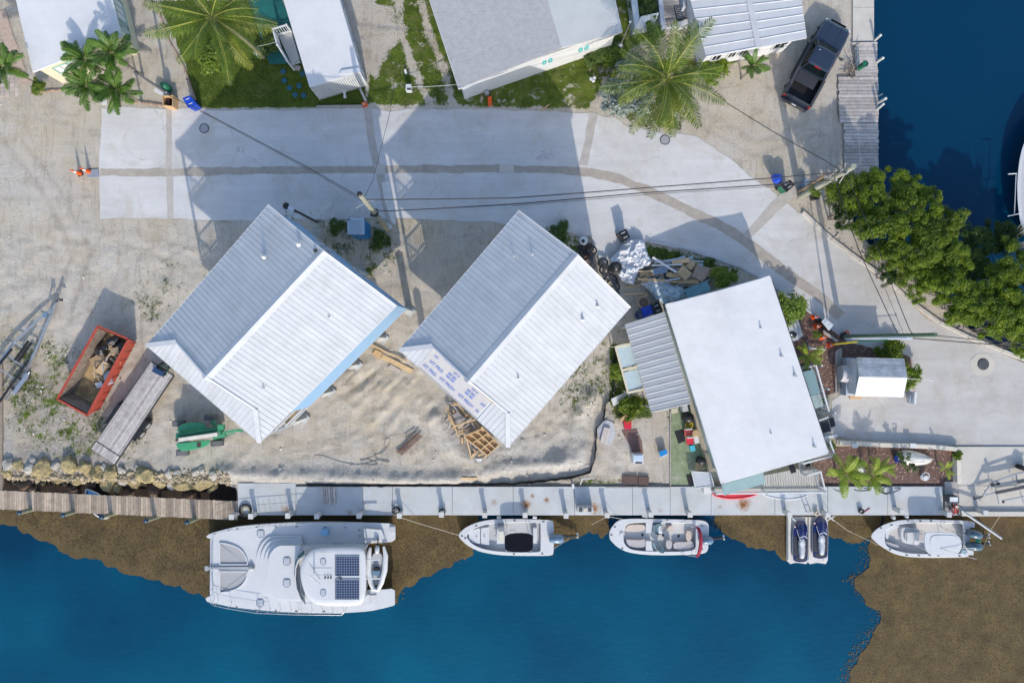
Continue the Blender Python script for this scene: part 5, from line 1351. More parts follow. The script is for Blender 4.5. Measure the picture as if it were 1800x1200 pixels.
# ---------------------------------------------------------------- piers, piles
t=thing('wooden_pier','long brown plank pier running between the dark basin and the seaweed','pier',P(208,888,WZ))
pm=None
for k in range(96):
	x=1.5+k*4.36
	yt=861.5+(x/418)*18.5; yb=894.5+(x/418)*19.5
	c=(P(x,yt,.12)+P(x,yb,.12))/2
	if pm is None:
		b=MB(); b.box((0,0,0),(.152,(P(x,yt,.12)-P(x,yb,.12)).length,.045)); pm=b.mesh('pier_plank',M_pierwood)
	rg=random.Random(k); link('pier_plank',pm,t,loc=c-world_loc(t)+Vector((0,rg.uniform(-.02,.02),rg.uniform(-.006,.006))),rot=(0,0,rg.uniform(-.006,.006)))
b=MB()
for o_ in (.12,.5,.88):
	b.bar(P(0,lerp(861.5,894.5,o_),.0),P(417,lerp(880,914,o_),.0),.09,.18)
b.build('pier_beam',M_pierwood,t)
for k in range(8):
	x=-4+k*4.36
	pass
flat([(-60,640),(4,640),(4,861),(-60,861)],.12,.15,'side_walk',M_pierwood,t)
def pile(px,py,ztop,r,label,m,cap=None,name='mooring_pile',group=None,base=None,n=10,zb=-2.2):
	tp=P(px,py,ztop); bs_=P(*base,0) if base else tp
	t=thing(name,label,'mooring pile',(bs_.x,bs_.y,zb),group=group)
	b=MB(); b.cyl((bs_.x,bs_.y,zb),tp,r*1.08,r,n); b.build('post',m,t)
	b=MB(); b.lathe(tp,[(r*1.12,-.06),(r*1.12,.01),(r*.55,.07),(.01,.09)],n); b.build('cap',cap or m,t)
	return t
M_pdark=mat('dark_creosote_wood',(.07,.075,.06),.8,var=.3,scale=6,bump=.5); M_bluecap=mat('dark_blue_cap',(.015,.045,.08),.4)
for i,((tx,ty),(bx_,by_)) in enumerate((((33,901),(52,895)),((110,905),(125,899)),((178,909),(193,904)),((256,915),(272,909)),((328,918),(342,912)))):
	pile(tx,ty,1.35,.14,'dark round pile with blue cap at the wooden pier, ' + ordw[i]+' from the left',mat('green_weathered_pile',(.20,.21,.15),.9,var=.3,scale=5,bump=.5),M_bluecap,group='piles along the wooden pier',base=(bx_,by_+4))
M_pw=mat('white_wrapped_pile',(.50,.52,.50),.5,var=.1,stain=(.35,.36,.33),stain_amt=.5)
for i,((tx,ty),(bx_,by_),zt,r) in enumerate((((1548,62),(1538,73),.9,.08),((1552,102),(1541,107),.9,.09),((1557,173),(1544,178),.9,.09),((1553,183),(1543,198),1.0,.08),((1550,166),(1545,169),.5,.04))):
	pile(tx,ty,zt,r,'thin white capped pile at the east dock edge, ' + ordw[i]+' from the top',M_pw,M_pw,group='white piles along the east dock',base=(bx_,by_))
M_cap=mat('pale_pile_cap',(.50,.50,.49),.8,var=.12,stain=(.3,.28,.25),stain_amt=.5)
qp=[(407,908),(441,907),(506,906),(557,907),(631,906),(702,906),(776,904),(852,905),(923,905),(995,906),(1067,905),(1144,904),(1213,904),(1388,904),(1455,905),(1585,899),(1668,904),(1732,901)]
for i,(px,py) in enumerate(qp):
	zt=.95; tp=P(px,py,zt)
	t=thing('quay_pile','square-headed concrete pile on the quay edge, ' + ordw[i]+' from the left','mooring pile',(tp.x,tp.y,-2.2),group='concrete piles along the quay edge')
	b=MB(); b.box((tp.x,tp.y,(zt-2.2)/2),(.25,.27,zt+2.2)); b.build('post',M_cap,t,.02)
	b=MB(); b.box((tp.x,tp.y,zt+.03),(.32,.34,.06)); b.build('cap',M_cap,t,.01)
t=thing('plank_dock','weathered grey plank dock along the east canal beside the pickup','dock',P(1512,190,WZ))
def planks(t,corners,z,step,m,name='dock_plank',seed=1):
	(x0,y0),(x1,y1),(x2,y2),(x3,y3)=corners
	n=int((y3-y0)/step); rg=random.Random(seed)
	for k in range(n):
		f=(k+.5)/n; xl=lerp(x0,x3,f); xr=lerp(x1,x2,f); yy=lerp(y0,y3,f)
		e=rg.uniform(-1.2,1.2)
		a,c=P(xl+e,yy,z),P(xr+rg.uniform(-.8,.8),yy,z)
		b=MB(); b.bar(a,c,step*GS*.93,.045); o=b.build(name,m,t); o.location.z+=rg.uniform(-.008,.008); o.rotation_euler=(0,0,0)
planks(t,[(1502,78),(1541,78),(1543,134),(1503,134)],.14,5.6,M_greywood,seed=2)
planks(t,[(1474,135),(1543,135),(1544,216),(1475,216)],.14,5.8,M_greywood,seed=3)
planks(t,[(1484,217),(1544,217),(1544,303),(1483,303)],.14,5.4,M_greywood,seed=4)
b=MB()
for x in (1506,1538): b.bar(P(x,78,.0),P(x,303,.0),.1,.2)
b.bar(P(1498,77,.16),P(1542,76,.16),.12,.06)
b.build('dock_beam',M_greywood,t)
t=thing('leaning_green_drum','green tube bin leaning on the plank dock beside the dry roots','bin',P(1508,121,.16)); b=MB(); b.cyl(P(1508,121,.17),P(1521,112,.95),.16,.19,14); b.build('drum',mat('dark_green_plastic',(.01,.12,.06),.4),t)
b=MB(); b.torus(P(1521,112,.95),.19,.02,14,5); b.build('rim',M_black,t)
rg=random.Random(12); b=MB()
for k in range(26):
	a=P(1497+rg.uniform(-10,6),126+rg.uniform(-10,9),.12); c=a+Vector((rg.uniform(-.5,.5),rg.uniform(-.5,.6),rg.uniform(.05,.35))); b.tube([a,lerp(a,c,.5)+Vector((0,0,.06)),c],[.03,.02,.01],4)
for k in range(14):
	a=P(1501+rg.uniform(-2,2),80+k*4,.12); c=a+Vector((rg.uniform(-.3,.3),rg.uniform(-.3,.3),.2)); b.tube([a,c],.02,4)
tag(b.build('dry_roots',M_twig),'tangle of dry roots and twigs at the edge of the plank dock','driftwood')
# ---------------------------------------------------------------- boats
def zz(pts,x0,y0,s): return [(x0+X/s,y0+Y/s) for X,Y in pts]
def smooth_poly(p,it=2):
	p=[Vector((a[0],a[1])) for a in p]
	for _ in range(it):
		q=[]
		for i in range(len(p)):
			a,c=p[i],p[(i+1) % len(p)]
			q+=[a*.75+c*.25,a*.25+c*.75]
		p=q
	return [(v.x,v.y) for v in p]
def inset(poly,d):
	"""move an outline (photo px) inwards by d px"""
	n=len(poly); A=sum(poly[i][0]*poly[(i+1) % n][1]-poly[(i+1) % n][0]*poly[i][1] for i in range(n)); sg=1 if A>0 else -1
	out=[]
	for i in range(n):
		a=Vector(poly[i-1]); p=Vector(poly[i]); c=Vector(poly[(i+1) % n])
		e=(c-a); e=e.normalized() if e.length>1e-6 else Vector((1,0))
		nn=Vector((-e.y,e.x))*sg
		out.append((p.x+nn.x*d,p.y+nn.y*d))
	return out
def W(poly,z): return [P(x,y,z) for x,y in poly]
def hull(t,outline,zt,gun,zf,m,mf,under=.86,name='hull',floor_name='cockpit_floor',inner=None):
	o=smooth_poly(outline,2); n=len(o); cy=sum(p[1] for p in o)/n; cx=sum(p[0] for p in o)/n
	inn=smooth_poly(inner,2) if inner else inset(o,gun)
	if inner and len(inn) != n: raise ValueError('outline lengths')
	wl=[(cx+(p[0]-cx)*(under+.06),cy+(p[1]-cy)*under) for p in o]
	kl=[(cx+(p[0]-cx)*.8,cy+(p[1]-cy)*.3) for p in o]
	b=MB(); z=W(wl,0)
	r0=W(kl,WZ-.3); r1=W(wl,WZ-.02); r2=W(inset(o,-.2),zt-.14); r2b=W(inset(o,-.6),zt-.10); r3=W(o,zt); r4=W(inset(inn,-.6),zt+.012); r5=W(inn,zt-.02); r6=W(inset(inn,.4),zf)
	b.loft([r0,r1,r2,r2b,r3,r4,r5,r6],0,smooth=False,cap0=True,cap1=False)
	h=b.build(name,m,t)
	b=MB(); q=W(inset(inn,.3),zf+.004); b.add(q,[list(range(n))[::-1]]); me=b.mesh(floor_name,mf)
	if me.polygons[0].normal.z<0: me.flip_normals()
	for v in me.vertices: v.co-=world_loc(t)
	link(floor_name,me,t)
	return h
def block(t,poly,z0,z1,m,name,bev=.03,par=None):
	b=MB(); q=W(poly,z1); b.prism([(p.x,p.y) for p in q],z0,z1); return b.build(name,m,par or t,bev)
def outboard(t,px,py,z,heading,col,s=1.0,tail=True):
	"""engine with cowl, midsection and propeller leg; heading = unit vector pointing aft in px"""
	c=P(px,py,z); d=Vector((heading[0],-heading[1],0)).normalized(); sd=Vector((-d.y,d.x,0))
	rings=[]
	for f,w,z0,z1 in ((-.42,.12,-.10,.22),(-.36,.20,-.2,.34),(-.1,.25,-.22,.40),(.22,.24,-.2,.36),(.36,.15,-.12,.22)):
		r=[]
		for k in range(12):
			a=2*PI*k/12; r.append(c+d*f*s+sd*math.cos(a)*w*s+Vector((0,0,(z0+z1)/2+(z1-z0)/2*math.sin(a)))*s)
		rings.append(r)
	b=MB(); b.loft(rings); e=b.build('outboard_engine',col,t)
	b=MB(); b.bar(c+d*.1*s+Vector((0,0,-.1)),c+d*.55*s+Vector((0,0,-.35*s)),.16*s,.2*s); b.bar(c+d*.5*s+Vector((0,0,-.3*s)),c+d*1.05*s+Vector((0,0,-.42*s)),.08*s,.22*s)
	b.cyl(c+d*.8*s+Vector((0,0,-.5*s)),c+d*1.15*s+Vector((0,0,-.48*s)),.06*s,.04*s,8)
	b.build('engine_leg',M_darkmetal,e)
	b=MB()
	for k in range(3):
		a=k*2.094; p=c+d*1.15*s+Vector((0,0,-.48*s)); q=p+sd*math.cos(a)*.15*s+Vector((0,0,math.sin(a)*.15*s)); b.bar(p,q,.10*s,.015)
	b.build('propeller',M_alu,e)
	return e
def cleats(t,pts,z,name='cleat'):
	for x,y in pts:
		p=P(x,y,z); b=MB(); b.box(p+Vector((0,0,.03)),(.14,.035,.03)); b.box(p+Vector((0,0,.01)),(.05,.03,.05)); b.build(name,M_darkmetal,t)
def rope(name,label,pts,r=.015,m=None,sag=0.0):
	p3=[P(*p) for p in pts]; out=[]
	for a,c in zip(p3[:-1],p3[1:]):
		for i in range(8):
			f=i/8; v=lerp(a,c,f); v.z-=sag*4*f*(1-f); out.append(v)
	out.append(p3[-1]); b=MB(); b.tube(out,r,5); return tag(b.build(name,m or M_rope),label,'rope')
M_rope=mat('pale_rope',(.50,.46,.38),.9); M_ropeb=mat('black_rope',(.015,.015,.017),.8)
M_shadegrey=mat('warm_grey_deck',(.50,.50,.49),.7,var=.05)
M_cush=mat('grey_cushion',(.40,.38,.38),.7,var=.08); M_cusht=mat('tan_cushion',(.50,.42,.36),.7,var=.08)
M_navy=mat('navy_gelcoat',(.006,.014,.10),.25,coat=.6,var=.1)
M_engb=mat('blue_grey_cowl',(.12,.20,.29),.3,coat=.4,var=.1); M_engt=mat('dark_teal_cowl',(.05,.10,.14),.35,coat=.4,var=.2)
S=lambda pts: zz(pts,780,880,7.5)
t=thing('centre_console_boat','white open motorboat with a black square canopy moored at the quay','motorboat',P(890,944,WZ))
out=S([(193,458),(228,400),(300,345),(400,298),(520,263),(700,240),(1000,238),(1300,248),(1425,256),(1447,290),(1450,470),(1447,680),(1425,714),(1300,718),(1000,718),(740,710),(520,675),(400,632),(300,572),(235,512)])
inn=S([(300,458),(330,425),(370,385),(440,345),(540,310),(700,288),(1000,284),(1200,286),(1270,290),(1275,310),(1275,470),(1275,640),(1268,668),(1200,674),(1000,676),(740,668),(540,636),(440,600),(370,558),(325,510)])
hull(t,out,-.25,6,-.62,M_gel,M_gelgrey,inner=inn)
block(t,S([(330,425),(380,385),(455,360),(480,365),(480,560),(455,565),(380,548),(330,505)]),-.62,-.38,M_gel,'bow_seat')
block(t,S([(490,362),(600,345),(600,580),(490,568)]),-.62,-.42,M_gel,'casting_platform')
block(t,S([(700,375),(800,375),(800,565),(700,565)]),-.62,.35,M_gel,'console',.05)
block(t,S([(720,400),(785,400),(785,540),(720,540)]),.35,.40,mat('console_panel',(.62,.60,.52),.4),'console_panel',.01)
block(t,S([(1180,360),(1230,360),(1230,560),(1180,560)]),-.62,-.1,M_gel,'leaning_post')
block(t,S([(1285,300),(1390,300),(1390,670),(1285,670)]),-.62,-.28,M_gel,'stern_bench')
M_canopy=mat('black_canopy',(.006,.007,.012),.9,var=.15,bump=.1,spec=.1)
top=smooth_poly(S([(805,430),(1175,420),(1178,550),(1172,676),(812,676),(803,550)]),2)
block(t,top,1.15,1.22,M_canopy,'canopy',.02)
b=MB()
for X,Y in ((830,430),(1150,430),(830,665),(1150,665)):
	q=P(*S([(X,Y)])[0],1.15); b.cyl((q.x*1.0,q.y,-.6),q,.025,n=6)
b.build('canopy_frame',M_alu,t)
b=MB()
for k in range(4): b.cyl(P(*S([(875+25*k,385)])[0],.6),P(*S([(875+25*k,385)])[0],.9),.03,n=6)
b.build('rod_holder',M_darkmetal,t)
cleats(t,S([(240,465),(430,330),(935,262),(1315,275),(925,700),(1300,698),(285,492)]),-.24)
for X,Y in ((430,465),(535,465),(683,455)): b=MB(); b.lathe(P(*S([(X,Y)])[0],-.37),[(.04,0),(.04,.02)],8); b.build('deck_fitting',M_darkmetal,t)
outboard(t,*S([(1490,492)])[0],-.05,(1,.0),M_engb,1.25)
rope('mooring_rope','pale rope from the canopy boat bow up to the quay pile',[(806,940,-.2),(745,922,.1),(703,909,.8)],.018)
rope('mooring_rope','pale rope trailing from the canopy boat stern to its propeller',[(972,965,-.25),(1000,946,-.5)],.014)
for i,(px,py,a) in enumerate(((877,909,1),(940,909,1))):
	t=thing('boat_fender','white fender hanging between the canopy boat and the quay, ' + ('left one' if i==0 else 'right one'),'fender',P(px,py,-.4),group='fenders of the canopy boat'); b=MB(); b.cyl(P(px-3.5,py,-.35),P(px+3.5,py,-.35),.1,n=10); b.build('body',M_white,t)
S=lambda pts: zz(pts,1050,880,7.5)
t=thing('bowrider_boat','white open-bow boat with tan seats and folded dark red canopy','motorboat',P(1157,944,WZ))
out=S([(158,450),(165,395),(205,325),(262,268),(340,240),(520,234),(900,242),(1250,250),(1400,258),(1455,290),(1470,340),(1462,480),(1462,620),(1440,668),(1390,690),(1250,702),(900,712),(600,702),(400,672),(285,618),(205,548),(165,500)])
hull(t,out,-.20,9,-.60,M_gel,M_shadegrey,floor_name='cockpit_floor',inner=S([(345,450),(345,410),(352,370),(370,335),(410,300),(520,285),(800,282),(1100,290),(1250,300),(1290,320),(1300,350),(1300,480),(1300,560),(1290,620),(1250,650),(1100,665),(900,668),(600,660),(450,640),(390,600),(352,550),(345,500)]))
block(t,S([(640,290),(735,285),(720,330),(712,420),(640,425)]),-.60,-.22,M_gel,'side_console',.03)
block(t,S([(640,530),(712,530),(720,600),(740,665),(640,660)]),-.60,-.22,M_gel,'side_console',.03)
for q_,m_,n_ in (([(375,395),(385,340),(430,312),(600,312),(635,335),(635,385)],M_cusht,'bow_cushion'),([(375,500),(430,515),(560,518),(640,500),(640,590),(600,615),(450,612),(395,570)],M_cush,'bow_cushion'),
				   ([(1170,400),(1240,390),(1245,520),(1170,535)],M_cusht,'stern_cushion'),([(1000,540),(1160,545),(1245,520),(1290,600),(1240,650),(1010,655)],M_cush,'stern_cushion'),([(905,520),(985,520),(985,620),(930,640),(905,600)],M_cush,'helm_seat'),
				   ([(915,395),(940,340),(985,325),(1015,370),(990,405)],M_cusht,'helm_seat'),([(300,420),(345,415),(345,490),(300,490)],M_gel,'bow_step')):
	block(t,smooth_poly(S(q_),1),-.6,-.30 if 'cushion' in n_ else -.12,m_,n_,.04)
block(t,smooth_poly(S([(1300,340),(1330,340),(1335,690),(1300,690)]),1),-.3,-.14,M_gel,'sun_pad',.03)
M_scr=mat('pale_windscreen',(.38,.52,.56),.15,spec=.8,var=.1)
for arc in ([(850,300),(780,305),(735,345),(722,410),(755,425),(800,425)],[(722,545),(740,610),(790,660),(830,665),(845,600),(800,552)]):
	pts=S(arc); b=MB(); lo=W(pts,-.2); hi=[p+Vector((.14,0,.35)) for p in lo]; n_=len(lo)
	b.add(lo+hi,[(i,i+1,n_+i+1,n_+i) for i in range(n_-1)]+[(n_+i,n_+i+1,i+1,i) for i in range(n_-1)]); b.build('windscreen',M_scr,t)
	b=MB(); b.tube(hi,.018,5); b.build('windscreen_frame',M_darkmetal,t)
block(t,S([(730,330),(850,300),(850,425),(745,425)]),-.55,-.16,mat('dash_white',(.60,.66,.68),.4),'dashboard',.02)
b=MB(); b.torus(P(*S([(865,370)])[0],.02),.15,.018,14,5); b.cyl(P(*S([(850,370)])[0],-.1),P(*S([(865,370)])[0],.02),.02,n=5); b.build('steering_wheel',M_darkmetal,t)
b=MB(); pts=[P(*S([p])[0],z) for p,z in (((1300,345),.15),((1335,365),.45),((1358,430),.6),((1368,520),.62),((1358,620),.58),((1340,690),.45),((1310,735),.1))]
b.tube(pts,[.05,.11,.10,.12,.13,.11,.06],8); b.build('folded_canopy',mat('dark_red_canvas',(.26,.012,.035),.8,var=.25,scale=8),t)
for a_,c_ in (((1100,300),(1300,345)),((1100,700),(1310,735)),((1240,690),(1310,735))):
	b=MB(); b.cyl(P(*S([a_])[0],-.15),P(*S([c_])[0],.15),.015,n=5); b.build('canopy_rod',M_alu,t)
cleats(t,S([(185,450),(230,345),(330,630),(920,250),(1380,330),(1380,640)]),-.19)
for X,Y in ((1070,460),(595,443),(865,452)): b=MB(); b.lathe(P(*S([(X,Y)])[0],-.59),[(.09,0),(.09,.02),(.04,.03)],10); b.build('table_socket',M_darkmetal,t)
outboard(t,*S([(1435,515)])[0],-.05,(1,0.0),M_engb,1.15)
t=thing('boat_fender','grey fender between the open-bow boat and the quay','fender',P(1133,907,-.4)); b=MB(); b.cyl(P(1129,905.5,-.35),P(1138,908,-.35),.1,n=10); b.build('body',M_shadegrey,t)
rope('mooring_rope','pale rope from the open-bow boat to the quay pile',[(1095,912,-.2),(1067,907,.8)],.015); rope('mooring_rope','second pale rope crossing the dark water left of the open-bow boat',[(1067,907,.8),(1040,922,-.5)],.012)
S=lambda pts: zz(pts,1500,860,6)
t=thing('twin_engine_boat','white motorboat with white hardtop and two dark outboards over the seaweed','motorboat',P(1617,946,WZ))
out=S([(183,493),(218,442),(290,386),(400,342),(520,320),(700,314),(900,320),(1100,326),(1200,330),(1222,345),(1226,400),(1226,520),(1226,640),(1220,690),(1190,712),(1000,714),(760,716),(560,706),(420,672),(320,612),(250,562),(210,525)])
inn=S([(330,505),(335,450),(350,425),(420,385),(520,358),(700,350),(900,354),(1080,356),(1140,358),(1152,370),(1155,400),(1155,520),(1155,640),(1150,662),(1120,672),(1000,675),(760,678),(600,672),(500,655),(400,622),(350,590),(335,550)])
hull(t,out,-.15,6,-.6,M_gel,mat('taupe_nonskid',(.50,.48,.46),.8,var=.06,scale=6),inner=inn)
block(t,smooth_poly(S([(505,410),(560,400),(690,410),(700,440),(700,560),(690,590),(560,570),(505,545)]),1),-.6,-.3,M_gel,'forward_seat',.04)
block(t,smooth_poly(S([(545,435),(670,435),(670,560),(545,555)]),1),-.3,-.18,M_cush,'seat_rim',.03)
block(t,S([(568,455),(668,450),(668,555),(568,552)]),-.18,-.12,M_gel,'seat_pad',.03)
block(t,S([(685,462),(750,470),(750,560),(685,552)]),-.6,.2,M_gel,'console',.04)
block(t,S([(690,468),(742,474),(742,548),(690,545)]),.2,.23,M_cush,'console_screen',.01)
block(t,smooth_poly(S([(340,425),(380,400),(480,372),(485,400),(400,430),(372,470),(372,520),(345,520)]),1),-.6,-.28,M_gel,'bow_coaming',.03)
block(t,S([(345,548),(480,590),(480,620),(400,612),(345,575)]),-.6,-.28,M_cush,'bow_cushion',.03)
block(t,smooth_poly(S([(752,470),(790,448),(1140,458),(1145,700),(820,690),(770,650),(752,590)]),2),1.30,1.38,M_gel,'hardtop',.03)
block(t,smooth_poly(S([(800,485),(960,480),(1120,490),(1120,665),(960,668),(830,660)]),3),1.38,1.41,M_gel,'hardtop_panel',.02)
for X,Y in ((790,470),(1130,475),(800,660),(1130,680)): b=MB(); q=P(*S([(X,Y)])[0],1.3); b.cyl((q.x-.1,q.y,-.6),q,.03,n=6); b.build('hardtop_post',M_alu,t)
b=MB(); b.cyl(P(*S([(920,630)])[0],1.45),P(*S([(1300,615)])[0],1.6),.015,n=5); b.cyl(P(*S([(920,630)])[0],1.45),P(*S([(1300,735)])[0],1.3),.012,n=5); b.build('antenna',M_white,t)
for k in range(6):
	b=MB(); b.cyl(P(*S([(1163,440+30*k)])[0],-.2),P(*S([(1163,440+30*k)])[0],.5),.035,n=7); b.build('rod_holder',M_steel,t)
b=MB()
for Y in range(360,680,40): b.bar(P(*S([(1165,Y)])[0],-.05),P(*S([(1195,Y)])[0],-.05),.04,.03)
b.build('stern_rack',M_steel,t)
block(t,S([(1225,345),(1280,345),(1280,400),(1225,400)]),-.6,-.2,M_gel,'swim_step',.02); block(t,S([(1225,625),(1268,632),(1268,690),(1225,690)]),-.6,-.25,M_gel,'swim_step',.02)
b=MB(); b.lathe(P(*S([(1165,655)])[0],-.14),[(.22,0),(.22,.03),(.16,.05)],14); b.build('live_well',mat('live_well_glass',(.25,.35,.38),.15),t)
cleats(t,S([(290,405),(402,377),(578,330),(708,333),(820,335),(562,692),(690,697),(805,695),(895,697),(385,635),(1120,702)]),-.14)
outboard(t,*S([(1275,470)])[0],.0,(1,.22),M_engt,1.2); outboard(t,*S([(1275,595)])[0],.0,(1,0),M_engt,1.2)
b=MB(); b.lathe(P(*S([(1312,545)])[0],.1),[(.02,.12),(.14,.08),(.16,0),(.1,-.1)],12); b.build('green_bucket',mat('bright_green_plastic',(.02,.30,.14),.4),t)
t=thing('davit_pole','long grey pole leaning from the quay over the twin-engine boat stern','pole',P(1690,898,.9)); b=MB(); b.cyl(P(1690,897,.9),P(1761,946,1.5),.085,.075,10); b.build('tube',M_steel,t)
rope('mooring_rope','pale rope from the jet ski dock across the seaweed to the twin-engine boat',[(1455,906,.8),(1490,932,-.7),(1545,958,-.3)],.014); rope('mooring_rope','pale rope from the ramp edge to the twin-engine boat stern',[(1758,906,.2),(1742,930,-.3),(1728,962,-.3)],.014)
for i,(px,py) in enumerate(((1570,909),(1593,907))): t=thing('boat_fender',('left' if i==0 else 'right')+' white fender above the twin-engine boat bow','fender',P(px,py,-.3)); b=MB(); b.lathe(P(px,py,-.35),[(.02,-.2),(.13,-.12),(.14,.1),(.05,.2)],10); b.build('body',M_gel,t)
S=lambda pts: zz(pts,1350,880,10)
M_dockp=mat('dock_plastic',(.58,.57,.54),.6,var=.08,stain=(.35,.34,.31),stain_amt=.5)
for i,(o_,ch,lab) in enumerate((([(350,280),(698,280),(700,1070),(672,1108),(560,1090),(480,1085),(390,1108),(345,1050)],(440,700),'left'),([(708,280),(1018,280),(1050,350),(1050,1040),(1015,1108),(870,1085),(735,1108),(708,1075)],(775,1045),'right'))):
	t=thing('jet_ski_dock','beige floating drive-on dock under the ' + lab+' jet ski','floating dock',P(*S([(sum(p[0] for p in o_)/8,690)])[0],WZ))
	block(t,S(o_),WZ-.1,-.72,M_dockp,'float',.06)
	x0,x1=o_[0][0],o_[1][0]
	block(t,S([(x0+8,285),(x0+55,285),(x0+55,1040),(x0+8,1040)]),-.72,-.60,M_dockp,'side_rail',.04)
	block(t,S([(x1-40,285),(x1-6,285),(x1-6,1060),(x1-40,1060)]),-.72,-.62,M_dockp,'side_rail',.04)
M_jseat=mat('pale_jet_ski_seat',(.46,.48,.52),.5,var=.12,scale=5)
M_foot=mat('dark_foot_mat',(.03,.035,.05),.8); M_strap=mat('silver_trim',(.50,.53,.60),.4)
def jetski(dx,dy,lab):
	Q=lambda pts: S([(x+dx,y+dy) for x,y in pts])
	c=P(*Q([(572,700)])[0],-.7)
	t=thing('jet_ski',lab,'jet ski',c)
	o_=smooth_poly(Q([(575,335),(640,360),(690,430),(708,560),(706,800),(700,1000),(690,1060),(575,1085),(450,1060),(438,1000),(436,800),(436,560),(462,430),(510,360)]),1)
	b=MB(); b.loft([W(inset(o_,3),-.72),W(inset(o_,.6),-.52),W(o_,-.42),W(inset(o_,.8),-.34)],0,smooth=False); b.build('hull',M_navy,t)
	b=MB(); oo=inset(o_,.05); b.loft([W(inset(o_,-.35),-.42),W(inset(o_,-.35),-.39),W(oo,-.385)],0,smooth=False,cap0=False,cap1=False); b.build('bumper_strip',M_strap,t)
	for q_ in ([(450,620),(510,620),(530,800),(540,960),(450,960)],[(660,640),(698,600),(698,960),(650,960)]):
		b=MB(); b.prism([(p.x,p.y) for p in W(Q(q_),-.32)],-.36,-.325); b.build('foot_well',M_foot,t)
	b=MB(); b.prism([(p.x,p.y) for p in W(Q([(480,985),(680,985),(670,1050),(575,1062),(480,1050)]),-.32)],-.36,-.32); b.build('stern_mat',M_foot,t)
	rings=[]
	for y,x0,x1,zt in ((350,530,620,-.33),(390,495,655,-.12),(470,480,680,.02),(560,500,690,.10),(640,540,650,.16),(700,565,600,.05)):
		r=[]
		for k in range(9):
			f=k/8; xx=lerp(x0,x1,f); z_=-.34+(zt+.34)*math.sin(PI*f) ** .6 if 0<f<1 else -.34
			r.append(P(*Q([(xx,y)])[0],z_))
		rings.append(r)
	b=MB(); b.loft(rings,close=False,cap0=False,cap1=False); me=b.mesh('hood',M_navy)
	if sum(p.normal.z for p in me.polygons)<0: me.flip_normals()
	for v in me.vertices: v.co-=world_loc(t)
	link('hood',me,t)
	b=MB(); b.tube([P(*Q([(505,500)])[0],.02),P(*Q([(540,620)])[0],.12),P(*Q([(575,700)])[0],.1)],.02,4); b.tube([P(*Q([(690,540)])[0],-.1),P(*Q([(665,640)])[0],.0)],.02,4); b.build('hood_trim',M_strap,t)
	rings=[]
	for y,hw,zt in ((640,28,.0),(690,55,.12),(760,66,.08),(800,55,-.02),(860,62,.06),(940,50,.02),(990,44,.05),(1015,25,-.12)):
		r=[]
		for k in range(9):
			f=k/8; z_=-.34+(zt+.34)*math.sin(PI*f) ** .5 if 0<f<1 else -.34
			r.append(P(*Q([(592+(y-640)*.02+(2*f-1)*hw,y)])[0],z_))
		rings.append(r)
	b=MB(); b.loft(rings,close=False); me=b.mesh('seat',M_jseat)
	if sum(p.normal.z for p in me.polygons)<0: me.flip_normals()
	for v in me.vertices: v.co-=world_loc(t)
	link('seat',me,t)
	b=MB(); b.tube([P(*Q([p])[0],z) for p,z in (((560,645),.22),((600,630),.3),((640,615),.3),((690,650),.2))],.03,6); b.build('handlebar',M_strap,t)
	b=MB(); b.box(P(*Q([(470,455)])[0],-.1),(.1,.1,.1)); b.build('mirror',M_cusht,t)
	return t
jetski(0,0,'navy jet ski with pale seat on the left floating dock'); jetski(347,-62,'navy jet ski with pale seat on the right floating dock, further forward')
t=thing('jet_ski_dock_bracket','white metal bracket holding the jet ski docks to the quay','bracket',P(1460,910,.1))
b=MB()
for a_,c_ in (((1453,903),(1466,915)),((1455,914),(1467,907)),((1393,911),(1398,915))): b.bar(P(*a_,.0),P(*c_,-.1),.06,.05)
b.build('arm',M_white,t)
t=thing('boarding_ladder','small steel ladder standing on the quay above the jet skis','ladder',P(1422,903,.12)); b=MB()
for x in (1418,1426): b.bar(P(x,902,-.6),P(x,898,1.0),.05,.05)
b.build('side_rail',M_steel,t)
for k in range(4): b=MB(); z_=-.3+.35*k; b.bar(P(1418,902-k,z_),P(1426,902-k,z_),.04,.04); b.build('rung',M_steel,t)
S=lambda pts: zz(pts,350,880,5)
t=thing('catamaran','large white catamaran with solar panels moored at the quay','catamaran',P(530,1000,WZ))
ZD=.55
for nm,o_ in (('hull',[(55,312),(95,285),(170,262),(330,222),(520,203),(800,186),(1100,182),(1500,188),(1727,197),(1727,280),(1727,353),(1600,372),(1200,380),(700,380),(300,370),(90,332)]),('hull',[(52,858),(75,840),(140,815),(400,790),(900,770),(1480,775),(1600,777),(1722,765),(1722,840),(1722,915),(1650,935),(1500,968),(1300,982),(1100,985),(800,977),(500,956),(250,925),(75,890)])):
	o2=S(o_); o2=smooth_poly(o2,1); n_=len(o2); cx=sum(p[0] for p in o2)/n_; cy=sum(p[1] for p in o2)/n_
	wl=[(cx+(p[0]-cx)*.97,cy+(p[1]-cy)*.55) for p in o2]
	b=MB(); b.loft([W(wl,WZ-.4),W([(cx+(p[0]-cx)*.98,cy+(p[1]-cy)*.75) for p in o2],-.2),W(inset(o2,.3),.35),W(o2,.46),W(inset(o2,.6),ZD-.01)],0,smooth=False); b.build(nm,M_gel,t)
deck=S([(118,330),(170,268),(330,228),(520,209),(800,192),(1100,188),(1430,193),(1440,372),(1478,400),(1468,440),(1468,770),(1440,800),(1430,965),(1300,977),(1100,980),(800,971),(500,950),(250,920),(150,905),(118,850)])
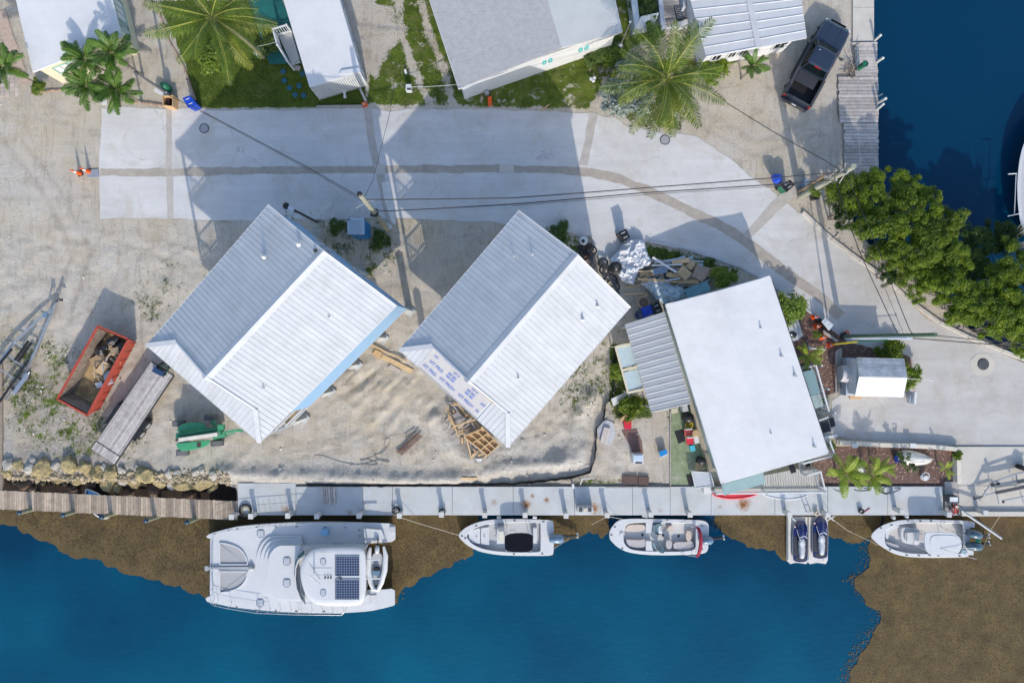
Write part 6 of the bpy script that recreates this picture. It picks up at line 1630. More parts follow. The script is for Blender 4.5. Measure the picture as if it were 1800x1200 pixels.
tr1=smooth_poly(S([(180,372),(182,371),(235,374),(320,400),(378,440),(412,500),(426,552),(426,559),(422,560),(184,560),(180,557)]),1); tr2=smooth_poly(S([(180,625),(184,621),(418,621),(422,625),(414,690),(368,752),(285,792),(186,807),(181,805)]),1)
dk=block(t,deck,.30,ZD,M_gel,'deck',.04)
M_net=mat('trampoline_net',(.34,.34,.35),.8,var=.08,scale=20)
for q_ in (tr1,tr2):
	block(t,inset(q_,.8),ZD+.002,ZD+.012,M_net,'trampoline_net',0)
	b=MB(); b.ring([(p.x,p.y) for p in W(inset(q_,-.9),ZD+.09)],[(p.x,p.y) for p in W(inset(q_,.9),ZD+.09)],ZD,ZD+.09); b.build('net_rim',M_gel,t)
def dome(x0,x1,yt,yb,r=.42,n=14):
	"""D-shaped outline, round towards the bow"""
	pts=[(x1,yb),(x1,yt)]; ym=(yt+yb)/2; h=(yb-yt)/2; w=(x1-x0)*r
	for k in range(n+1):
		a=PI/2*(k/n); pts.append((x0+w*(1-math.sin(a)) ,yt+h*.78*(1-math.cos(a)) ))
	for k in range(n+1):
		a=PI/2*(1-k/n); pts.append((x0+w*(1-math.sin(a)),yb-h*.78*(1-math.cos(a))))
	return pts
for i,(x0,yt,yb,z1) in enumerate(((502,306,892,.68),(535,334,884,.82),(568,362,874,.96),(602,393,862,1.25))):
	block(t,S(dome(x0,900 if i<3 else 890,yt,yb)),ZD if i==0 else ZD+.1,z1,M_gel,'cabin_step' if i<3 else 'cabin_roof',.05)
block(t,S([(890,400),(1450,400),(1462,600),(1462,780),(1440,862),(890,862)]),ZD,1.15,M_gel,'cockpit_side',.05)
b=MB(); lo=W(S([(925,425),(862,485),(842,550),(838,640),(848,722),(885,812),(925,862)]),1.22); hi=[p+Vector((.35,0,.95)) for p in lo]; hi=[Vector((p.x,p.y*1.0,p.z)) for p in hi]; n_=len(lo)
b.add(lo+hi,[(i,i+1,n_+i+1,n_+i) for i in range(n_-1)]+[(n_+i,n_+i+1,i+1,i) for i in range(n_-1)]); b.build('windscreen',M_tealglass,t)
b=MB(); b.tube(hi,.04,5); b.tube(lo,.035,5)
for a_,c_ in zip(lo,hi): b.bar(a_,c_,.05,.05)
b.build('windscreen_frame',M_gel,t)
ht=smooth_poly(S([(885,640),(900,540),(950,460),(1030,408),(1380,403),(1450,420),(1468,500),(1470,780),(1450,880),(1400,925),(1060,922),(985,885),(920,800)]),2)
b=MB(); b.loft([W(inset(ht,.5),2.30),W(ht,2.34),W(ht,2.40),W(inset(ht,1.6),2.46),W(inset(ht,5),2.50),W(inset(ht,9),2.52)],0,smooth=False); hardtop=b.build('hardtop',M_gel,t)
b=MB()
for X,Y in ((960,470),(960,850),(1440,440),(1440,870)): q=P(*S([(X,Y)])[0],2.3); b.cyl((q.x,q.y,ZD),q,.05,n=8)
b.build('hardtop_post',M_gel,t)
def solar_mat():
	m=mat('solar_cells',(.010,.018,.065),.3,var=.15,scale=3,spec=.3)
	nt=m.node_tree; n=nt.nodes; l=nt.links; bs=n['Principled BSDF']; old=bs.inputs['Base Color'].links[0].from_socket
	tc=n.new('ShaderNodeTexCoord'); br=n.new('ShaderNodeTexBrick'); br.offset=0; br.inputs['Scale'].default_value=1; br.inputs['Brick Width'].default_value=.158; br.inputs['Row Height'].default_value=.158; br.inputs['Mortar Size'].default_value=.014
	br.inputs['Mortar'].default_value=(.20,.25,.32,1); l.new(tc.outputs['Object'],br.inputs['Vector']); l.new(old,br.inputs['Color1']); l.new(old,br.inputs['Color2']); l.new(br.outputs[0],bs.inputs['Base Color']); return m
M_solar=solar_mat()
for y0,y1 in ((487,655),(690,862)):
	block(t,S([(1198,y0),(1406,y0),(1406,y1),(1198,y1)]),2.53,2.56,M_solar,'solar_panel',0)
	b=MB(); q=W(S([(1196,y0-2),(1408,y0-2),(1408,y1+2),(1196,y1+2)]),2.555)
	for i in range(4): b.bar(q[i],q[(i+1) % 4],.03,.05)
	b.build('panel_frame',M_alu,t)
def hatch(X,Y,w,h,z):
	q=S([(X-w/2,Y-h/2),(X+w/2,Y-h/2),(X+w/2,Y+h/2),(X-w/2,Y+h/2)])
	f=block(t,smooth_poly(q,1),z,z+.04,mat('hatch_frame',(.17,.20,.25),.5),'deck_hatch',.01)
	b=MB(); b.prism([(p.x,p.y) for p in W(inset(q,2.1),z+.06)],z+.03,z+.055); b.build('hatch_lid',mat('hatch_lid',(.40,.43,.47),.3),f)
for X,Y,w,h,z in ((540,288,66,68,ZD),(535,898,66,68,ZD),(770,530,66,72,1.25),(769,723,66,72,1.25),(1090,533,52,62,2.50),(1090,806,52,62,2.50)): hatch(X,Y,w,h,z)
b=MB(); b.bar(P(*S([(60,590)])[0],.62),P(*S([(470,583)])[0],.62),.14,.14); b.bar(P(*S([(170,600)])[0],.66),P(*S([(430,600)])[0],.66),.07,.06); b.build('longitudinal_beam',M_steel,t)
b=MB(); b.lathe(P(*S([(465,583)])[0],ZD),[(.2,0),(.2,.12),(.12,.25),(.06,.3)],12); b.box(P(*S([(70,590)])[0],.65),(.22,.3,.2)); b.build('anchor_winch',M_steel,t)
b=MB(); b.cyl(P(*S([(108,320)])[0],.45),P(*S([(108,850)])[0],.45),.09,n=8); b.build('front_crossbeam',M_gel,t)
for sgn,line in ((1,[(100,330),(95,790),(100,900),(135,920),(250,945),(500,985),(850,1000),(1250,1003),(1275,980)]),(-1,[(120,300),(250,265),(500,235),(900,205),(1270,205)])):
	b=MB(); pp_=[P(*S([p])[0],1.2) for p in line]; b.tube(pp_,.02,5); b.tube([v-Vector((0,0,.32)) for v in pp_],.012,4); b.build('guard_rail',M_alu,t)
	b=MB()
	for p in (line[1:] if sgn>0 else line): q=P(*S([p])[0],1.2); b.cyl((q.x,q.y+(.05 if sgn>0 else -.05),ZD),q,.016,n=5)
	for f in range(8): p_=lerp(Vector(line[-4 if sgn>0 else -3]),Vector(line[-2]),f/8); q=P(*S([(p_.x,p_.y)])[0],1.2); b.cyl((q.x,q.y,ZD),q,.014,n=5)
	b.build('stanchion',M_alu,t)
for k,(x0,x1) in enumerate(((1438,1500),(1500,1560),(1560,1620),(1620,1718))): block(t,S([(x0,830),(x1,825),(x1,915),(x0,920)]),.1,.44-.13*k+(.12 if k==0 else 0)+.3,M_gel,'stern_step',.02)
block(t,S([(1440,240),(1600,255),(1630,330),(1460,370)]),ZD-.1,ZD+.25,M_gel,'stern_locker',.06); block(t,S([(1675,228),(1722,228),(1722,275),(1675,275)]),ZD-.1,ZD+.12,M_gelgrey,'stern_locker',.02)
block(t,S([(1180,370),(1255,370),(1250,400),(1170,400)]),ZD,ZD+.12,M_gelgrey,'side_step',.02)
block(t,S([(1068,255),(1128,255),(1128,305),(1068,305)]),ZD,ZD+.4,mat('sky_blue_crate',(.22,.42,.62),.6),'blue_crate',.02)
b=MB(); b.tube([P(*S([(968,645)])[0],2.9),P(*S([(1062,732)])[0],2.7)],.03,5); b.cyl(P(*S([(1010,600)])[0],2.5),P(*S([(1010,640)])[0],3.3),.04,n=6); b.tube([P(*S([(1000,650)])[0],2.75),P(*S([(1170,650)])[0],2.75)],.02,4); b.build('antenna_mast',M_alu,t)
b=MB()
for k in range(3): b.lathe(P(*S([(1110+25*k,672)])[0],2.52),[(.05,0),(.05,.12),(.02,.16)],8)
b.build('horn',M_darkmetal,t)
b=MB(); b.tube([P(*S([p])[0],2.72) for p in ((1050,445),(1110,445),(1110,478),(1052,478))],.015,4); b.build('grab_rail',M_alu,t)
b=MB(); b.tube([P(*S([p])[0],2.6) for p in ((1208,672),(1235,668),(1255,690),(1230,684))],.03,5); b.build('loose_strap',M_darkmetal,t)
cleats(t,S([(137,295),(262,262),(337,248),(505,233),(678,227),(858,223),(1110,228),(1285,232),(135,918),(330,935),(500,965),(675,968),(855,970),(1100,973),(1412,255),(1412,305)]),ZD)
b=MB()
for a_,c_ in (((1470,520),(1590,515)),((1470,680),(1590,682))): b.bar(P(*S([a_])[0],2.1),P(*S([c_])[0],2.1),.08,.08)
b.build('davit_arm',M_gel,t)
t=thing('dinghy','small pale inflatable dinghy hung across the catamaran stern','dinghy',P(*S([(1560,590)])[0],.9))
M_rib=mat('hypalon_grey',(.60,.61,.62),.5,var=.06)
b=MB(); lp=[(1505,410),(1492,480),(1490,620),(1510,720),(1535,775),(1570,782),(1600,720),(1630,610),(1640,480),(1622,400)]
b.tube([P(*S([p])[0],1.0+.1*(3<i<7)) for i,p in enumerate(lp)],[.08,.17,.19,.17,.14,.14,.17,.19,.17,.08],10); b.build('tube',M_rib,t)
block(t,smooth_poly(S([(1510,460),(1620,460),(1610,620),(1570,740),(1540,740),(1510,640)]),1),.72,.86,M_gelgrey,'floor',.03)
block(t,S([(1522,610),(1590,610),(1585,655),(1522,655)]),.86,1.08,M_engb,'seat',.03); block(t,S([(1535,590),(1575,590),(1575,615),(1535,615)]),.86,1.15,M_black,'backrest',.02)
outboard(t,*S([(1566,425)])[0],1.15,(0,-1),M_gel,.62)
t=thing('hose_coil','black and yellow hose coil on the quay above the catamaran bow','hose',P(431,897,.13)); b=MB()
for k in range(4): b.torus(P(431,897,.17+.035*k),.42-.02*k,.035,22,5)
b.build('black_hose',M_black,t); b=MB(); b.torus(P(432,898,.2),.26,.03,18,5); b.build('yellow_hose',mat('faded_yellow_hose',(.45,.36,.14),.7),t)
t=thing('blue_skiff','blue and white pointed skiff floating partly under the wooden pier','skiff',P(164,884,WZ))
o_=[(149,858),(158,859),(178,868),(192,885),(196,900),(190,912),(176,911),(163,902),(154,885),(149,870)]
hull(t,o_,-.62,2.2,-.85,M_gel,mat('skiff_blue',(.02,.12,.34),.5,var=.3),under=.8)
t=thing('sport_fishing_boat','white hull edge of a boat cut by the right side of the picture','motorboat',P(1830,330,WZ))
o_=[(1800,250),(1792,280),(1788,320),(1789,360),(1795,400),(1808,428),(1830,445),(1860,430),(1880,380),(1885,300),(1880,230),(1860,190),(1830,190)]
hull(t,o_,.1,5,-.35,M_gel,M_gelgrey); b=MB(); b.tube([P(1772,306,.7),P(1787,305,.7)],.04,5); b.tube([P(1786,307,.7),P(1783,378,.7)],.03,5); b.tube([P(1771,380,.7),P(1795,375,.7)],.03,5); b.build('outrigger',M_white,t)
o=sheet('basin_weed_shade',fractal([(3,836),(60,838),(200,841),(330,845),(400,846),(416,862),(416,884),(380,882),(3,868)],1.5,2,3),WZ+.035,mat('shade_dark_basin_weed',(.022,.012,.008),.9,var=.6,scale=2.2,bump=.6,bscale=8,stain=(.05,.03,.015),stain_amt=.7),None)  # weed sheet whose near-black brown also carries the shade of the pier
tag(o,'maroon weed covering the basin behind the wooden pier, pier shade put into its dark colour','seaweed',kind='stuff')
# ---------------------------------------------------------------- vehicles and machines (own turned frames)
def fr(name,label,cat,px,py,z,dx,dy,zb=0.0):
	"""turned frame whose +x points along photo direction (dx, dy)"""
	c=P(px,py,z); return thing(name,label,cat,(c.x,c.y,zb),rz=math.atan2(-dy,dx))
def rr(hx,hy,r,n=3,cx=0,cy=0):
	o=[]
	for sx,sy,a0 in ((1,1,0),(-1,1,90),(-1,-1,180),(1,-1,270)):
		for k in range(n+1):
			a=R(a0+90*k/n); o.append((cx+sx*(hx-r)+r*math.cos(a),cy+sy*(hy-r)+r*math.sin(a)))
	return o
def wheel(t,x,y,r=.40,w=.27,name='wheel'):
	s=1 if y>0 else -1
	b=MB(); b.cyl((x,y-w/2,r),(x,y+w/2,r),r,r,20); wl=b.build(name,M_rubber,t)
	b=MB(); b.cyl((x,y+s*(w/2-.02),r),(x,y+s*(w/2+.015),r),r*.6,r*.56,14); b.build('rim',M_alu,wl)
	return wl
M_truck=mat('dark_blue_metallic',(.026,.040,.072),.35,metal=.3,coat=.4,var=.06)
M_trim=mat('dark_grey_trim',(.05,.052,.058),.5); M_bed=mat('black_bed_liner',(.012,.012,.016),.7)
M_red=mat('red_lens',(.35,.012,.01),.3); M_lens=mat('clear_lens',(.6,.62,.63),.15)
t=fr('pickup_truck','dark blue crew cab pickup truck parked beside the plank dock','pickup truck',1437,110,.9,70,-128)
def sec(x,w,z0,z1,n=5):
	o=[]
	for s in (1,-1):
		pts=[(w*.96,z0),(w,z0+.15),(w,z1-.22),(w*.965,z1-.08),(w*.86,z1)]
		o+=[(x,s*yy,zz_) for yy,zz_ in (pts if s>0 else pts[::-1])]
	return [Vector(p) for p in o]
b=MB(); b.loft([sec(2.86,.74,.50,.86),sec(2.78,.87,.42,1.0),sec(2.55,.95,.38,1.10),sec(2.0,.99,.36,1.16),sec(1.2,1.0,.36,1.20),sec(.9,1.0,.36,1.18),sec(-.95,1.0,.36,1.16)],0,smooth=False); b.build('body',M_truck,t,.03)
b=MB(); b.bar((1.25,.42,1.20),(2.6,.36,1.115),.05,.03); b.bar((1.25,-.42,1.20),(2.6,-.36,1.115),.05,.03); b.build('hood_crease',M_truck,t)
b=MB()
for s in (1,-1): b.box((-1.93,s*.93,.77),(1.96,.14,.80))
b.box((-2.87,0,.77),(.08,1.98,.78)); b.box((-1.93,0,.55),(1.9,1.75,.1)); b.box((-.98,0,.8),(.06,1.8,.7)); b.build('bed',M_truck,t,.02)
b=MB(); b.box((-1.92,0,.62),(1.82,1.70,.04))
for s in (1,-1): b.box((-1.92,s*.84,.88),(1.8,.03,.52))
b.box((-1.02,0,.9),(.03,1.66,.5)); b.box((-2.81,0,.9),(.03,1.66,.5))
for k in range(9): b.box((-1.92,-.72+.18*k,.65),(1.8,.07,.02))
b.build('bed_liner',M_bed,t)
b=MB(); b.box((-1.42,.12,1.13),(.86,1.36,.03)); b.build('bed_cover_panel',mat('soft_black_vinyl',(.03,.032,.04),.6),t)
b=MB()
for s in (1,-1): b.bar((-.98,s*.93,1.185),(-2.9,s*.93,1.185),.16,.03)
b.bar((-2.88,-.96,1.185),(-2.88,.96,1.185),.1,.03); b.build('bed_rail',M_trim,t)
def cabsec(x0,x1,w0,w1,z): return [Vector(p) for p in ((x0,w0,z),(x0,-w0,z),(x1,-w1,z),(x1,w1,z))]
base_=[(1.22,.80),(1.28,0),(1.22,-.80),(.95,-.93),(-.80,-.93),(-.92,-.80),(-.92,.80),(-.80,.93),(.95,.93)]
roof_=[(.50,.66),(.56,0),(.50,-.66),(.36,-.74),(-.66,-.74),(-.76,-.66),(-.76,.66),(-.66,.74),(.36,.74)]
b=MB(); b.loft([[Vector((x,y,1.15)) for x,y in base_],[Vector((x*1.0,y,1.74)) for x,y in roof_]],0,smooth=False,cap0=False,cap1=False); b.build('cab_glass',M_glass,t)
b=MB(); b.loft([[Vector((x*1.02,y*1.03,1.73)) for x,y in roof_],[Vector((x,y,1.80)) for x,y in roof_],[Vector((x*.85,y*.86,1.84)) for x,y in roof_]],0,smooth=False,cap0=False); b.build('roof',M_truck,t,.02)
for i in (0,2,5,6): b=MB(); b.bar((base_[i][0],base_[i][1],1.15),(roof_[i][0],roof_[i][1],1.76),.07,.06); b.build('pillar',M_truck,t)
for s in (1,-1): b=MB(); b.bar((.1,s*.93,1.15),(.0,s*.75,1.76),.08,.05); b.build('pillar',M_truck,t)
b=MB(); b.bar((1.18,.5,1.22),(1.12,-.1,1.24),.03,.03); b.bar((1.2,.0,1.22),(1.1,-.6,1.24),.03,.03); b.build('wiper',M_black,t)
for s in (1,-1):
	b=MB(); b.bar((.78,s*.95,1.22),(.72,s*1.16,1.26),.06,.06); b.box((.70,s*1.20,1.27),(.14,.22,.2)); b.build('side_mirror',M_trim,t,.02)
	b=MB(); b.box((2.70,s*.72,.92),(.2,.34,.14)); b.build('headlight',M_lens,t,.02)
	b=MB(); b.box((-2.89,s*.90,1.0),(.1,.16,.32)); b.build('taillight',M_red,t,.01)
	b=MB(); b.box((.0,s*1.02,.42),(2.6,.14,.06)); b.build('running_board',M_trim,t,.01)
	for x in (1.95,-1.78): wheel(t,x,s*.88,.42,.28); b=MB(); b.torus((x,s*.95,.0),.45,.04,18,5);
b=MB(); b.box((2.88,0,.58),(.16,1.75,.26)); b.build('front_bumper',M_trim,t,.04)
b=MB(); b.box((-3.02,0,.58),(.18,1.85,.22)); b.build('rear_bumper',M_trim,t,.04)
b=MB(); b.box((-3.08,0,.66),(.04,.32,.16)); b.build('number_plate',M_lens,t)
b=MB(); b.box((-.80,0,1.79),(.06,.42,.05)); b.build('brake_light',M_red,t)
b=MB(); b.box((2.93,0,.80),(.05,1.1,.24)); b.build('grille',M_black,t)
b=MB(); b.lathe((.25,.45,1.84),[(.03,0),(.03,.04),(.01,.06)],6); b.build('roof_antenna',M_lens,t)
M_dred=mat('worn_red_paint',(.34,.05,.03),.7,var=.25,scale=5,stain=(.20,.07,.04),stain_amt=.7)
M_rust=mat('sandy_steel_floor',(.36,.26,.13),.9,var=.35,scale=3,bump=.4,stain=(.18,.10,.05),stain_amt=.8)
M_inwall=mat('scuffed_steel_wall',(.42,.35,.29),.8,var=.3,scale=4,stain=(.20,.11,.08),stain_amt=.6)
Zt=1.45; D0=[P(172,573,Zt),P(226,596,Zt),P(154,730,Zt),P(101,701,Zt)]
c_=sum(D0,Vector())/4; t=thing('dumpster','open red roll-off dumpster half full of building waste','dumpster',(c_.x,c_.y,0))
def atz(q,z,s=1.0): return [Vector((c_.x+(p.x-c_.x)*s,c_.y+(p.y-c_.y)*s,z)) for p in q]
outer=[(p.x,p.y) for p in D0]; inner=[(p.x,p.y) for p in atz(D0,0,.955)]; base4=[(p.x,p.y) for p in atz(D0,0,.90)]
b=MB(); n=4
vs=[(x,y,.15) for x,y in base4]+[(x,y,Zt) for x,y in outer]+[(x,y,Zt) for x,y in inner]+[(x,y,.22) for x,y in [(p.x,p.y) for p in atz(D0,0,.87)]]
b.add(vs[:8],[(i,(i+1) % 4,4+(i+1) % 4,4+i) for i in range(4)]+[(3,2,1,0)]); b.build('shell',M_dred,t)
b=MB(); b.add(vs[8:],[(4+i,4+(i+1) % 4,(i+1) % 4,i) for i in range(4)]+[(i,(i+1) % 4,4+(i+1) % 4,4+i) for i in range(4)]); b.build('inner_wall',M_inwall,t)
b=MB(); b.prism([(v[0],v[1]) for v in vs[12:16]],.2,.25); b.build('floor',M_rust,t)
b=MB()
for i in range(4): a,c=D0[i],D0[(i+1) % 4]; b.bar(a,c,.12,.10)
b.build('rim',M_dred,t)
b=MB()
for i in (1,3):
	a,c=D0[i],D0[(i+1) % 4]; nn=((a+c)/2-Vector((c_.x,c_.y,Zt))).normalized()
	for k in range(9): p=lerp(a,c,(k+.5)/9); b.bar((p.x-nn.x*.08,p.y-nn.y*.08,.2),(p.x-nn.x*.05,p.y-nn.y*.05,1.35),.05,.05)
b.build('rib',M_dred,t)
ud=(D0[3]-D0[0]).normalized(); vd=(D0[1]-D0[0]).normalized()
def dpt(u,v,z): p=D0[0]+(D0[3]-D0[0])*u+(D0[1]-D0[0])*v; return Vector((p.x,p.y,z))
M_card=mat('cardboard',(.46,.33,.19),.85,var=.15,rnd=.12,stain=(.34,.23,.13),stain_amt=.4)
for i,(u,v,z,sx,sy,sz,rz,m,nm,lab) in enumerate(((.42,.35,.55,1.0,.75,.45,.5,M_card,'cardboard_box','opened cardboard box in the middle of the red dumpster'),(.47,.60,.8,.9,.5,.25,.9,M_card,'cardboard_box','flattened pale cardboard box beside the opened one in the dumpster'),
		(.22,.72,.9,.55,.45,.35,.2,M_card,'cardboard_box','small cardboard box near the upper right rim of the dumpster'),(.68,.72,.6,.45,.35,.3,.3,M_white,'white_carton','white carton lying in the lower half of the dumpster'),(.56,.88,.8,.5,.9,.1,.4,mat('grey_board',(.4,.41,.45),.7),'grey_sheet','pale grey sheet leaning on the right wall of the dumpster'))):
	M_=Matrix.Rotation(rz,4,'Z') @ Matrix.Rotation(.25*(1 if i % 2 else -1),4,'X'); b=MB(); b.box(dpt(u,v,z),(sx,sy,sz),M=M_)
	tag(b.build(nm,m,None,.01),lab,'box' if 'box' in nm or 'carton' in nm else 'sheet')
for i,(u,v,z,s) in enumerate(((.12,.45,.8,.45),(.16,.75,.75,.5),(.28,.25,.7,.4))):
	o=rock(0,0,s/GS,0,mat('black_bin_bag',(.012,.013,.017),.3,bump=.8,bscale=9),80+i,name='rubbish_bag',sz=.55); o.location=dpt(u,v,z)
	tag(o,'black rubbish bag in the upper end of the dumpster, ' + ordw[i]+' from the top','rubbish bag','rubbish bags in the dumpster')
b=MB(); rg=random.Random(5)
for k in range(34):
	p=dpt(rg.uniform(.1,.62),rg.uniform(.3,.9),rg.uniform(.6,1.0)); a=rg.uniform(0,3.1); L_=rg.uniform(.15,.5); d=Vector((math.cos(a),math.sin(a),rg.uniform(-.2,.2)))*L_; b.bar(p-d,p+d,rg.uniform(.03,.12),.02,rg.randrange(4))
o=b.build('waste_scraps',[M_darkmetal,M_wood,M_gelgrey,M_card]); tag(o,'loose scraps of metal, wood and card inside the red dumpster','waste',kind='stuff')
T0=[P(265,636,.95),P(304,660,.95),P(201,815.5,.95),P(160,789,.95)]
c_=sum(T0,Vector())/4; t=thing('flatbed_trailer','plank-decked flatbed trailer between the dumpster and the blue house','trailer',(c_.x,c_.y,0))
n=11
for k in range(n):
	f0,f1=(k+.04)/n,(k+.96)/n
	for g0,g1 in ((0.0 if not 3<=k<=7 else .06,.905),(.915,1.0)):
		q=[lerp(lerp(T0[0],T0[1],f0),lerp(T0[3],T0[2],f0),g0),lerp(lerp(T0[0],T0[1],f1),lerp(T0[3],T0[2],f1),g0),lerp(lerp(T0[0],T0[1],f1),lerp(T0[3],T0[2],f1),g1),lerp(lerp(T0[0],T0[1],f0),lerp(T0[3],T0[2],f0),g1)]
		b=MB(); b.prism([(p.x,p.y) for p in q],.90,.95); b.build('deck_plank',M_greywood,t)
b=MB(); lo=Vector((0,0,-.1))
for i in range(4): b.bar(T0[i]+lo,T0[(i+1) % 4]+lo,.08,.16)
b.bar(lerp(T0[0],T0[3],.91)+lo*.4,lerp(T0[1],T0[2],.91)+lo*.4,.06,.1)
for f in (.3,.7): b.bar(lerp(T0[0],T0[1],f)+lo*2.2,lerp(T0[3],T0[2],f)+lo*2.2,.12,.2)
b.build('frame',M_darkmetal,t)
ax=(T0[3]-T0[0]).normalized(); cr=(T0[1]-T0[0]).normalized()
for s,edge in ((1,(T0[1],T0[2])),(-1,(T0[0],T0[3]))):
	for f in (.56,.66):
		p=lerp(edge[0],edge[1],f)+cr*s*.14; b=MB(); q0=Vector((p.x,p.y,.38)); b.cyl(q0-cr*.12,q0+cr*.12,.38,n=18); wl=b.build('wheel',M_rubber,t)
		b=MB(); b.cyl(q0+cr*s*.1,q0+cr*s*.135,.2,n=12); b.build('rim',M_steel,wl)
	p0,p1=lerp(*edge,.50)+cr*s*.15,lerp(*edge,.72)+cr*s*.15; b=MB(); b.bar(Vector((p0.x,p0.y,.86)),Vector((p1.x,p1.y,.86)),.27,.04); b.bar(Vector((p0.x,p0.y,.86)),Vector((p0.x,p0.y,.5))-ax*.15,.27,.03); b.bar(Vector((p1.x,p1.y,.86)),Vector((p1.x,p1.y,.5))+ax*.15,.27,.03); b.build('mudguard',M_black,t)
b=MB(); e0,e1=lerp(T0[0],T0[1],.3)+lo,lerp(T0[0],T0[1],.7)+lo; hp=(T0[0]+T0[1])/2-ax*1.3; hp.z=.6; b.bar(e0,hp,.09,.12); b.bar(e1,hp,.09,.12); b.build('drawbar',M_darkmetal,t)
b=MB(); q=[P(266,652,1.2),P(271,645,1.2),P(287,654,1.2),P(283,661,1.2)]; b.prism([(p.x,p.y) for p in q],.95,1.2); tag(b.build('tool_chest',mat('blue_chest',(.02,.05,.12),.4),None,.02),'dark blue chest standing on the upper end of the flatbed trailer','chest')
t=thing('green_cart_frame','dark green tube frame beside the blue chest under the roof corner','frame',P(285,647,0)); b=MB()
q=[P(278,640,1.0),P(296,646,1.0),P(291,659,1.0),P(272,650,.8)]
for i in range(4): b.bar(q[i],q[(i+1) % 4],.05,.05); b.bar(q[i],(q[i].x,q[i].y,0),.05,.05)
b.build('tube',mat('dark_green_paint',(.01,.06,.03),.5),t)
def beams(t,lines,w,h,m,name):
	for a,c in lines:
		b=MB(); b.bar(P(*a),P(*c),w,h); b.build(name,m,t)
t=thing('boat_trailer','empty silver boat trailer with black bunks at the left edge','trailer',P(50,620,0))
beams(t,[((95,541,.6),(71,599,.6)),((71,599,.6),(46,653,.6)),((46,653,.6),(10,702,.6)),((93,542,.6),(65,564,.6)),((65,564,.6),(21,606,.6)),((21,606,.6),(-30,680,.6))],.13,.12,M_alu,'frame_rail')
beams(t,[((26,603,.55),(60,612,.55)),((12,622,.55),(48,650,.55)),((-5,645,.55),(32,668,.55)),((66,572,.58),(78,578,.58))],.08,.08,M_steel,'crossbar')
beams(t,[((-10,650,.85),(21,613,.85)),((26,633,.8),(50,599,.8)),((31,635,.8),(55,602,.8)),((-5,712,.85),(50,633,.85))],.13,.09,M_black,'bunk')
beams(t,[((93,541,.7),(104,526,.7))],.1,.1,M_alu,'tongue')
b=MB(); b.bar(P(80,553,.6),P(79,552,1.4),.1,.1); b.box(P(80,554,1.35),(.25,.3,.2)); b.build('winch_stand',M_engb,t)
b=MB(); b.cyl(P(98,530,.7),P(101,528,1.0),.06,n=8); b.box(P(107,527,.6),(.22,.16,.12)); b.cyl(P(100,531,.0),P(104,524,.9),.03,n=6); b.build('jack',M_darkmetal,t)
for (a,c) in ((((24,692),(34,672))),(((36,676),(50,656)))):
	p,q=P(*a,.35),P(*c,.35); b=MB(); d=(q-p).normalized(); nn=Vector((-d.y,d.x,0)); m_=(p+q)/2; b.cyl(m_-nn*.11,m_+nn*.11,.33,n=18); wl=b.build('wheel',M_rubber,t); b=MB(); b.cyl(m_-nn*.125,m_+nn*.125,.18,n=12); b.build('rim',M_alu,wl)
b=MB(); b.bar(P(25,690,.78),P(49,657,.78),.26,.03); b.bar(P(25,690,.78),P(23,694,.5),.26,.03); b.bar(P(49,657,.78),P(51,653,.5),.26,.03); b.build('mudguard',M_alu,t)
t=thing('ramp_trailer','galvanised boat trailer with black bunk on the beige yard slab','trailer',P(1760,850,.1))
k_=lambda X,Y,z: (1640+X/7.05,740+Y/7.05,z)
beams(t,[(k_(620,925,.6),k_(740,755,.7)),(k_(740,755,.7),k_(1030,655,.7)),(k_(1030,655,.7),k_(1240,600,.7)),(k_(620,925,.55),k_(790,880,.55)),(k_(740,790,.6),k_(1130,720,.6)),(k_(860,985,.6),k_(1300,900,.6))],.09,.09,M_steel,'frame_rail')
beams(t,[(k_(765,770,.6),k_(818,1022,.6)),(k_(1030,650,.6),k_(1042,800,.6)),(k_(1080,860,.6),k_(1125,1010,.6)),(k_(660,915,.5),k_(640,850,.5))],.06,.06,M_steel,'crossbar')
beams(t,[(k_(780,885,.9),k_(1250,790,.9)),(k_(1055,755,.9),k_(1250,715,.9))],.17,.12,M_trim,'bunk')
beams(t,[(k_(505,965,.5),k_(622,928,.6)),(k_(505,930,.5),k_(520,975,.5))],.07,.07,M_darkmetal,'coupler')
b=MB(); p=P(*k_(1105,600,.4)); b.cyl(p+Vector((-.05,.0,0)),p+Vector((.05,.25,0)),.36,n=18); b.build('wheel',M_rubber,t)
b=MB(); b.cyl(P(*k_(800,775,.7)),P(*k_(810,770,1.0)),.1,n=8); b.cyl(P(*k_(870,1000,.7)),P(*k_(872,998,.9)),.08,n=8); b.box(P(*k_(735,790,.7)),(.2,.2,.2)); b.build('winch',M_darkmetal,t)
S=lambda pts: zz(pts,290,680,9.23)
M_grn=mat('faded_green_paint',(.04,.27,.13),.5,var=.12,scale=3,stain=(.10,.32,.20),stain_amt=.5); M_grn2=mat('deep_green_paint',(.01,.13,.07),.5,var=.12)
t=thing('boom_lift','green four-wheeled boom lift parked below the blue house corner','boom lift',P(330,765,0))
b=MB(); o1=smooth_poly(S([(175,915),(300,900),(720,850),(742,872),(700,945),(560,1000),(290,1040),(220,1010),(185,960)]),1); b.loft([W(inset(o1,.3),.5),W(o1,.8),W(o1,1.3),W(inset(o1,.8),1.45)],0,smooth=False); b.build('engine_cover',M_grn,t)
b=MB(); o1=smooth_poly(S([(185,740),(210,650),(280,590),(430,568),(600,575),(660,620),(700,690)]),1); b.loft([W(inset(o1,.3),.5),W(o1,.8),W(o1,1.2),W(inset(o1,1.2),1.4)],0,smooth=False); b.build('battery_cover',M_grn,t)
block(t,S([(175,750),(850,660),(870,780),(230,890),(170,890)]),.45,1.3,M_grn2,'turntable',.03)
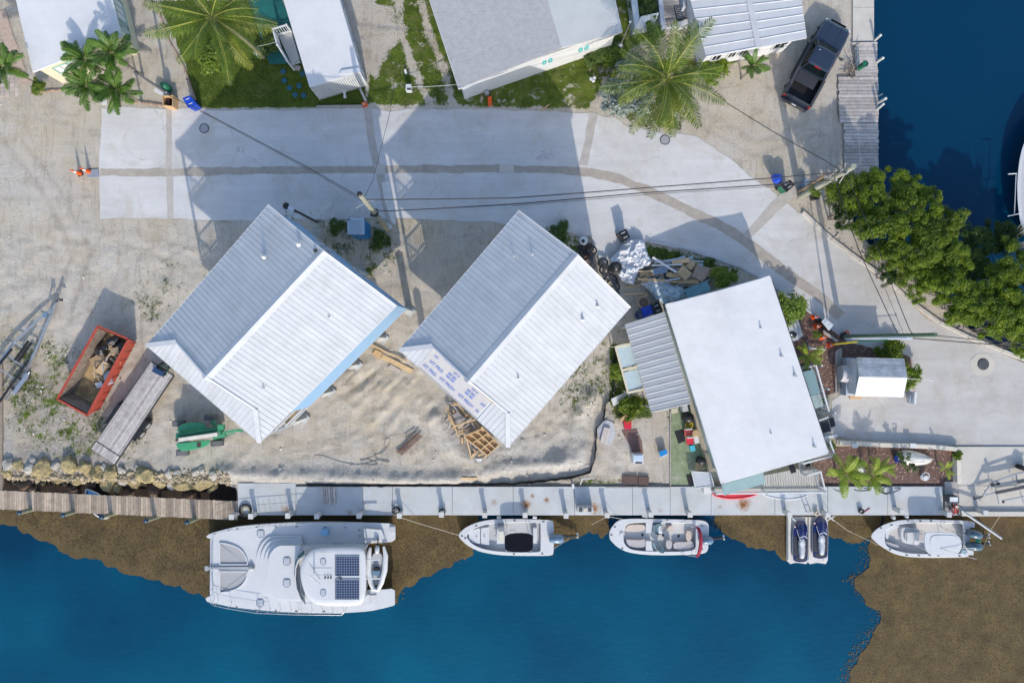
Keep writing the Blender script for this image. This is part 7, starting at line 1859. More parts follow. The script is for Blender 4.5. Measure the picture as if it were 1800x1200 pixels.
b=MB(); b.bar(P(*S([(205,790)])[0],1.6),P(*S([(850,700)])[0],1.6),.30,.2); b.build('lower_boom',M_grn2,t)
b=MB(); b.bar(P(*S([(215,765)])[0],1.72),P(*S([(845,672)])[0],1.72),.07,.1); b.build('boom_edge',M_grn,t)
b=MB(); b.bar(P(*S([(200,860)])[0],1.9),P(*S([(858,765)])[0],1.9),.24,.22); b.build('upper_boom',mat('cream_boom',(.60,.57,.50),.5),t)
b=MB(); b.box(P(*S([(200,858)])[0],2.02),(.13,.17,.04)); b.box(P(*S([(550,935)])[0],1.46),(.25,.3,.02)); b.build('dark_sticker',mat('dark_plate',(.06,.03,.03),.5),t)
b=MB(); b.box(P(*S([(915,650)])[0],1.6),(.36,.32,.35)); b.bar(P(*S([(780,825)])[0],1.5),P(*S([(985,780)])[0],1.5),.2,.2); b.bar(P(*S([(790,540)])[0],.9),P(*S([(800,640)])[0],.9),.22,.2); b.bar(P(*S([(860,690)])[0],1.6),P(*S([(900,760)])[0],1.6),.22,.3); b.build('boom_linkage',M_grn,t)
b=MB(); b.bar(P(*S([(940,740)])[0],1.6),P(*S([(1200,695)])[0],1.5),.15,.15); b.bar(P(*S([(990,785)])[0],1.6),P(*S([(1140,745)])[0],1.55),.08,.08); b.bar(P(*S([(1180,700)])[0],1.5),P(*S([(1262,712)])[0],1.5),.15,.1); b.build('jib',M_grn,t)
for X,Y in ((850,905),(290,1060),(740,490),(230,590)):
	p=P(*S([(X,Y)])[0],.42); b=MB(); b.cyl(p-Vector((0,.17,0)),p+Vector((0,.17,0)),.42,n=20); wl=b.build('wheel',mat('dusty_tyre',(.12,.12,.13),.9),t); b=MB(); b.cyl(p-Vector((0,.18,0)),p+Vector((0,.18,0)),.2,n=12); b.build('rim',M_grn,wl)
# ---------------------------------------------------------------- poles and wires
def cable_pole(name,label,base,top,zt,r,m,parts=(),cat='utility pole'):
	bp=P(base[0],base[1],0); tp=P(top[0],top[1],zt); t=thing(name,label,cat,bp)
	b=MB(); b.cyl(bp-Vector((0,0,.3)),tp,r*1.15,r*.8,12); b.build('pole',m,t)
	return t,bp,tp
t,bp,tp=cable_pole('utility_pole','leaning weathered wooden utility pole between the two metal-roofed houses',(681,403),(632,341),9.0,.17,M_pole)
b=MB(); b.lathe(tp,[(.15,0),(.14,.05),(.02,.08)],10); b.build('pole_cap',M_black,t)
b=MB(); p=lerp(bp,tp,.52); b.box(p,(.42,.42,.35)); b.torus(p,.22,.04,12,5); b.build('clamp',M_darkmetal,t)
for a_,c_ in ((.80,(626,366,7.2)),(.84,(659,352,7.6)),(.55,(668,371,5.0))): b=MB(); b.bar(lerp(bp,tp,a_),P(*c_),.05,.05); b.build('bracket_arm',M_steel,t)
b=MB(); b.box(bp+Vector((.15,.12,.55)),(.5,.3,.12),rz=-.4); b.build('meter_tag',M_white,t)
t,bp,tp=cable_pole('utility_pole','thick pale green wooden utility pole leaning over the plank dock corner',(1407,345),(1501,292),7.3,.19,M_pole)
b=MB(); q0,q1=P(1404,337,.2),P(1452,307,4.4); b.cyl(q0,q1,.09,n=8); b.build('conduit',mat('brown_conduit',(.26,.18,.12),.7),t)
b=MB(); p=lerp(bp,tp,.86)
for k,(x,y,z) in enumerate(((1486,306,6.6),(1478,300,6.6),(1468,318,5.6),(1450,312,5.5))): q=P(x,y,z); b.bar(p if k<2 else lerp(bp,tp,.68),q,.05,.05); b.cyl(q,q+Vector((0,0,.22)),.06,n=8)
b.build('insulator',M_steel,t)
b=MB(); b.bar(lerp(bp,tp,.62)+Vector((-.2,.1,0)),lerp(bp,tp,.75)+Vector((-.3,.2,.4)),.12,.12); b.bar(lerp(bp,tp,.9),P(1475,322,6.0),.05,.05); b.build('bracket_arm',M_greywood,t)
t,bp,tp=cable_pole('utility_pole','green-tipped utility pole with pale grey sleeve leaning over the east road',(1480,592),(1645,588),10.1,.13,mat('green_treated_pole',(.07,.12,.07),.8,var=.3,bump=.4))
b=MB(); b.cyl(P(1482,592,.1),P(1600,592,7.7),.165,n=14); b.build('sleeve',mat('pale_grey_sleeve',(.50,.55,.64),.45,metal=.2,var=.05),t)
b=MB(); b.cyl(P(1482,590,.0),P(1485,590.5,.5),.24,n=12); b.build('sleeve_foot',M_black,t)
t=thing('guy_wire','yellow and green guarded guy wire running right from the traffic cones','guy wire',P(1462,605,0)); b=MB(); b.cyl(P(1462,605,.1),P(1508,600,3.2),.06,n=8); b.build('yellow_guard',mat('yellow_guard',(.62,.50,.05),.5),t); b=MB(); b.cyl(P(1508,600,3.2),P(1560,597,6.2),.045,n=6); b.build('green_guard',M_grn2,t)
t,bp,tp=cable_pole('service_pole','short grey pole with white base beside the drive at the top left',(296,166),(239,128),4.1,.09,mat('dark_grey_pole',(.14,.14,.15),.6)); b=MB(); b.lathe(tp,[(.12,-.1),(.12,.05),(.04,.1)],10); b.build('pole_cap',M_trim,t)
b=MB(); b.bar(P(274,157,.4),P(293,167,.4),.35,.3); b.build('white_sleeve',M_white,t); b=MB(); b.lathe(P(292,153,.4),[(.24,-.4),(.26,.2),(.2,.4),(.05,.45)],14); b.build('transformer',M_grn2,t)
t,bp,tp=cable_pole('street_light','black street light pole with white lamp head beside the blue house',(557,390),(503,362),6.2,.08,M_trim,cat='street light')
b=MB(); b.bar(tp,tp+Vector((.45,-.22,.02)),.2,.1); b.build('lamp_head',M_lens,t); b=MB(); b.lathe(tp,[(.2,-.03),(.2,.04),(.12,.08)],12); b.build('lamp_ring',M_black,t)
t,bp,tp=cable_pole('lamp_post','thin white-tipped lamp post beside the grey roof corner',(1089,84),(1108,39),4.0,.035,M_greywood,cat='lamp post'); b=MB(); b.lathe(bp+Vector((0,0,.0)),[(.18,0),(.22,.3),(.1,.5),(.04,.55)],10); b.build('post_foot',M_steel,t); b=MB(); b.lathe(tp,[(.05,-.05),(.09,0),(.05,.08)],8); b.build('lamp_tip',M_white,t)
M_wire=mat('black_cable',(.02,.02,.022),.6); M_wirel=mat('bare_aluminium_cable',(.45,.46,.47),.4,metal=.6)
def wire(pts,label,r=.022,m=None,sag=.25):
	out=[]
	for a,c in zip(pts[:-1],pts[1:]):
		a,c=P(*a),P(*c); n=18
		for i in range(n):
			f=i/n; v=lerp(a,c,f); v.z-=sag*4*f*(1-f); out.append(v)
	out.append(P(*pts[-1])); b=MB(); b.tube(out,r,4); return tag(b.build('overhead_wire',m or M_wire),label,'wire','overhead wires above the road')
wire([(645,351,8.2),(900,348,7.7),(1150,329,7.3),(1488,302,6.8)],'upper twisted cable spanning the road between the two big poles',.03,sag=.06)
wire([(665,371,5.6),(700,370,5.7),(900,359,5.9),(1130,339,6.0),(1468,317,5.8)],'lower thick cable spanning the road between the two big poles',.032,sag=.06)
wire([(900,362,5.8),(1150,341,5.8),(1466,321,5.6)],'thin third wire just under the lower thick cable',.014,sag=.05)
wire([(638,350,8.0),(548,298,6.9),(352,194,4.9),(297,168,3.0)],'cable running up left from the central pole to the drive',.022,sag=.05)
wire([(636,353,7.9),(560,308,6.8),(500,275,6.2),(352,196,4.7)],'second thinner cable running up left from the central pole',.013,sag=.05)
wire([(641,345,8.3),(655,318,7.2),(686,195,4.2),(697,110,3.2)],'thin service wire running up from the central pole to the lawn',.013,sag=.02)
wire([(1490,309,6.7),(1545,440,7.4),(1598,577,8.4),(1606,588,8.5)],'right-hand wire from the dock corner pole to the east pole',.024,sag=.05)
wire([(1470,320,5.8),(1510,440,6.2),(1580,590,7.0)],'left-hand wire from the dock corner pole to the east pole',.024,sag=.05)
wire([(1484,312,6.4),(1530,440,6.8),(1590,590,7.6)],'thin middle wire from the dock corner pole to the east pole',.012,sag=.05)
wire([(1640,589,9.7),(1720,597,9.2),(1830,606,8.8)],'upper wire leaving the right side from the east pole',.02,sag=.03)
wire([(1600,594,7.6),(1640,597,7.7),(1830,612,7.6)],'lower wire leaving the right side from the east pole',.028,sag=.03)
wire([(1252,164,3.0),(1350,226,4.2),(1452,283,5.8),(1486,304,6.6)],'cable crossing the sandy yard from the big palm to the dock corner pole',.024,sag=.05)
wire([(1508,60,3.4),(1507,200,5.0),(1513,285,6.5),(1490,305,6.6)],'pale vertical wire crossing above the plank dock',.014,M_wirel,sag=.03)
wire([(1100,560,2.4),(1083,540,.6)],'short wire at the upper corner of the grey awning',.012,sag=.02)
wire([(718,153,.7),(800,149,1.6),(806,148,2.6)],'white wire from the meter post to the grey roof corner',.016,M_white,sag=.1)
wire([(452,82,2.0),(488,73,1.2)],'pale wire between the teal pad and entry platform',.014,M_white,sag=.05)
# ---------------------------------------------------------------- small site objects
def tagbox(name,label,cat,px_poly,z0,z1,m,bev=.02,group=None):
	b=MB(); b.prism([(p.x,p.y) for p in W(px_poly,z1)],z0,z1); return tag(b.build(name,m,None,bev),label,cat,group)
t=thing('portable_toilet','blue portable toilet with pale roof beside the central pole','portable toilet',P(632,402,0)); M_pt=mat('blue_plastic_wall',(.01,.16,.42),.45,var=.1); M_ptr=mat('pale_blue_grey_roof',(.46,.53,.60),.5,var=.06)
q=W([(612,384.5),(639,384.5),(639,411),(612,411)],2.2); bs4=[(p.x,p.y) for p in q]; b=MB(); b.prism([(p.x,p.y) for p in q],.08,2.18); b.build('cabin',M_pt,t,.02)
b=MB(); q2=W([(610.5,383),(640,383),(640.5,412),(611,412)],2.25); b.prism([(p.x,p.y) for p in q2],2.18,2.26); b.build('roof',M_ptr,t,.03)
b=MB()
for k in range(5): b.bar(P(615,387+k*5,2.29),P(636,387+k*5,2.29),.05,.04)
b.build('roof_rib',M_ptr,t); b=MB(); b.cyl(P(613,385.5,2.2),P(613,385.5,2.42),.06,n=8); b.build('vent_pipe',M_black,t)
b=MB(); p=W([(614,411)],1.1)[0]; b.box((P(625.5,411.5,2.2).x,q[2].y-.02,1.05),(.75,.03,1.85)); b.build('door',M_pt,t); b=MB(); b.prism([(p.x*1,p.y) for p in W([(611,383),(641,383),(641,413),(611,413)],.1)],0,.09); b.build('skid',M_darkmetal,t)
def wheelie(label,poly,zt,mlid,mbody,name='wheelie_bin',cat='bin'):
	c=sum(W(poly,zt),Vector())/4; t=thing(name,label,cat,(c.x,c.y,0))
	b=MB(); q=W(poly,zt); lo=[Vector((c.x+(p.x-c.x)*.78,c.y+(p.y-c.y)*.78,.08)) for p in q]; hi=[Vector((c.x+(p.x-c.x)*.95,c.y+(p.y-c.y)*.95,zt-.04)) for p in q]; b.loft([lo[::-1],hi[::-1]],0,smooth=False); b.build('bin_body',mbody,t,.02)
	b=MB(); b.prism([(p.x,p.y) for p in q],zt-.04,zt+.03); b.build('lid',mlid,t,.03)
	b=MB(); e=(q[0]+q[1])/2; f=(q[2]+q[3])/2; d=(q[1]-q[0]).normalized()
	b.bar(lerp(e,f,.25)-d*.14+Vector((0,0,.045)),lerp(e,f,.25)+d*.14+Vector((0,0,.045)),.04,.02); b.bar(lerp(e,f,.75)-d*.14+Vector((0,0,.045)),lerp(e,f,.75)+d*.14+Vector((0,0,.045)),.04,.02); b.build('lid_mark',M_lens,t)
	for s in (0,1): b=MB(); p=lo[s]+Vector((0,0,.06)); b.cyl(p-d*.04,p+d*.04,.12,n=12); b.build('wheel',M_black,t)
	return t
wheelie('black wheeled bin standing on the road edge by the white tarpaulin',[(1086,409),(1100,402),(1108,417),(1095,425)],1.1,M_black,M_black)
wheelie('black-lidded green bin beside the thick pole',[(1372,326),(1388,316),(1398,324),(1383,338)],1.1,M_black,mat('bin_green',(.02,.16,.08),.5))
M_bblue=mat('bright_blue_plastic',(.005,.05,.42),.45,var=.2)
b=MB(); rg=random.Random(3); o_=[(1366+11*math.cos(a/9*6.28)*rg.uniform(.8,1.1),314.5+10.5*math.sin(a/9*6.28)*rg.uniform(.8,1.1)) for a in range(9)]; b.loft([W(inset(o_,3),0),W(o_,.7),W(inset(o_,1.5),.95),W(inset(o_,6),1.02)],0,smooth=False); tag(b.build('blue_sack',M_bblue),'bright blue bagged bin standing left of the black-lidded green bin','bag')
tagbox('slate_blue_crate','slate blue open crate behind the thick pole','crate',[(1406,326),(1417,313),(1424,320),(1412,331)],0,.5,mat('slate_blue_plastic',(.15,.22,.32),.6))
b=MB(); b.lathe(P(1428,348,0),[(.19,0),(.23,.55),(.25,.56),(.25,.60),(.21,.60),(.20,.3),(.01,.28)],18); tag(b.build('black_bucket',M_black),'round black bucket on the sand below the thick pole','bucket')
wheelie('blue recycling bin at the top end of the pale drive',[(321,173),(334,168),(346,183),(331,190)],1.05,M_bblue,M_bblue)
t=thing('storage_box','brown open-topped wooden box beside the blue recycling bin','box',P(295,177,0)); b=MB(); q=W([(286,169),(304,168),(303,187),(286,185)],.7)
for i in range(4): b.bar(q[i]-Vector((0,0,.35)),q[(i+1) % 4]-Vector((0,0,.35)),.05,.7)
b.build('side_board',M_osb,t); b=MB(); b.box(P(297,180,.3),(.2,.35,.3),rz=.3); b.box(P(294,175,.1),(.5,.5,.1)); b.build('dark_contents',mat('dark_box_contents',(.05,.02,.02),.7),t)
M_or=mat('safety_orange',(.75,.10,.01),.5,var=.08)
def cone(px,py,lab,h=.75,lean=(0,0)):
	c=P(px,py,.02); t=thing('traffic_cone',lab,'traffic cone',c,group=None); b=MB(); b.box(c+Vector((0,0,.02)),(.36,.36,.04),rz=.4); b.build('base',M_or if h<.9 else M_black,t,.01)
	tp=c+Vector((lean[0],lean[1],h)); b=MB(); b.cyl(c+Vector((0,0,.03)),tp,.15,.03,14); b.build('cone',M_or,t); b=MB(); b.cyl(lerp(c,tp,.5),lerp(c,tp,.72),.098,.072,14); b.build('reflective_band',M_white,t)
cone(1430,557,'orange traffic cone nearest the round bright shrub'); cone(1434,573,'orange traffic cone left of the pale-lidded bin'); cone(1444,592,'orange traffic cone above the yellow guy wire'); cone(1488,586,'orange traffic cone at the foot of the grey-sleeved pole',.4); cone(1458,607,'orange traffic cone at the lower end of the yellow guy wire',.5)
cone(141,305,'slim orange road post with black base, left of the pair',1.05); cone(157,302,'slim orange road post beside the grey plate',1.05)
tagbox('grey_plate','grey square plate lying beside the slim orange posts','plate',[(153,299),(172,297),(174,311),(153,312)],0,.08,mat('grey_plate',(.24,.27,.32),.6))
cone(641,184,'small orange cone at the road edge below the mobile home',.45)
b=MB(); b.bar(P(557,188,.12),P(638,187,.12),.13,.22); tag(b.build('timber_edging',M_greywood),'grey timber lying along the road edge below the mobile home','timber')
b=MB(); b.bar(P(630,150,.08),P(643,178,.08),.15,.12); tag(b.build('leaning_timber',M_greywood),'short grey timber standing right of the towing hitch','timber')
tagbox('orange_box','small orange box below the grey-roofed house wall','box',[(857,170),(864,169),(865,183),(858,183)],0,.35,M_or); b=MB(); b.lathe(P(856,165,0),[(.16,0),(.18,.3),(.1,.4)],12); b.cyl(P(853,157,.4),P(851,142,1.8),.03,n=5); tag(b.build('grey_meter_can',M_steel),'grey meter can with pipe above the small orange box','meter')
t=thing('meter_post','white electric meter post on the grass left of the grey roof','meter',P(720,156,0)); b=MB(); b.box(P(719,156,.6),(.36,.4,.5)); b.build('cabinet',M_white,t,.01); b=MB(); b.box(P(719,157,.87),(.26,.12,.03)); b.build('slot',M_trim,t)
b=MB(); b.cyl(P(712,122,.3),P(714,131,.2),.08,n=8); tag(b.build('white_bottle',M_white),'small white container on the grass above the meter post','container')
t=thing('garden_table','white round plastic table top on the lawn','table',P(1042,139,0))
for dx,dy in ((-3,0),(3,-2),(1,3)): b=MB(); b.lathe(P(1042+dx,139+dy,.3),[(.12,-.02),(.13,.03),(.05,.06)],10); b.build('petal',M_white,t)
o=rock(1033,101,6,.05,M_wrock,120); tag(o,'pale stone in the planting below the white wall of the grey-roofed house','stone')
for i,(x,y) in enumerate(((498,126),(500,142),(509,155),(526,151),(519,167),(534,168),(532,130))):
	b=MB(); b.lathe(P(x,y,.02),[(.19,0),(.20,.03),(.17,.05)],9); tag(b.build('stepping_stone',mat('teal_stepping_stone',(.02,.10,.14),.8)),'teal stepping stone on the dark lawn, ' + ordw[i]+' of the trail to the road','stepping stone','teal stepping stones')
wheelie('dark bin with pale lid among the cones beside the road kerb',[(1444,565),(1450,559),(1465,571),(1457,581)],.9,mat('pale_bin_lid',(.50,.55,.58),.5),M_black)
b=MB(); b.bar(P(1446,582,.2),P(1472,600,.2),.16,.12); tag(b.build('log_rail',M_greywood),'weathered log lying below the pale-lidded bin','log')
b=MB(); b.cyl(P(1421,611,.3),P(1450,614,.3),.06,n=8); b.lathe(P(1423,611,.3),[(.14,-.1),(.16,.1),(.05,.15)],10); tag(b.build('outboard_leg',M_steel),'silver pipe stand lying on the mulch below the cones','pipe')
t=thing('extension_ladder','aluminium ladder lying on the mulch left of the shed','ladder',P(1472,655,.05)); b=MB()
for x in (1469,1476): b.bar(P(x,618,.45),P(x+(0 if x<1472 else -1),692,.1),.05,.09)
b.build('side_rail',M_alu,t)
for k in range(12): b=MB(); y=621+k*6.2; z_=lerp(.45,.1,k/12); b.bar(P(1469,y,z_),P(1476,y,z_),.035,.035); b.build('rung',M_alu,t)
t=thing('air_conditioner','pale air conditioner with round black fan beside the right wall','air conditioner',P(1393,582,0)); block(t,[(1381,572),(1399,568),(1405,597),(1388,601)],.2,.95,M_gelgrey,'case',.02)
b=MB(); b.lathe(P(1394,588,.95),[(.24,0),(.25,.02),(.0,.025)],20); b.build('fan_grille',M_black,t); b=MB(); b.torus(P(1394,588,.97),.24,.015,20,4); b.lathe(P(1391,588,.98),[(.09,0),(.07,.05),(.01,.06)],10); b.build('fan_hub',M_alu,t); block(t,[(1379,566),(1403,562),(1412,590),(1390,604)],0,.2,M_conc,'plinth',.01)
tagbox('white_utility_box','small white box at the lower right corner of the shed beside a blue board','box',[(1600,697),(1606,697),(1606,704),(1600,704)],0,.4,M_white); t=thing('sign_board','white-edged blue-grey sandwich board at the right end of the shed','board',P(1605,700,0))
block(t,[(1600,692),(1607,690),(1605,706),(1599,704)],.3,.5,M_lilac,'board_face',.01); block(t,[(1608,689),(1612,689),(1610,710),(1607,710)],0,.8,M_white,'board_edge',.01)
b=MB(); b.cyl(P(1592,665,2.45),P(1636,668,2.6),.02,n=5); b.lathe(P(1637,668,2.6),[(.05,-.05),(.07,0),(.03,.06)],8); tag(b.build('roof_aerial',M_white),'thin white aerial pole sticking out right from the shed ridge','aerial')
b=MB(); b.lathe(P(1496,686,.2),[(.2,0),(.24,.3),(.2,.3),(.18,.1)],14); tag(b.build('black_plant_pot',M_black),'black pot below the covered tank beside the shed','pot'); tagbox('white_pump','small white pump between the ladder and the black pot','pump',[(1479,682),(1486,681),(1487,692),(1480,693)],0,.4,M_gelgrey)
t=thing('timber_bench','pale slatted bench standing on the drive at the end of the cream wall','bench',P(1484,776,0))
for k in range(3): b=MB(); b.bar(P(1471,774+k*2.2,.35),P(1497,775+k*2.2,.35),.06,.04); b.build('slat',M_conc2,t)
b=MB(); b.box(P(1475,777,.16),(.05,.2,.32)); b.box(P(1493,777,.16),(.05,.2,.32)); b.build('leg',M_greywood,t)
for px,lab in ((1503,'left'),(1605,'right')): tagbox('wall_cap','white square cap block with dark dot on the cream wall, ' + lab+' one','cap block',[(px-5,779),(px+5,779),(px+5,787),(px-5,787)],.45,.56,M_white)
def shell(name,label,poly,z1,m,cat='dinghy',keel=True):
	o_=smooth_poly(poly,2); c=sum(W(o_,0),Vector())/len(o_); t=thing(name,label,cat,(c.x,c.y,0)); L=[]
	for f,z in ((0,.04),(.12,z1*.45),(.35,z1*.8),(.7,z1),(1,z1*1.05)):
		L.append([Vector((c.x+(p.x-c.x)*(1-f*.98),c.y+(p.y-c.y)*(1-f*.98),z+0)) for p in W(o_,z)])
	b=MB(); b.loft(L,0,smooth=True,cap0=True,cap1=True); b.build('hull',m,t); return t,o_
M_hullw=mat('chalky_white_hull',(.52,.52,.49),.5,var=.07,stain=(.48,.47,.43),stain_amt=.5)
t,o_=shell('upturned_boat','white upturned dinghy under the sapling in the mulch bed',[(1583,790),(1600,790),(1622,796),(1643,807),(1628,817),(1605,818),(1584,815),(1582,803)],.45,M_hullw)
b=MB(); b.bar(P(1584,803,.52),P(1641,807,.30),.05,.06); b.bar(P(1590,796,.47),P(1628,800,.40),.02,.03); b.bar(P(1590,811,.47),P(1626,812,.40),.02,.03); b.build('keel',M_hullw,t)
t,o_=shell('upturned_tender','small pale upturned boat half hidden by the two garden palms',[(1497,811),(1506,811),(1516,818),(1523,829),(1516,832),(1505,826),(1498,818)],.35,M_gelgrey)
t=thing('small_outboard','blue and black small outboard lying beside the upturned white dinghy','outboard',P(1577,805,.1)); b=MB(); b.cyl(P(1575,800,.3),P(1578,812,.3),.12,.16,10); b.build('blue_cowl',M_bblue,t); b=MB(); b.box(P(1573,796,.3),(.25,.3,.2),rz=.3); b.box(P(1581,800,.25),(.2,.25,.2)); b.build('black_mount',M_black,t)
t=thing('garden_armillary','white garden sundial ornament on the mulch near the smallest palm','ornament',P(1626,838,0)); b=MB(); b.torus(P(1627,837,.35),.26,.03,18,5); b.build('ring',M_white,t); b=MB(); b.bar(P(1618,837,.3),P(1632,838,.35),.12,.06); b.box(P(1624,839,.2),(.25,.25,.4),rz=.5); b.build('pedestal',M_white,t)
b=MB(); b.lathe(P(1672,792,0),[(.18,0),(.24,.35),(.2,.35),(.18,.2),(.01,.2)],14); tag(b.build('terracotta_pot',mat('terracotta',(.35,.11,.05),.8)),'terracotta pot at the right end of the cream wall','pot')
t=thing('quay_cabinet','grey service cabinet with pale lid on the walkway right of the quay','cabinet',P(1676,877,.14)); block(t,[(1668,872),(1686,872),(1686,883),(1668,883)],.14,.7,M_trim,'case',.02); block(t,[(1670,873.5),(1684,873.5),(1684,881.5),(1670,881.5)],.7,.75,M_lens,'lid',.01)
b=MB(); rg=random.Random(8)
for k in range(22): p=P(1678+rg.uniform(-7,9),893+rg.uniform(-7,8),.2+rg.uniform(0,.4)); d=Vector((rg.uniform(-.25,.25),rg.uniform(-.25,.25),rg.uniform(-.1,.1))); b.bar(p-d,p+d,rg.uniform(.03,.1),.04,rg.randrange(3))
o=b.build('quay_clutter',[M_darkmetal,M_red,M_gelgrey]); tag(o,'jumble of pump parts and rope on the walkway left of the davit pole','clutter',kind='stuff')
t=thing('power_pedestal','white dock power pedestal on the quay left of the green patio','pedestal',P(1029,897,.12)); block(t,[(1015,891),(1043,891),(1043,901),(1015,901)],.12,.9,M_gelgrey,'cabinet',.02)
for k in range(3): block(t,[(1018+k*8,893),(1024+k*8,893),(1024+k*8,899),(1018+k*8,899)],.9,.96,M_cream if k % 2 else M_trim,'socket_lid',.01)
def coil(px,py,r,lab,m):
	b=MB(); c=P(px,py,.16); rg=random.Random(int(px)); pts=[]
	for k in range(46): a=k*.62+rg.uniform(-.15,.15); q=r*rg.uniform(.45,1.0); pts.append(c+Vector((math.cos(a)*q,math.sin(a)*q,.012*k*.4+rg.uniform(0,.03))))
	b.tube(pts,.025,5); tag(b.build('rope_coil',m),lab,'rope')
coil(697,896,.30,'black rope heap on the quay right of the catamaran',M_ropeb); coil(778,899,.26,'black rope heap on the quay left of the canopy boat',M_ropeb); coil(1512,897,.2,'dark rope heap on the quay near the twin-engine boat bow',M_ropeb); coil(1434,901,.18,'small grey rope coil beside the boarding ladder',M_rope)
b=MB(); rg=random.Random(2); b.tube([P(1519,900,.15),P(1524,896,.15),P(1529,893,.16)],.03,5); tag(b.build('red_line',M_red),'short red line lying beside the dark rope heap','rope')
for lab,pts in (('thin black hose looping on the quay under the garden palms',[(1463,856),(1470,863),(1485,864),(1495,857)]),('black hose loop below the yellow-green palm on the quay',[(1497,858),(1508,863),(1525,862),(1532,858)]),('grey hose curling on the quay below the sapling',[(1550,862),(1556,855),(1568,856),(1566,864),(1556,868),(1548,862),(1556,870),(1580,862),(1586,856)])):
	b=MB(); b.tube([P(x,y,.15) for x,y in smooth_poly(pts,2)[:-3]],.018,4); tag(b.build('garden_hose',M_ropeb),lab,'hose')
t=thing('red_kayak','red kayak lying on the quay under the teal awning','kayak',P(1290,868,.12)); o_=smooth_poly([(1251,861),(1262,859),(1300,860),(1340,864),(1326,872),(1300,877),(1275,877),(1253,871)],1)
b=MB(); b.loft([W(inset(o_,2.5),.13),W(o_,.30),W(inset(o_,1.2),.36),W(inset(o_,3.0),.30)],0,smooth=False); b.build('hull',mat('kayak_red',(.60,.03,.045),.4),t)
t=thing('white_kayak','grey-white kayak lying on the quay beside the deck railing','kayak',P(1385,866,.12)); o_=smooth_poly([(1338,864),(1350,863),(1390,863),(1418,865),(1422,870),(1408,876),(1385,879),(1360,876),(1342,870)],1)
b=MB(); b.loft([W(inset(o_,2.5),.13),W(o_,.28),W(inset(o_,1.0),.33),W(inset(o_,2.6),.28)],0,smooth=False); b.build('hull',mat('kayak_grey',(.50,.53,.57),.45),t); b=MB(); b.bar(P(1350,864,.33),P(1410,866,.33),.12,.03); b.build('foot_well',M_trim,t)
# ---------------------------------------------------------------- yard between the houses
S=lambda pts: zz(pts,1170,700,6.67)
tagbox('grey_generator','pale square machine at the corner between the awning and white roof','machine',S([(195,80),(255,72),(270,150),(205,160)]),0,.7,M_gelgrey)
b=MB(); b.lathe(P(*S([(245,215)])[0],0),[(.35,0),(.36,.6),(.28,.75),(.1,.78)],14); tag(b.build('covered_grill',M_black),'black covered grill below the pale square machine','grill')
b=MB(); b.torus(P(*S([(278,308)])[0],.35),.22,.05,16,6); b.lathe(P(*S([(278,308)])[0],.1),[(.2,0),(.24,.2),(.1,.2)],12); tag(b.build('yellow_hose_tub',mat('yellow_hose',(.50,.38,.03),.5)),'yellow hose coiled in a tub above the red chairs','hose')
tagbox('black_rubber_mat','black rubber mat on the green patio left of the red chairs','mat',S([(105,392),(205,362),(228,500),(150,530)]),.05,.08,M_black)
def chair(label,X,Y,m,mb,dx,dy):
	px,py=S([(X,Y)])[0]; t=fr('patio_chair',label,'chair',px,py,.45,dx,dy,.06)
	b=MB(); b.box((0,0,.42),(.46,.48,.06)); b.build('seat',m,t,.02); b=MB(); b.box((-.26,0,.62),(.07,.46,.42)); b.build('backrest',mb,t,.02)
	for sx in (-1,1):
		for sy in (-1,1): b=MB(); b.box((sx*.2,sy*.2,.2),(.04,.04,.4)); b.build('leg',M_alu,t)
chair('pinkish red patio chair beside the rubber mat, upper of the two',262,398,mat('faded_red_cushion',(.62,.10,.09),.7),M_white,.1,1); chair('deep red patio chair, lower of the two',282,495,mat('deep_red_cushion',(.48,.012,.04),.7),M_white,.1,1)
b=MB(); b.lathe(P(*S([(330,395)])[0],0),[(.25,0),(.25,.5),(.22,.52)],14); tag(b.build('wicker_stool',M_card),'tan round stool between the red chairs and the wall','stool'); tagbox('white_cushion','white pad right of the deep red chair','cushion',S([(325,445),(380,440),(398,520),(345,535)]),.1,.4,M_white)
tagbox('turquoise_box','small turquoise box below the deep red chair','box',S([(285,558),(340,548),(352,610),(300,625)]),.05,.4,mat('turquoise_plastic',(.06,.42,.55),.5))
b=MB(); b.lathe(P(*S([(400,718)])[0],.05),[(.25,0),(.28,.5),(.2,.6),(.08,.62)],14); tag(b.build('black_fire_pot',M_black),'black round pot with a pale disc below the turquoise box','pot'); tagbox('straw_cushion','tan straw cushion below the black round pot','cushion',S([(360,760),(435,752),(442,825),(370,835)]),.05,.45,M_card); tagbox('dark_door_mat','thin dark mat at the wall beside the straw cushion','mat',S([(305,850),(480,835),(485,855),(310,870)]),.05,.07,M_trim)
t=thing('glass_table','white-framed glass table at the bottom corner of the green patio','table',P(1236,843,.05)); block(t,S([(318,862),(520,880),(562,1020),(352,1042)]),.70,.73,mat('streaky_glass_top',(.45,.48,.52),.12,var=.35,scale=9,stretch=(6,1,1)),'table_top',0)
b=MB(); q=W(S([(305,855),(522,872),(570,1025),(350,1048)]),.74)
for i in range(4): b.bar(q[i],q[(i+1) % 4],.06,.05)
b.build('table_frame',M_white,t)
for p in q: b=MB(); b.bar(p,(p.x,p.y,.06),.05,.05); b.build('leg',M_white,t)
tagbox('black_side_mat','black mat left of the white-framed glass table','mat',S([(245,910),(305,895),(335,1005),(275,1022)]),.05,.12,M_black); tagbox('white_stool','white square stool on the quay edge below the glass table','stool',S([(445,1048),(535,1040),(535,1110),(450,1118)]),.12,.5,M_white)
tagbox('white_spotted_tile','white tile with red spots at the top of the green patio','tile',S([(60,125),(140,105),(148,165),(75,178)]),.05,.08,M_cream)
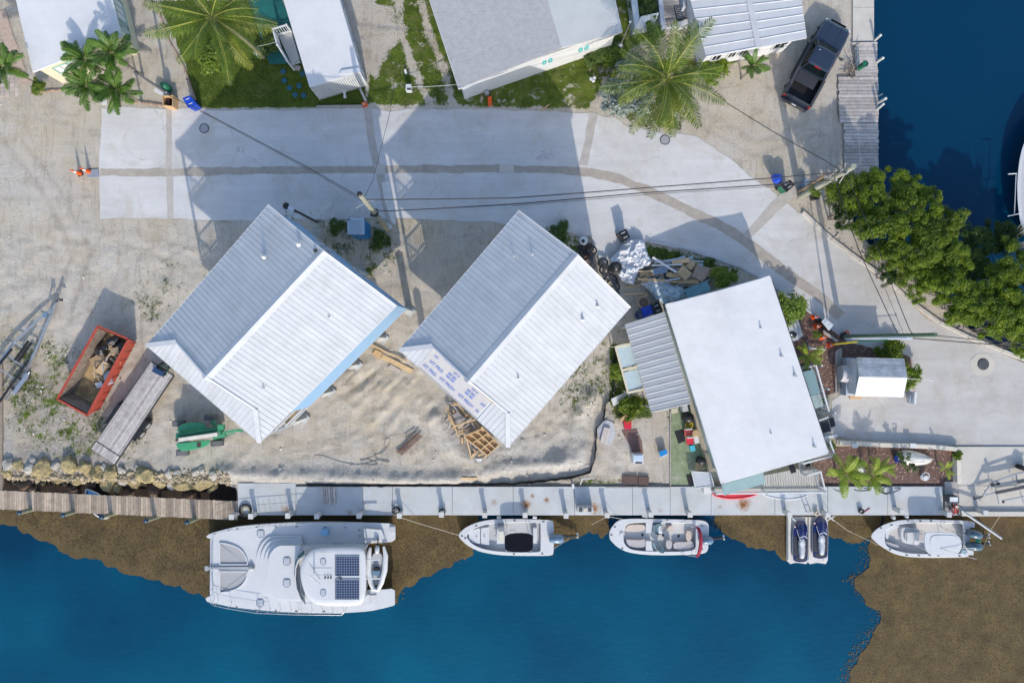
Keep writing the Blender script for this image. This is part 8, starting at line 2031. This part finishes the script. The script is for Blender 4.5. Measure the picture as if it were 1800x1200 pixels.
t=thing('cooler','white-fronted blue cooler on the sand yard','cooler',P(1165,797,0)); block(t,[(1158,794),(1171,789),(1174,797),(1161,803)],.42,.5,mat('cooler_blue',(.01,.20,.50),.4),'lid',.02); block(t,[(1158.5,794.5),(1170.5,790),(1174,798.5),(1162,804)],.05,.42,M_white,'cooler_body',.02)
t=thing('chest_freezer','white chest with pale blue lid standing in the sand yard','chest',P(1122,806,0)); block(t,[(1113,798),(1131,798),(1131,815),(1113.5,815)],0,.85,M_white,'case',.02); block(t,[(1114.5,800),(1130,800),(1130,809),(1114.5,809)],.85,.90,mat('pale_blue_lid',(.45,.55,.66),.4),'lid',.01); block(t,[(1117,812),(1129,812),(1129,814.5),(1117,814.5)],.85,.88,M_trim,'slot',0)
b=MB(); pts=[(1093,757),(1119,754),(1128,775),(1131,797),(1112,797),(1106,780),(1098,767)]; b.prism([(p.x,p.y) for p in W(pts,.04)],-.02,.05); tag(b.build('rusty_sheet',mat('rusty_brown_sheet',(.16,.10,.085),.9,var=.25,scale=5)),'curved rusty brown sheet above the white chest','sheet')
t=thing('brown_mats','pair of brown doormats lying near the quay edge of the yard','mat',P(1117,842,0)); M_brm=mat('brown_mat',(.10,.065,.055),.9,var=.15)
for q_ in ([(1094,835),(1121,837),(1121,851),(1094,850)],[(1122.5,837),(1141,838),(1140,853),(1122.5,852)]): block(t,q_,0,.12,M_brm,'mat_half',.02)
tagbox('red_table','small square red table beside the leaning board','table',[(1097,740),(1110,739),(1110,753),(1098,754)],0,.4,mat('table_red',(.50,.01,.03),.5)); b=MB(); b.prism([(p.x,p.y) for p in W([(1088,738),(1103,726),(1105,731),(1094,740)],.5)],.1,.5); tag(b.build('leaning_board',M_osb),'tan board leaning above the small red table','board')
t=thing('garden_lattice','white diagonal lattice panel lying beside the dark green bush','lattice',P(1090,699,.2)); q=W([(1074,701),(1104,687),(1108,698),(1078,713)],.3); M_lw=M_white
N_=9
for k in range(1,N_*2):
	f=k/N_
	a_=(lerp(q[0],q[1],f) if f<=1 else lerp(q[1],q[2],f-1)); c_=(lerp(q[0],q[3],f) if f<=1 else lerp(q[3],q[2],f-1)); b=MB(); b.bar(a_,c_,.05,.02); b.build('lath',M_lw,t)
	a_=(lerp(q[1],q[0],f) if f<=1 else lerp(q[0],q[3],f-1)); c_=(lerp(q[1],q[2],f) if f<=1 else lerp(q[2],q[3],f-1)); b=MB(); b.bar(a_+Vector((0,0,.022)),c_+Vector((0,0,.022)),.05,.02); b.build('lath',M_lw,t)
def pallet(label,poly,z,n,along01=True,m=M_greywood):
	c=sum(W(poly,z),Vector())/4; t=thing('pallet',label,'pallet',(c.x,c.y,0)); q=W(poly,z)
	for k in range(n):
		f0=(k+.12)/n; f1=(k+.88)/n; b=MB(); b.prism([(p.x,p.y) for p in (lerp(q[0],q[1],f0),lerp(q[0],q[1],f1),lerp(q[3],q[2],f1),lerp(q[3],q[2],f0))],z-.025,z); b.build('slat',m,t)
	for f in (.05,.5,.95): b=MB(); b.bar(lerp(q[0],q[3],f)-Vector((0,0,.075)),lerp(q[1],q[2],f)-Vector((0,0,.075)),.09,.09); b.build('bearer',m,t)
pallet('weathered pallet lying on the quay above the catamaran',[(563,855),(589,855),(590,886),(566,886)],.27,6)
b=MB(); rg=random.Random(4); o_=fractal([(1052,742),(1068,738),(1078,742),(1082,765),(1072,781),(1056,778),(1048,762)],2,3,6); b.prism([(p.x,p.y) for p in W(o_,.08)],.0,.09); tag(b.build('crumpled_sheet',mat('grey_plastic_sheet',(.42,.43,.46),.4,bump=.8,bscale=5)),'crumpled grey plastic sheet under the white pallet','sheet')
pallet('pale pallet lying on the crumpled grey sheet',[(1062,750),(1073,753),(1067,780),(1055,776)],.25,5,m=mat('pale_pallet_wood',(.55,.50,.46),.8,rnd=.1))
t=thing('silt_fence','low black silt fence curving round the building lot to the quay','fence',P(1040,800,0)); M_silt=mat('black_silt_cloth',(.012,.012,.014),.9)
def ribbon(pts,h,name,par,m,th=.03):
	pp_=[]
	for a,c in zip(pts[:-1],pts[1:]):
		a=Vector(a); c=Vector(c); k=max(1,int((c-a).length/8)); pp_+=[a.lerp(c,i/k) for i in range(k)]
	pp_.append(Vector(pts[-1])); rg=random.Random(3); b=MB()
	lo=[P(p.x+rg.uniform(-.8,.8),p.y+rg.uniform(-.8,.8),0) for p in pp_]; lo=[Vector((p.x,p.y,float(sample(GZ,np.array([p.x]),np.array([p.y]))[0])-.05)) for p in lo]; n_=len(lo)
	hi=[p+Vector((rg.uniform(-.05,.05),rg.uniform(-.05,.05),h*rg.uniform(.7,1.1))) for p in lo]; sh=Vector((th,th,0))
	vs=lo+hi+[p+sh for p in hi]+[p+sh*3 for p in lo]
	b.add(vs,[(k*n_+i,k*n_+i+1,(k+1)*n_+i+1,(k+1)*n_+i) for k in range(3) for i in range(n_-1)]); b.build(name,m,par)
ribbon([(1080,610),(1076,640),(1078,680),(1077,695),(1063,712),(1059,738),(1047,752),(1046,780),(1044,808),(1036,828),(1010,838),(960,845),(900,851),(780,853),(640,854),(540,852)],.42,'cloth',t,M_silt,.04)
for x,y in ((1077,690),(1061,715),(1046,770),(1043,812),(1010,838),(930,848),(840,852)): b=MB(); p=P(x,y,0); b.bar((p.x,p.y,-.1),(p.x,p.y,.6),.04,.04); b.build('stake',M_greywood,t)
t=thing('pipe_handrail','white bent pipe handrail beside the silt fence corner','handrail',P(1032,845,0)); b=MB(); b.tube([P(1020,851,.2),P(1024,841,.6),P(1045,840,.6)],.035,6); b.build('tube',M_white,t)
b=MB(); b.box(P(1007,853,.4),(.14,.3,.6),rz=.2); tag(b.build('white_mooring_post',M_white),'short white post at the quay edge near the silt fence','post')
t=thing('steel_pipes','bundle of rusty steel pipes on the sandy lot','pipes',P(715,778,0)); M_rpipe=mat('rusty_pipe',(.16,.09,.075),.8,var=.3)
for i in range(4): b=MB(); z_=gz(715,778)+.1+.05*(i % 2); b.cyl(P(697+i*3,795+i*1.5,z_),P(733+i*3.2,761+i*1.6,z_),.042,n=8); b.build('pipe',M_rpipe,t)
b=MB(); b.cyl(P(712,768,.15),P(730,757,.15),.03,n=6); tag(b.build('loose_rod',M_darkmetal),'dark loose rod above the rusty pipe bundle','rod')
pts=[(550,803),(556,799),(566,800),(580,806),(600,812),(620,816),(640,817),(652,812),(668,808),(682,809),(686,812),(678,812),(662,806),(656,800),(660,797),(672,798),(682,784),(687,774),(684,770),(677,771),(675,781),(678,786),(668,796),(650,805),(636,810),(632,808),(640,806),(662,812),(665,820)]
b=MB(); pp_=smooth_poly(pts,2)[:-4]; b.tube([P(x,y,gz(x,y)+.03) for x,y in pp_],.017,5); tag(b.build('grey_rope',mat('grey_rope',(.25,.25,.24),.9)),'long grey rope snaking over the sandy lot above the quay','rope')
t=thing('plywood_sheets','plywood sheets and planks lying between the two metal-roofed houses','boards',P(680,630,0))
for q_,m_,nm in (([(639,599),(713,633),(716,637),(640,603)],M_wood,'plank'),([(660,614),(672,620),(667,633),(653,622)],M_osb,'sheet'),([(673,622),(728,650),(722,657),(670,630)],M_wood,'plank'),([(687,640),(706,651),(700,658),(681,646)],mat('grey_sheet',(.42,.36,.32),.8),'sheet')):
	zt_=max(gz(x,y) for x,y in q_)+.06; b=MB(); b.prism([(p.x,p.y) for p in W(q_,zt_)],zt_-.05,zt_); b.build(nm,m_,t)
b=MB(); z_=gz(826,841)+.08; b.bar(P(811,841,z_),P(839,841,z_),.16,.06); tag(b.build('loose_board',M_wood),'single pale board on the bank above the quay','board')
S=lambda pts: zz(pts,780,680,8.57)
t=thing('plywood_crate_form','open plywood form with square compartments beside the unfinished roof corner','formwork',P(840,770,0)); q=W(S([(305,745),(580,600),(830,870),(660,1030)]),.6)
b=MB(); b.prism([(p.x,p.y) for p in q],.45,.50); b.build('plywood_sheet',M_osb,t)
for f in (0,.33,.66,1): b=MB(); b.bar(lerp(q[0],q[1],f)+Vector((0,0,.0)),lerp(q[3],q[2],f),.07,.2); b.build('joist',M_wood,t)
for f in (0,.35,.7,1): b=MB(); b.bar(lerp(q[0],q[3],f),lerp(q[1],q[2],f),.07,.18); b.build('joist',M_wood,t)
t=thing('lumber_frame','pale two-by-four frame around the scrap wood pile','frame',P(810,735,0))
for a,c,z_ in (((170,590),(480,490),.8),((60,460),(165,600),.7),((95,440),(170,600),.75),((165,600),(225,745),.6),((305,745),(575,635),.75),((65,270),(75,450),.4),((280,850),(275,760),.3),((350,790),(420,1080),.3),((600,1080),(650,1030),.3),((570,600),(600,660),.9)):
	b=MB(); b.bar(P(*S([a])[0],z_),P(*S([c])[0],z_),.09,.09); b.build('stud',M_wood,t)
pallet('grey pallet leaning inside the scrap wood pile',S([(115,430),(215,370),(330,480),(190,560)]),.55,5)
b=MB(); rg=random.Random(6)
for k in range(90):
	X=rg.uniform(60,560); Y=rg.uniform(200,720)
	if Y-200>(X-20)*1.6+260 or Y<(X-60)*.62+130: continue
	p=P(*S([(X,Y)])[0],rg.uniform(.1,.5)); a=rg.choice((.6,2.2,rg.uniform(0,3.1))); L_=rg.uniform(.12,.5); d=Vector((math.cos(a),math.sin(a),rg.uniform(-.25,.25)))*L_; b.bar(p-d,p+d,.09,.04,rg.randrange(3))
o=b.build('scrap_wood',[M_wood,M_osb,M_greywood]); tag(o,'heap of short scrap wood under the printed roof underlayment','scrap wood',kind='stuff')
tagbox('white_bucket_tray','white tray at the lower tip of the lumber pile','tray',S([(440,1080),(580,1075),(560,1125),(450,1115)]),.05,.3,M_white); tagbox('brown_plank_end','brown plank end sticking out below the lumber frame','plank',S([(250,760),(305,760),(300,880),(250,885)]),.0,.15,M_pierwood)
b=MB()
for k in range(14): p=P(*S([(rg.uniform(420,560),rg.uniform(900,1060))])[0],rg.uniform(.1,.35)); d=Vector((rg.uniform(-.2,.2),rg.uniform(-.2,.2),.03)); b.bar(p-d,p+d,rg.uniform(.05,.15),.05,rg.randrange(2))
o=b.build('offcuts',[M_white,M_wood]); tag(o,'white and wooden offcuts beside the plywood form','offcuts',kind='stuff')
S=lambda pts: zz(pts,1030,390,6.667)
def tarp(name,label,poly,h,m,seed,cat='tarpaulin'):
	xs_=[p[0] for p in poly]; ys_=[p[1] for p in poly]; st=.55
	X,Y=np.meshgrid(np.arange(min(xs_),max(xs_),st),np.arange(min(ys_),max(ys_),st)); sd=sdf(poly,X+(vnoise(X,Y,6,seed+5,3)-.5)*5,Y+(vnoise(X,Y,6,seed+9,3)-.5)*5)
	ridge=1-np.abs(vnoise(X,Y,15,seed,3)-.5)*4; ridge2=1-np.abs(vnoise(X+Y,Y-X,12,seed+2,3)-.5)*4
	Z=.10+h*(np.clip(sd/10,0,1) ** .5*.45+.35*np.clip(ridge,0,1)+.2*np.clip(ridge2,0,1))*np.clip(sd/3+.3,.05,1)
	k=GS*(1-Z/CAM_H); V=np.stack([(X-900)*k,(600-Y)*k,Z],-1).reshape(-1,3); ok=sd>0; r_,c_=X.shape; I=np.arange(r_*c_).reshape(r_,c_)
	m4=ok[:-1,:-1] & ok[1:,:-1] & ok[:-1,1:] & ok[1:,1:]; F_=np.stack([I[:-1,:-1],I[1:,:-1],I[1:,1:],I[:-1,1:]],-1)[m4]
	me=np_mesh(name,V,F_,[m],True); o=link(name,me); return tag(o,label,cat)
M_tarp=mat('white_tarpaulin',(.55,.57,.61),.5,var=.06,scale=3,spec=.4); M_tarp2=mat('pale_blue_film',(.42,.52,.58),.35,var=.1,scale=3)
tarp('white_tarpaulin','crumpled shiny white tarpaulin beside the black wheeled bin',S([(440,215),(600,200),(690,215),(730,380),(800,460),(720,530),(640,560),(600,640),(560,740),(400,700),(360,600),(280,540),(265,440),(390,330)]),.75,M_tarp,5)
tarp('pale_film','pale blue plastic film heaped against the white roof corner',S([(650,735),(900,620),(1000,720),(1150,760),(1180,890),(1060,930),(900,960),(780,880),(720,800)]),.6,M_tarp2,15,'plastic film')
t=thing('black_hose_reel','round black reel lying on the white tarpaulin','reel',P(*S([(350,535)])[0],.5)); b=MB(); c=P(*S([(350,535)])[0],.75)
for k in range(3): b.torus(c+Vector((0,0,.06*k)),.36-.06*k,.06,18,6)
b.build('reel_coil',M_black,t); b=MB(); b.lathe(c,[(.12,0),(.14,.22),(.06,.24)],12); b.build('hub',M_trim,t)
bd=[((800,480),(1165,415),.7,.12,'g'),((770,510),(1130,500),.8,.1,'w'),((780,415),(1060,590),.95,.14,'w'),((1010,485),(1210,445),.75,.3,'o'),((605,670),(930,690),.8,.14,'o'),((650,735),(1110,660),.7,.12,'g'),((930,700),(1320,715),.6,.12,'o'),((620,580),(790,580),.6,.1,'o'),
	  ((650,700),(730,720),.6,.22,'o'),((730,705),(900,700),.68,.2,'w'),((1400,565),(1575,525),.5,.12,'o'),((1060,650),(1180,620),.65,.1,'o'),((940,610),(1090,640),.6,.3,'o'),((440,770),(640,740),.2,.08,'o'),((450,850),(720,830),.2,.09,'o'),((620,890),(730,850),.3,.14,'o'),((1040,700),(1330,690),.5,.2,'o'),((980,590),(1000,650),.6,.2,'o'),((640,590),(650,640),.55,.1,'o')]
cl={'g': (mat('grey_board_scrap',(.34,.37,.42),.7,rnd=.15),'grey'),'w': (M_white,'white'),'o': (M_wood,'tan')}
for i,(a,c,z_,w_,k) in enumerate(bd):
	b=MB(); b.bar(P(*S([a])[0],z_),P(*S([c])[0],z_+.05),w_,.04); tag(b.build('scrap_board',cl[k][0]),cl[k][1]+' board in the debris heap, ' + ordw[i]+' of the loose boards','board','loose boards in the debris heap')
for i,(q_,z_,m_,lab) in enumerate((([(1060,590),(1140,505),(1240,605),(1165,690)],.95,M_card,'square tan plywood offcut on top of the debris heap'),([(1180,510),(1225,450),(1285,485),(1230,570)],.85,M_card,'small tan plywood piece above the square offcut'),([(1240,630),(1300,500),(1450,540),(1420,640),(1360,700)],.75,mat('brown_chipboard',(.36,.27,.21),.9,var=.15,bump=.3),'large brown chipboard sheet on the right of the debris heap'),
									  ([(1400,560),(1530,570),(1530,645),(1400,635)],.6,M_card,'tan sheet at the right end of the debris heap'),([(765,560),(920,515),(970,560),(930,600),(800,620)],.7,mat('slate_panel',(.17,.24,.33),.6),'slate blue panel between the tarpaulin and the boards'),([(1155,790),(1420,695),(1465,800),(1190,890)],.9,mat('teal_grey_panel',(.14,.28,.33),.6),'large teal grey panel leaning at the edge of the white roof'),
									  ([(950,580),(1000,540),(1060,590),(1000,600)],.5,M_black,'black scrap under the tan boards'),([(650,600),(760,590),(770,650),(680,660)],.45,mat('dark_frame_fill',(.14,.13,.12),.8),'dark framed piece at the left of the boards'))):
	b=MB(); q=W(S(q_),z_); b.prism([(p.x,p.y) for p in q],z_-.04,[z_+.08*((j % 3)-1)*.5 for j in range(len(q))]); tag(b.build('scrap_sheet',m_),lab,'sheet')
b=MB(); rg=random.Random(16)
for k in range(150):
	X=rg.uniform(640,1440); Y=rg.uniform(440,800);
	if sdf(S([(620,600),(780,430),(1180,420),(1500,560),(1480,660),(1400,700),(1150,780),(900,720),(640,740)]),np.array([[S([(X,Y)])[0][0]]]),np.array([[S([(X,Y)])[0][1]]]))[0,0]<0: continue
	p=P(*S([(X,Y)])[0],rg.uniform(.1,.5)); a=rg.uniform(-.4,.5); L_=rg.uniform(.15,.9); d=Vector((math.cos(a),math.sin(a),rg.uniform(-.1,.1)))*L_; b.bar(p-d,p+d,rg.uniform(.04,.2),.04,rg.randrange(5))
o=b.build('debris_litter',[M_wood,M_trim,M_greywood,M_card,M_tarp2]); tag(o,'tangled small debris filling the heap between the boards','debris',kind='stuff')
b=MB(); b.lathe(P(*S([(655,950)])[0],0),[(.36,0),(.38,.7),(.32,.72),(.32,.3),(.01,.28)],18); tag(b.build('brown_barrel',M_pierwood),'brown barrel below the tan boards','barrel')
tagbox('blue_tote','bright blue storage tote beside the brown barrel','tote',S([(650,1010),(760,970),(795,1070),(680,1120)]),0,.8,M_bblue); wheelie('black bin standing against the grey awning corner',S([(770,970),(860,935),(905,1050),(800,1090)]),.95,M_black,M_black)
b=MB(); b.lathe(P(*S([(615,1095)])[0],0),[(.32,0),(.34,.5),(.3,.52),(.28,.4),(.01,.38)],18); tag(b.build('slate_tub',mat('slate_tub',(.10,.13,.17),.6)),'round slate tub at the left end of the awning','tub')
t=thing('black_bicycle_rack','black frames and wheels stacked behind the unfinished house corner','scrap metal',P(1063,475,0)); b=MB()
for X,Y,r_ in ((205,480,.28),(215,560,.3),(290,690,.42),(310,760,.45),(60,340,.35)): p=P(*S([(X,Y)])[0],.3); b.torus(p,r_,.06,16,5)
b.build('wheel_frame',M_black,t); b=MB()
for a,c in (((170,450),(250,520)),((200,560),(240,660)),((250,600),(390,850)),((20,330),(90,380)),((60,400),(80,500)),((300,620),(380,840))): b.bar(P(*S([a])[0],.4),P(*S([c])[0],.5),.14,.1)
b.build('frame_bar',M_trim,t)
t=thing('round_planter','white-rimmed black round planter behind the unfinished house','planter',P(1025,424,0)); b=MB(); b.lathe(P(1025,424,0),[(.28,0),(.30,.3),(.2,.32)],14); b.build('rim',M_white,t); b=MB(); b.lathe(P(1025,424,.3),[(.12,0),(.12,.06),(.02,.08)],10); b.build('hole',M_black,t)
b=MB(); rg=random.Random(31)
for k in range(60): p=P(1028+rg.uniform(-12,14),452+rg.uniform(-22,26),rg.uniform(.03,.3)); d=Vector((rg.uniform(-.3,.3),rg.uniform(-.3,.3),rg.uniform(-.1,.1))); b.bar(p-d,p+d,rg.uniform(.03,.1),.03,rg.randrange(3))
o=b.build('dark_scrap',[M_black,mat('rust_scrap',(.14,.07,.05),.9),M_trim]); tag(o,'dark metal scrap strip behind the unfinished house gable','scrap',kind='stuff')
t=thing('satellite_dish','grey round tank beside the teal pad at the top','tank',P(457,96,0)); b=MB(); b.lathe(P(457,96,0),[(.26,0),(.28,.5),(.15,.6),(.02,.62)],14); b.build('tank',M_steel,t)
b=MB(); b.bar(P(951,196,.06),P(966,183,.06),.07,.05); tag(b.build('loose_stick',M_wood),'pale stick lying at the lawn edge above the red survey paint','stick')
b=MB(); p=P(516,120,.05); b.box(p+Vector((.2,0,.0)),(.5,.3,.1)); tag(b.build('pale_grate',M_greywood),'pale grate below the entry platform','grate')
kerb([(55,165),(90,160),(130,158)],.10,.12,'brick_edging','short row of brick edging under the cream house','edging',mat('brown_brick',(.32,.22,.17),.9,rnd=.2),nlen=7)
kerb([(222,178),(262,182),(285,186),(310,188)],.12,.10,'brick_edging','brick edging row beside the wooden box at the drive','edging',mat('brown_brick',(.32,.22,.17),.9,rnd=.2),nlen=7)
kerb([(276,10),(300,75),(325,120),(347,183)],.10,.08,'brick_edging','long brick edging between the drive and the left lawn','edging',mat('brown_brick',(.32,.22,.17),.9,rnd=.2),nlen=8)
strip('brick_path',[(0,20),(12,60),(30,110),(42,150)],20,.02,mat('pink_brick_paving',(.42,.32,.26),.9,var=.2,scale=6),9,.5)
t=thing('terracotta_paving','square pinkish paving patch left of the cream house palms','paving',P(12,150,0))
for i in range(5):
	for j in range(5): b=MB(); x0=-8+i*8.2; y0=130+j*8; b.prism([(p.x,p.y) for p in W([(x0,y0),(x0+7.7,y0),(x0+7.7,y0+7.5),(x0,y0+7.5)],.05)],-.05,.03); b.build('paver',mat('paver_pink',(.42,.36,.31),.9,rnd=.15),t)
b=MB(); b.box(P(184,178,.1),(.35,.45,.08)); tag(b.build('white_slab',M_white),'white slab at the road edge under the palm cluster','slab')
for _o in bpy.data.objects:
	if '_local' in _o: del _o['_local']
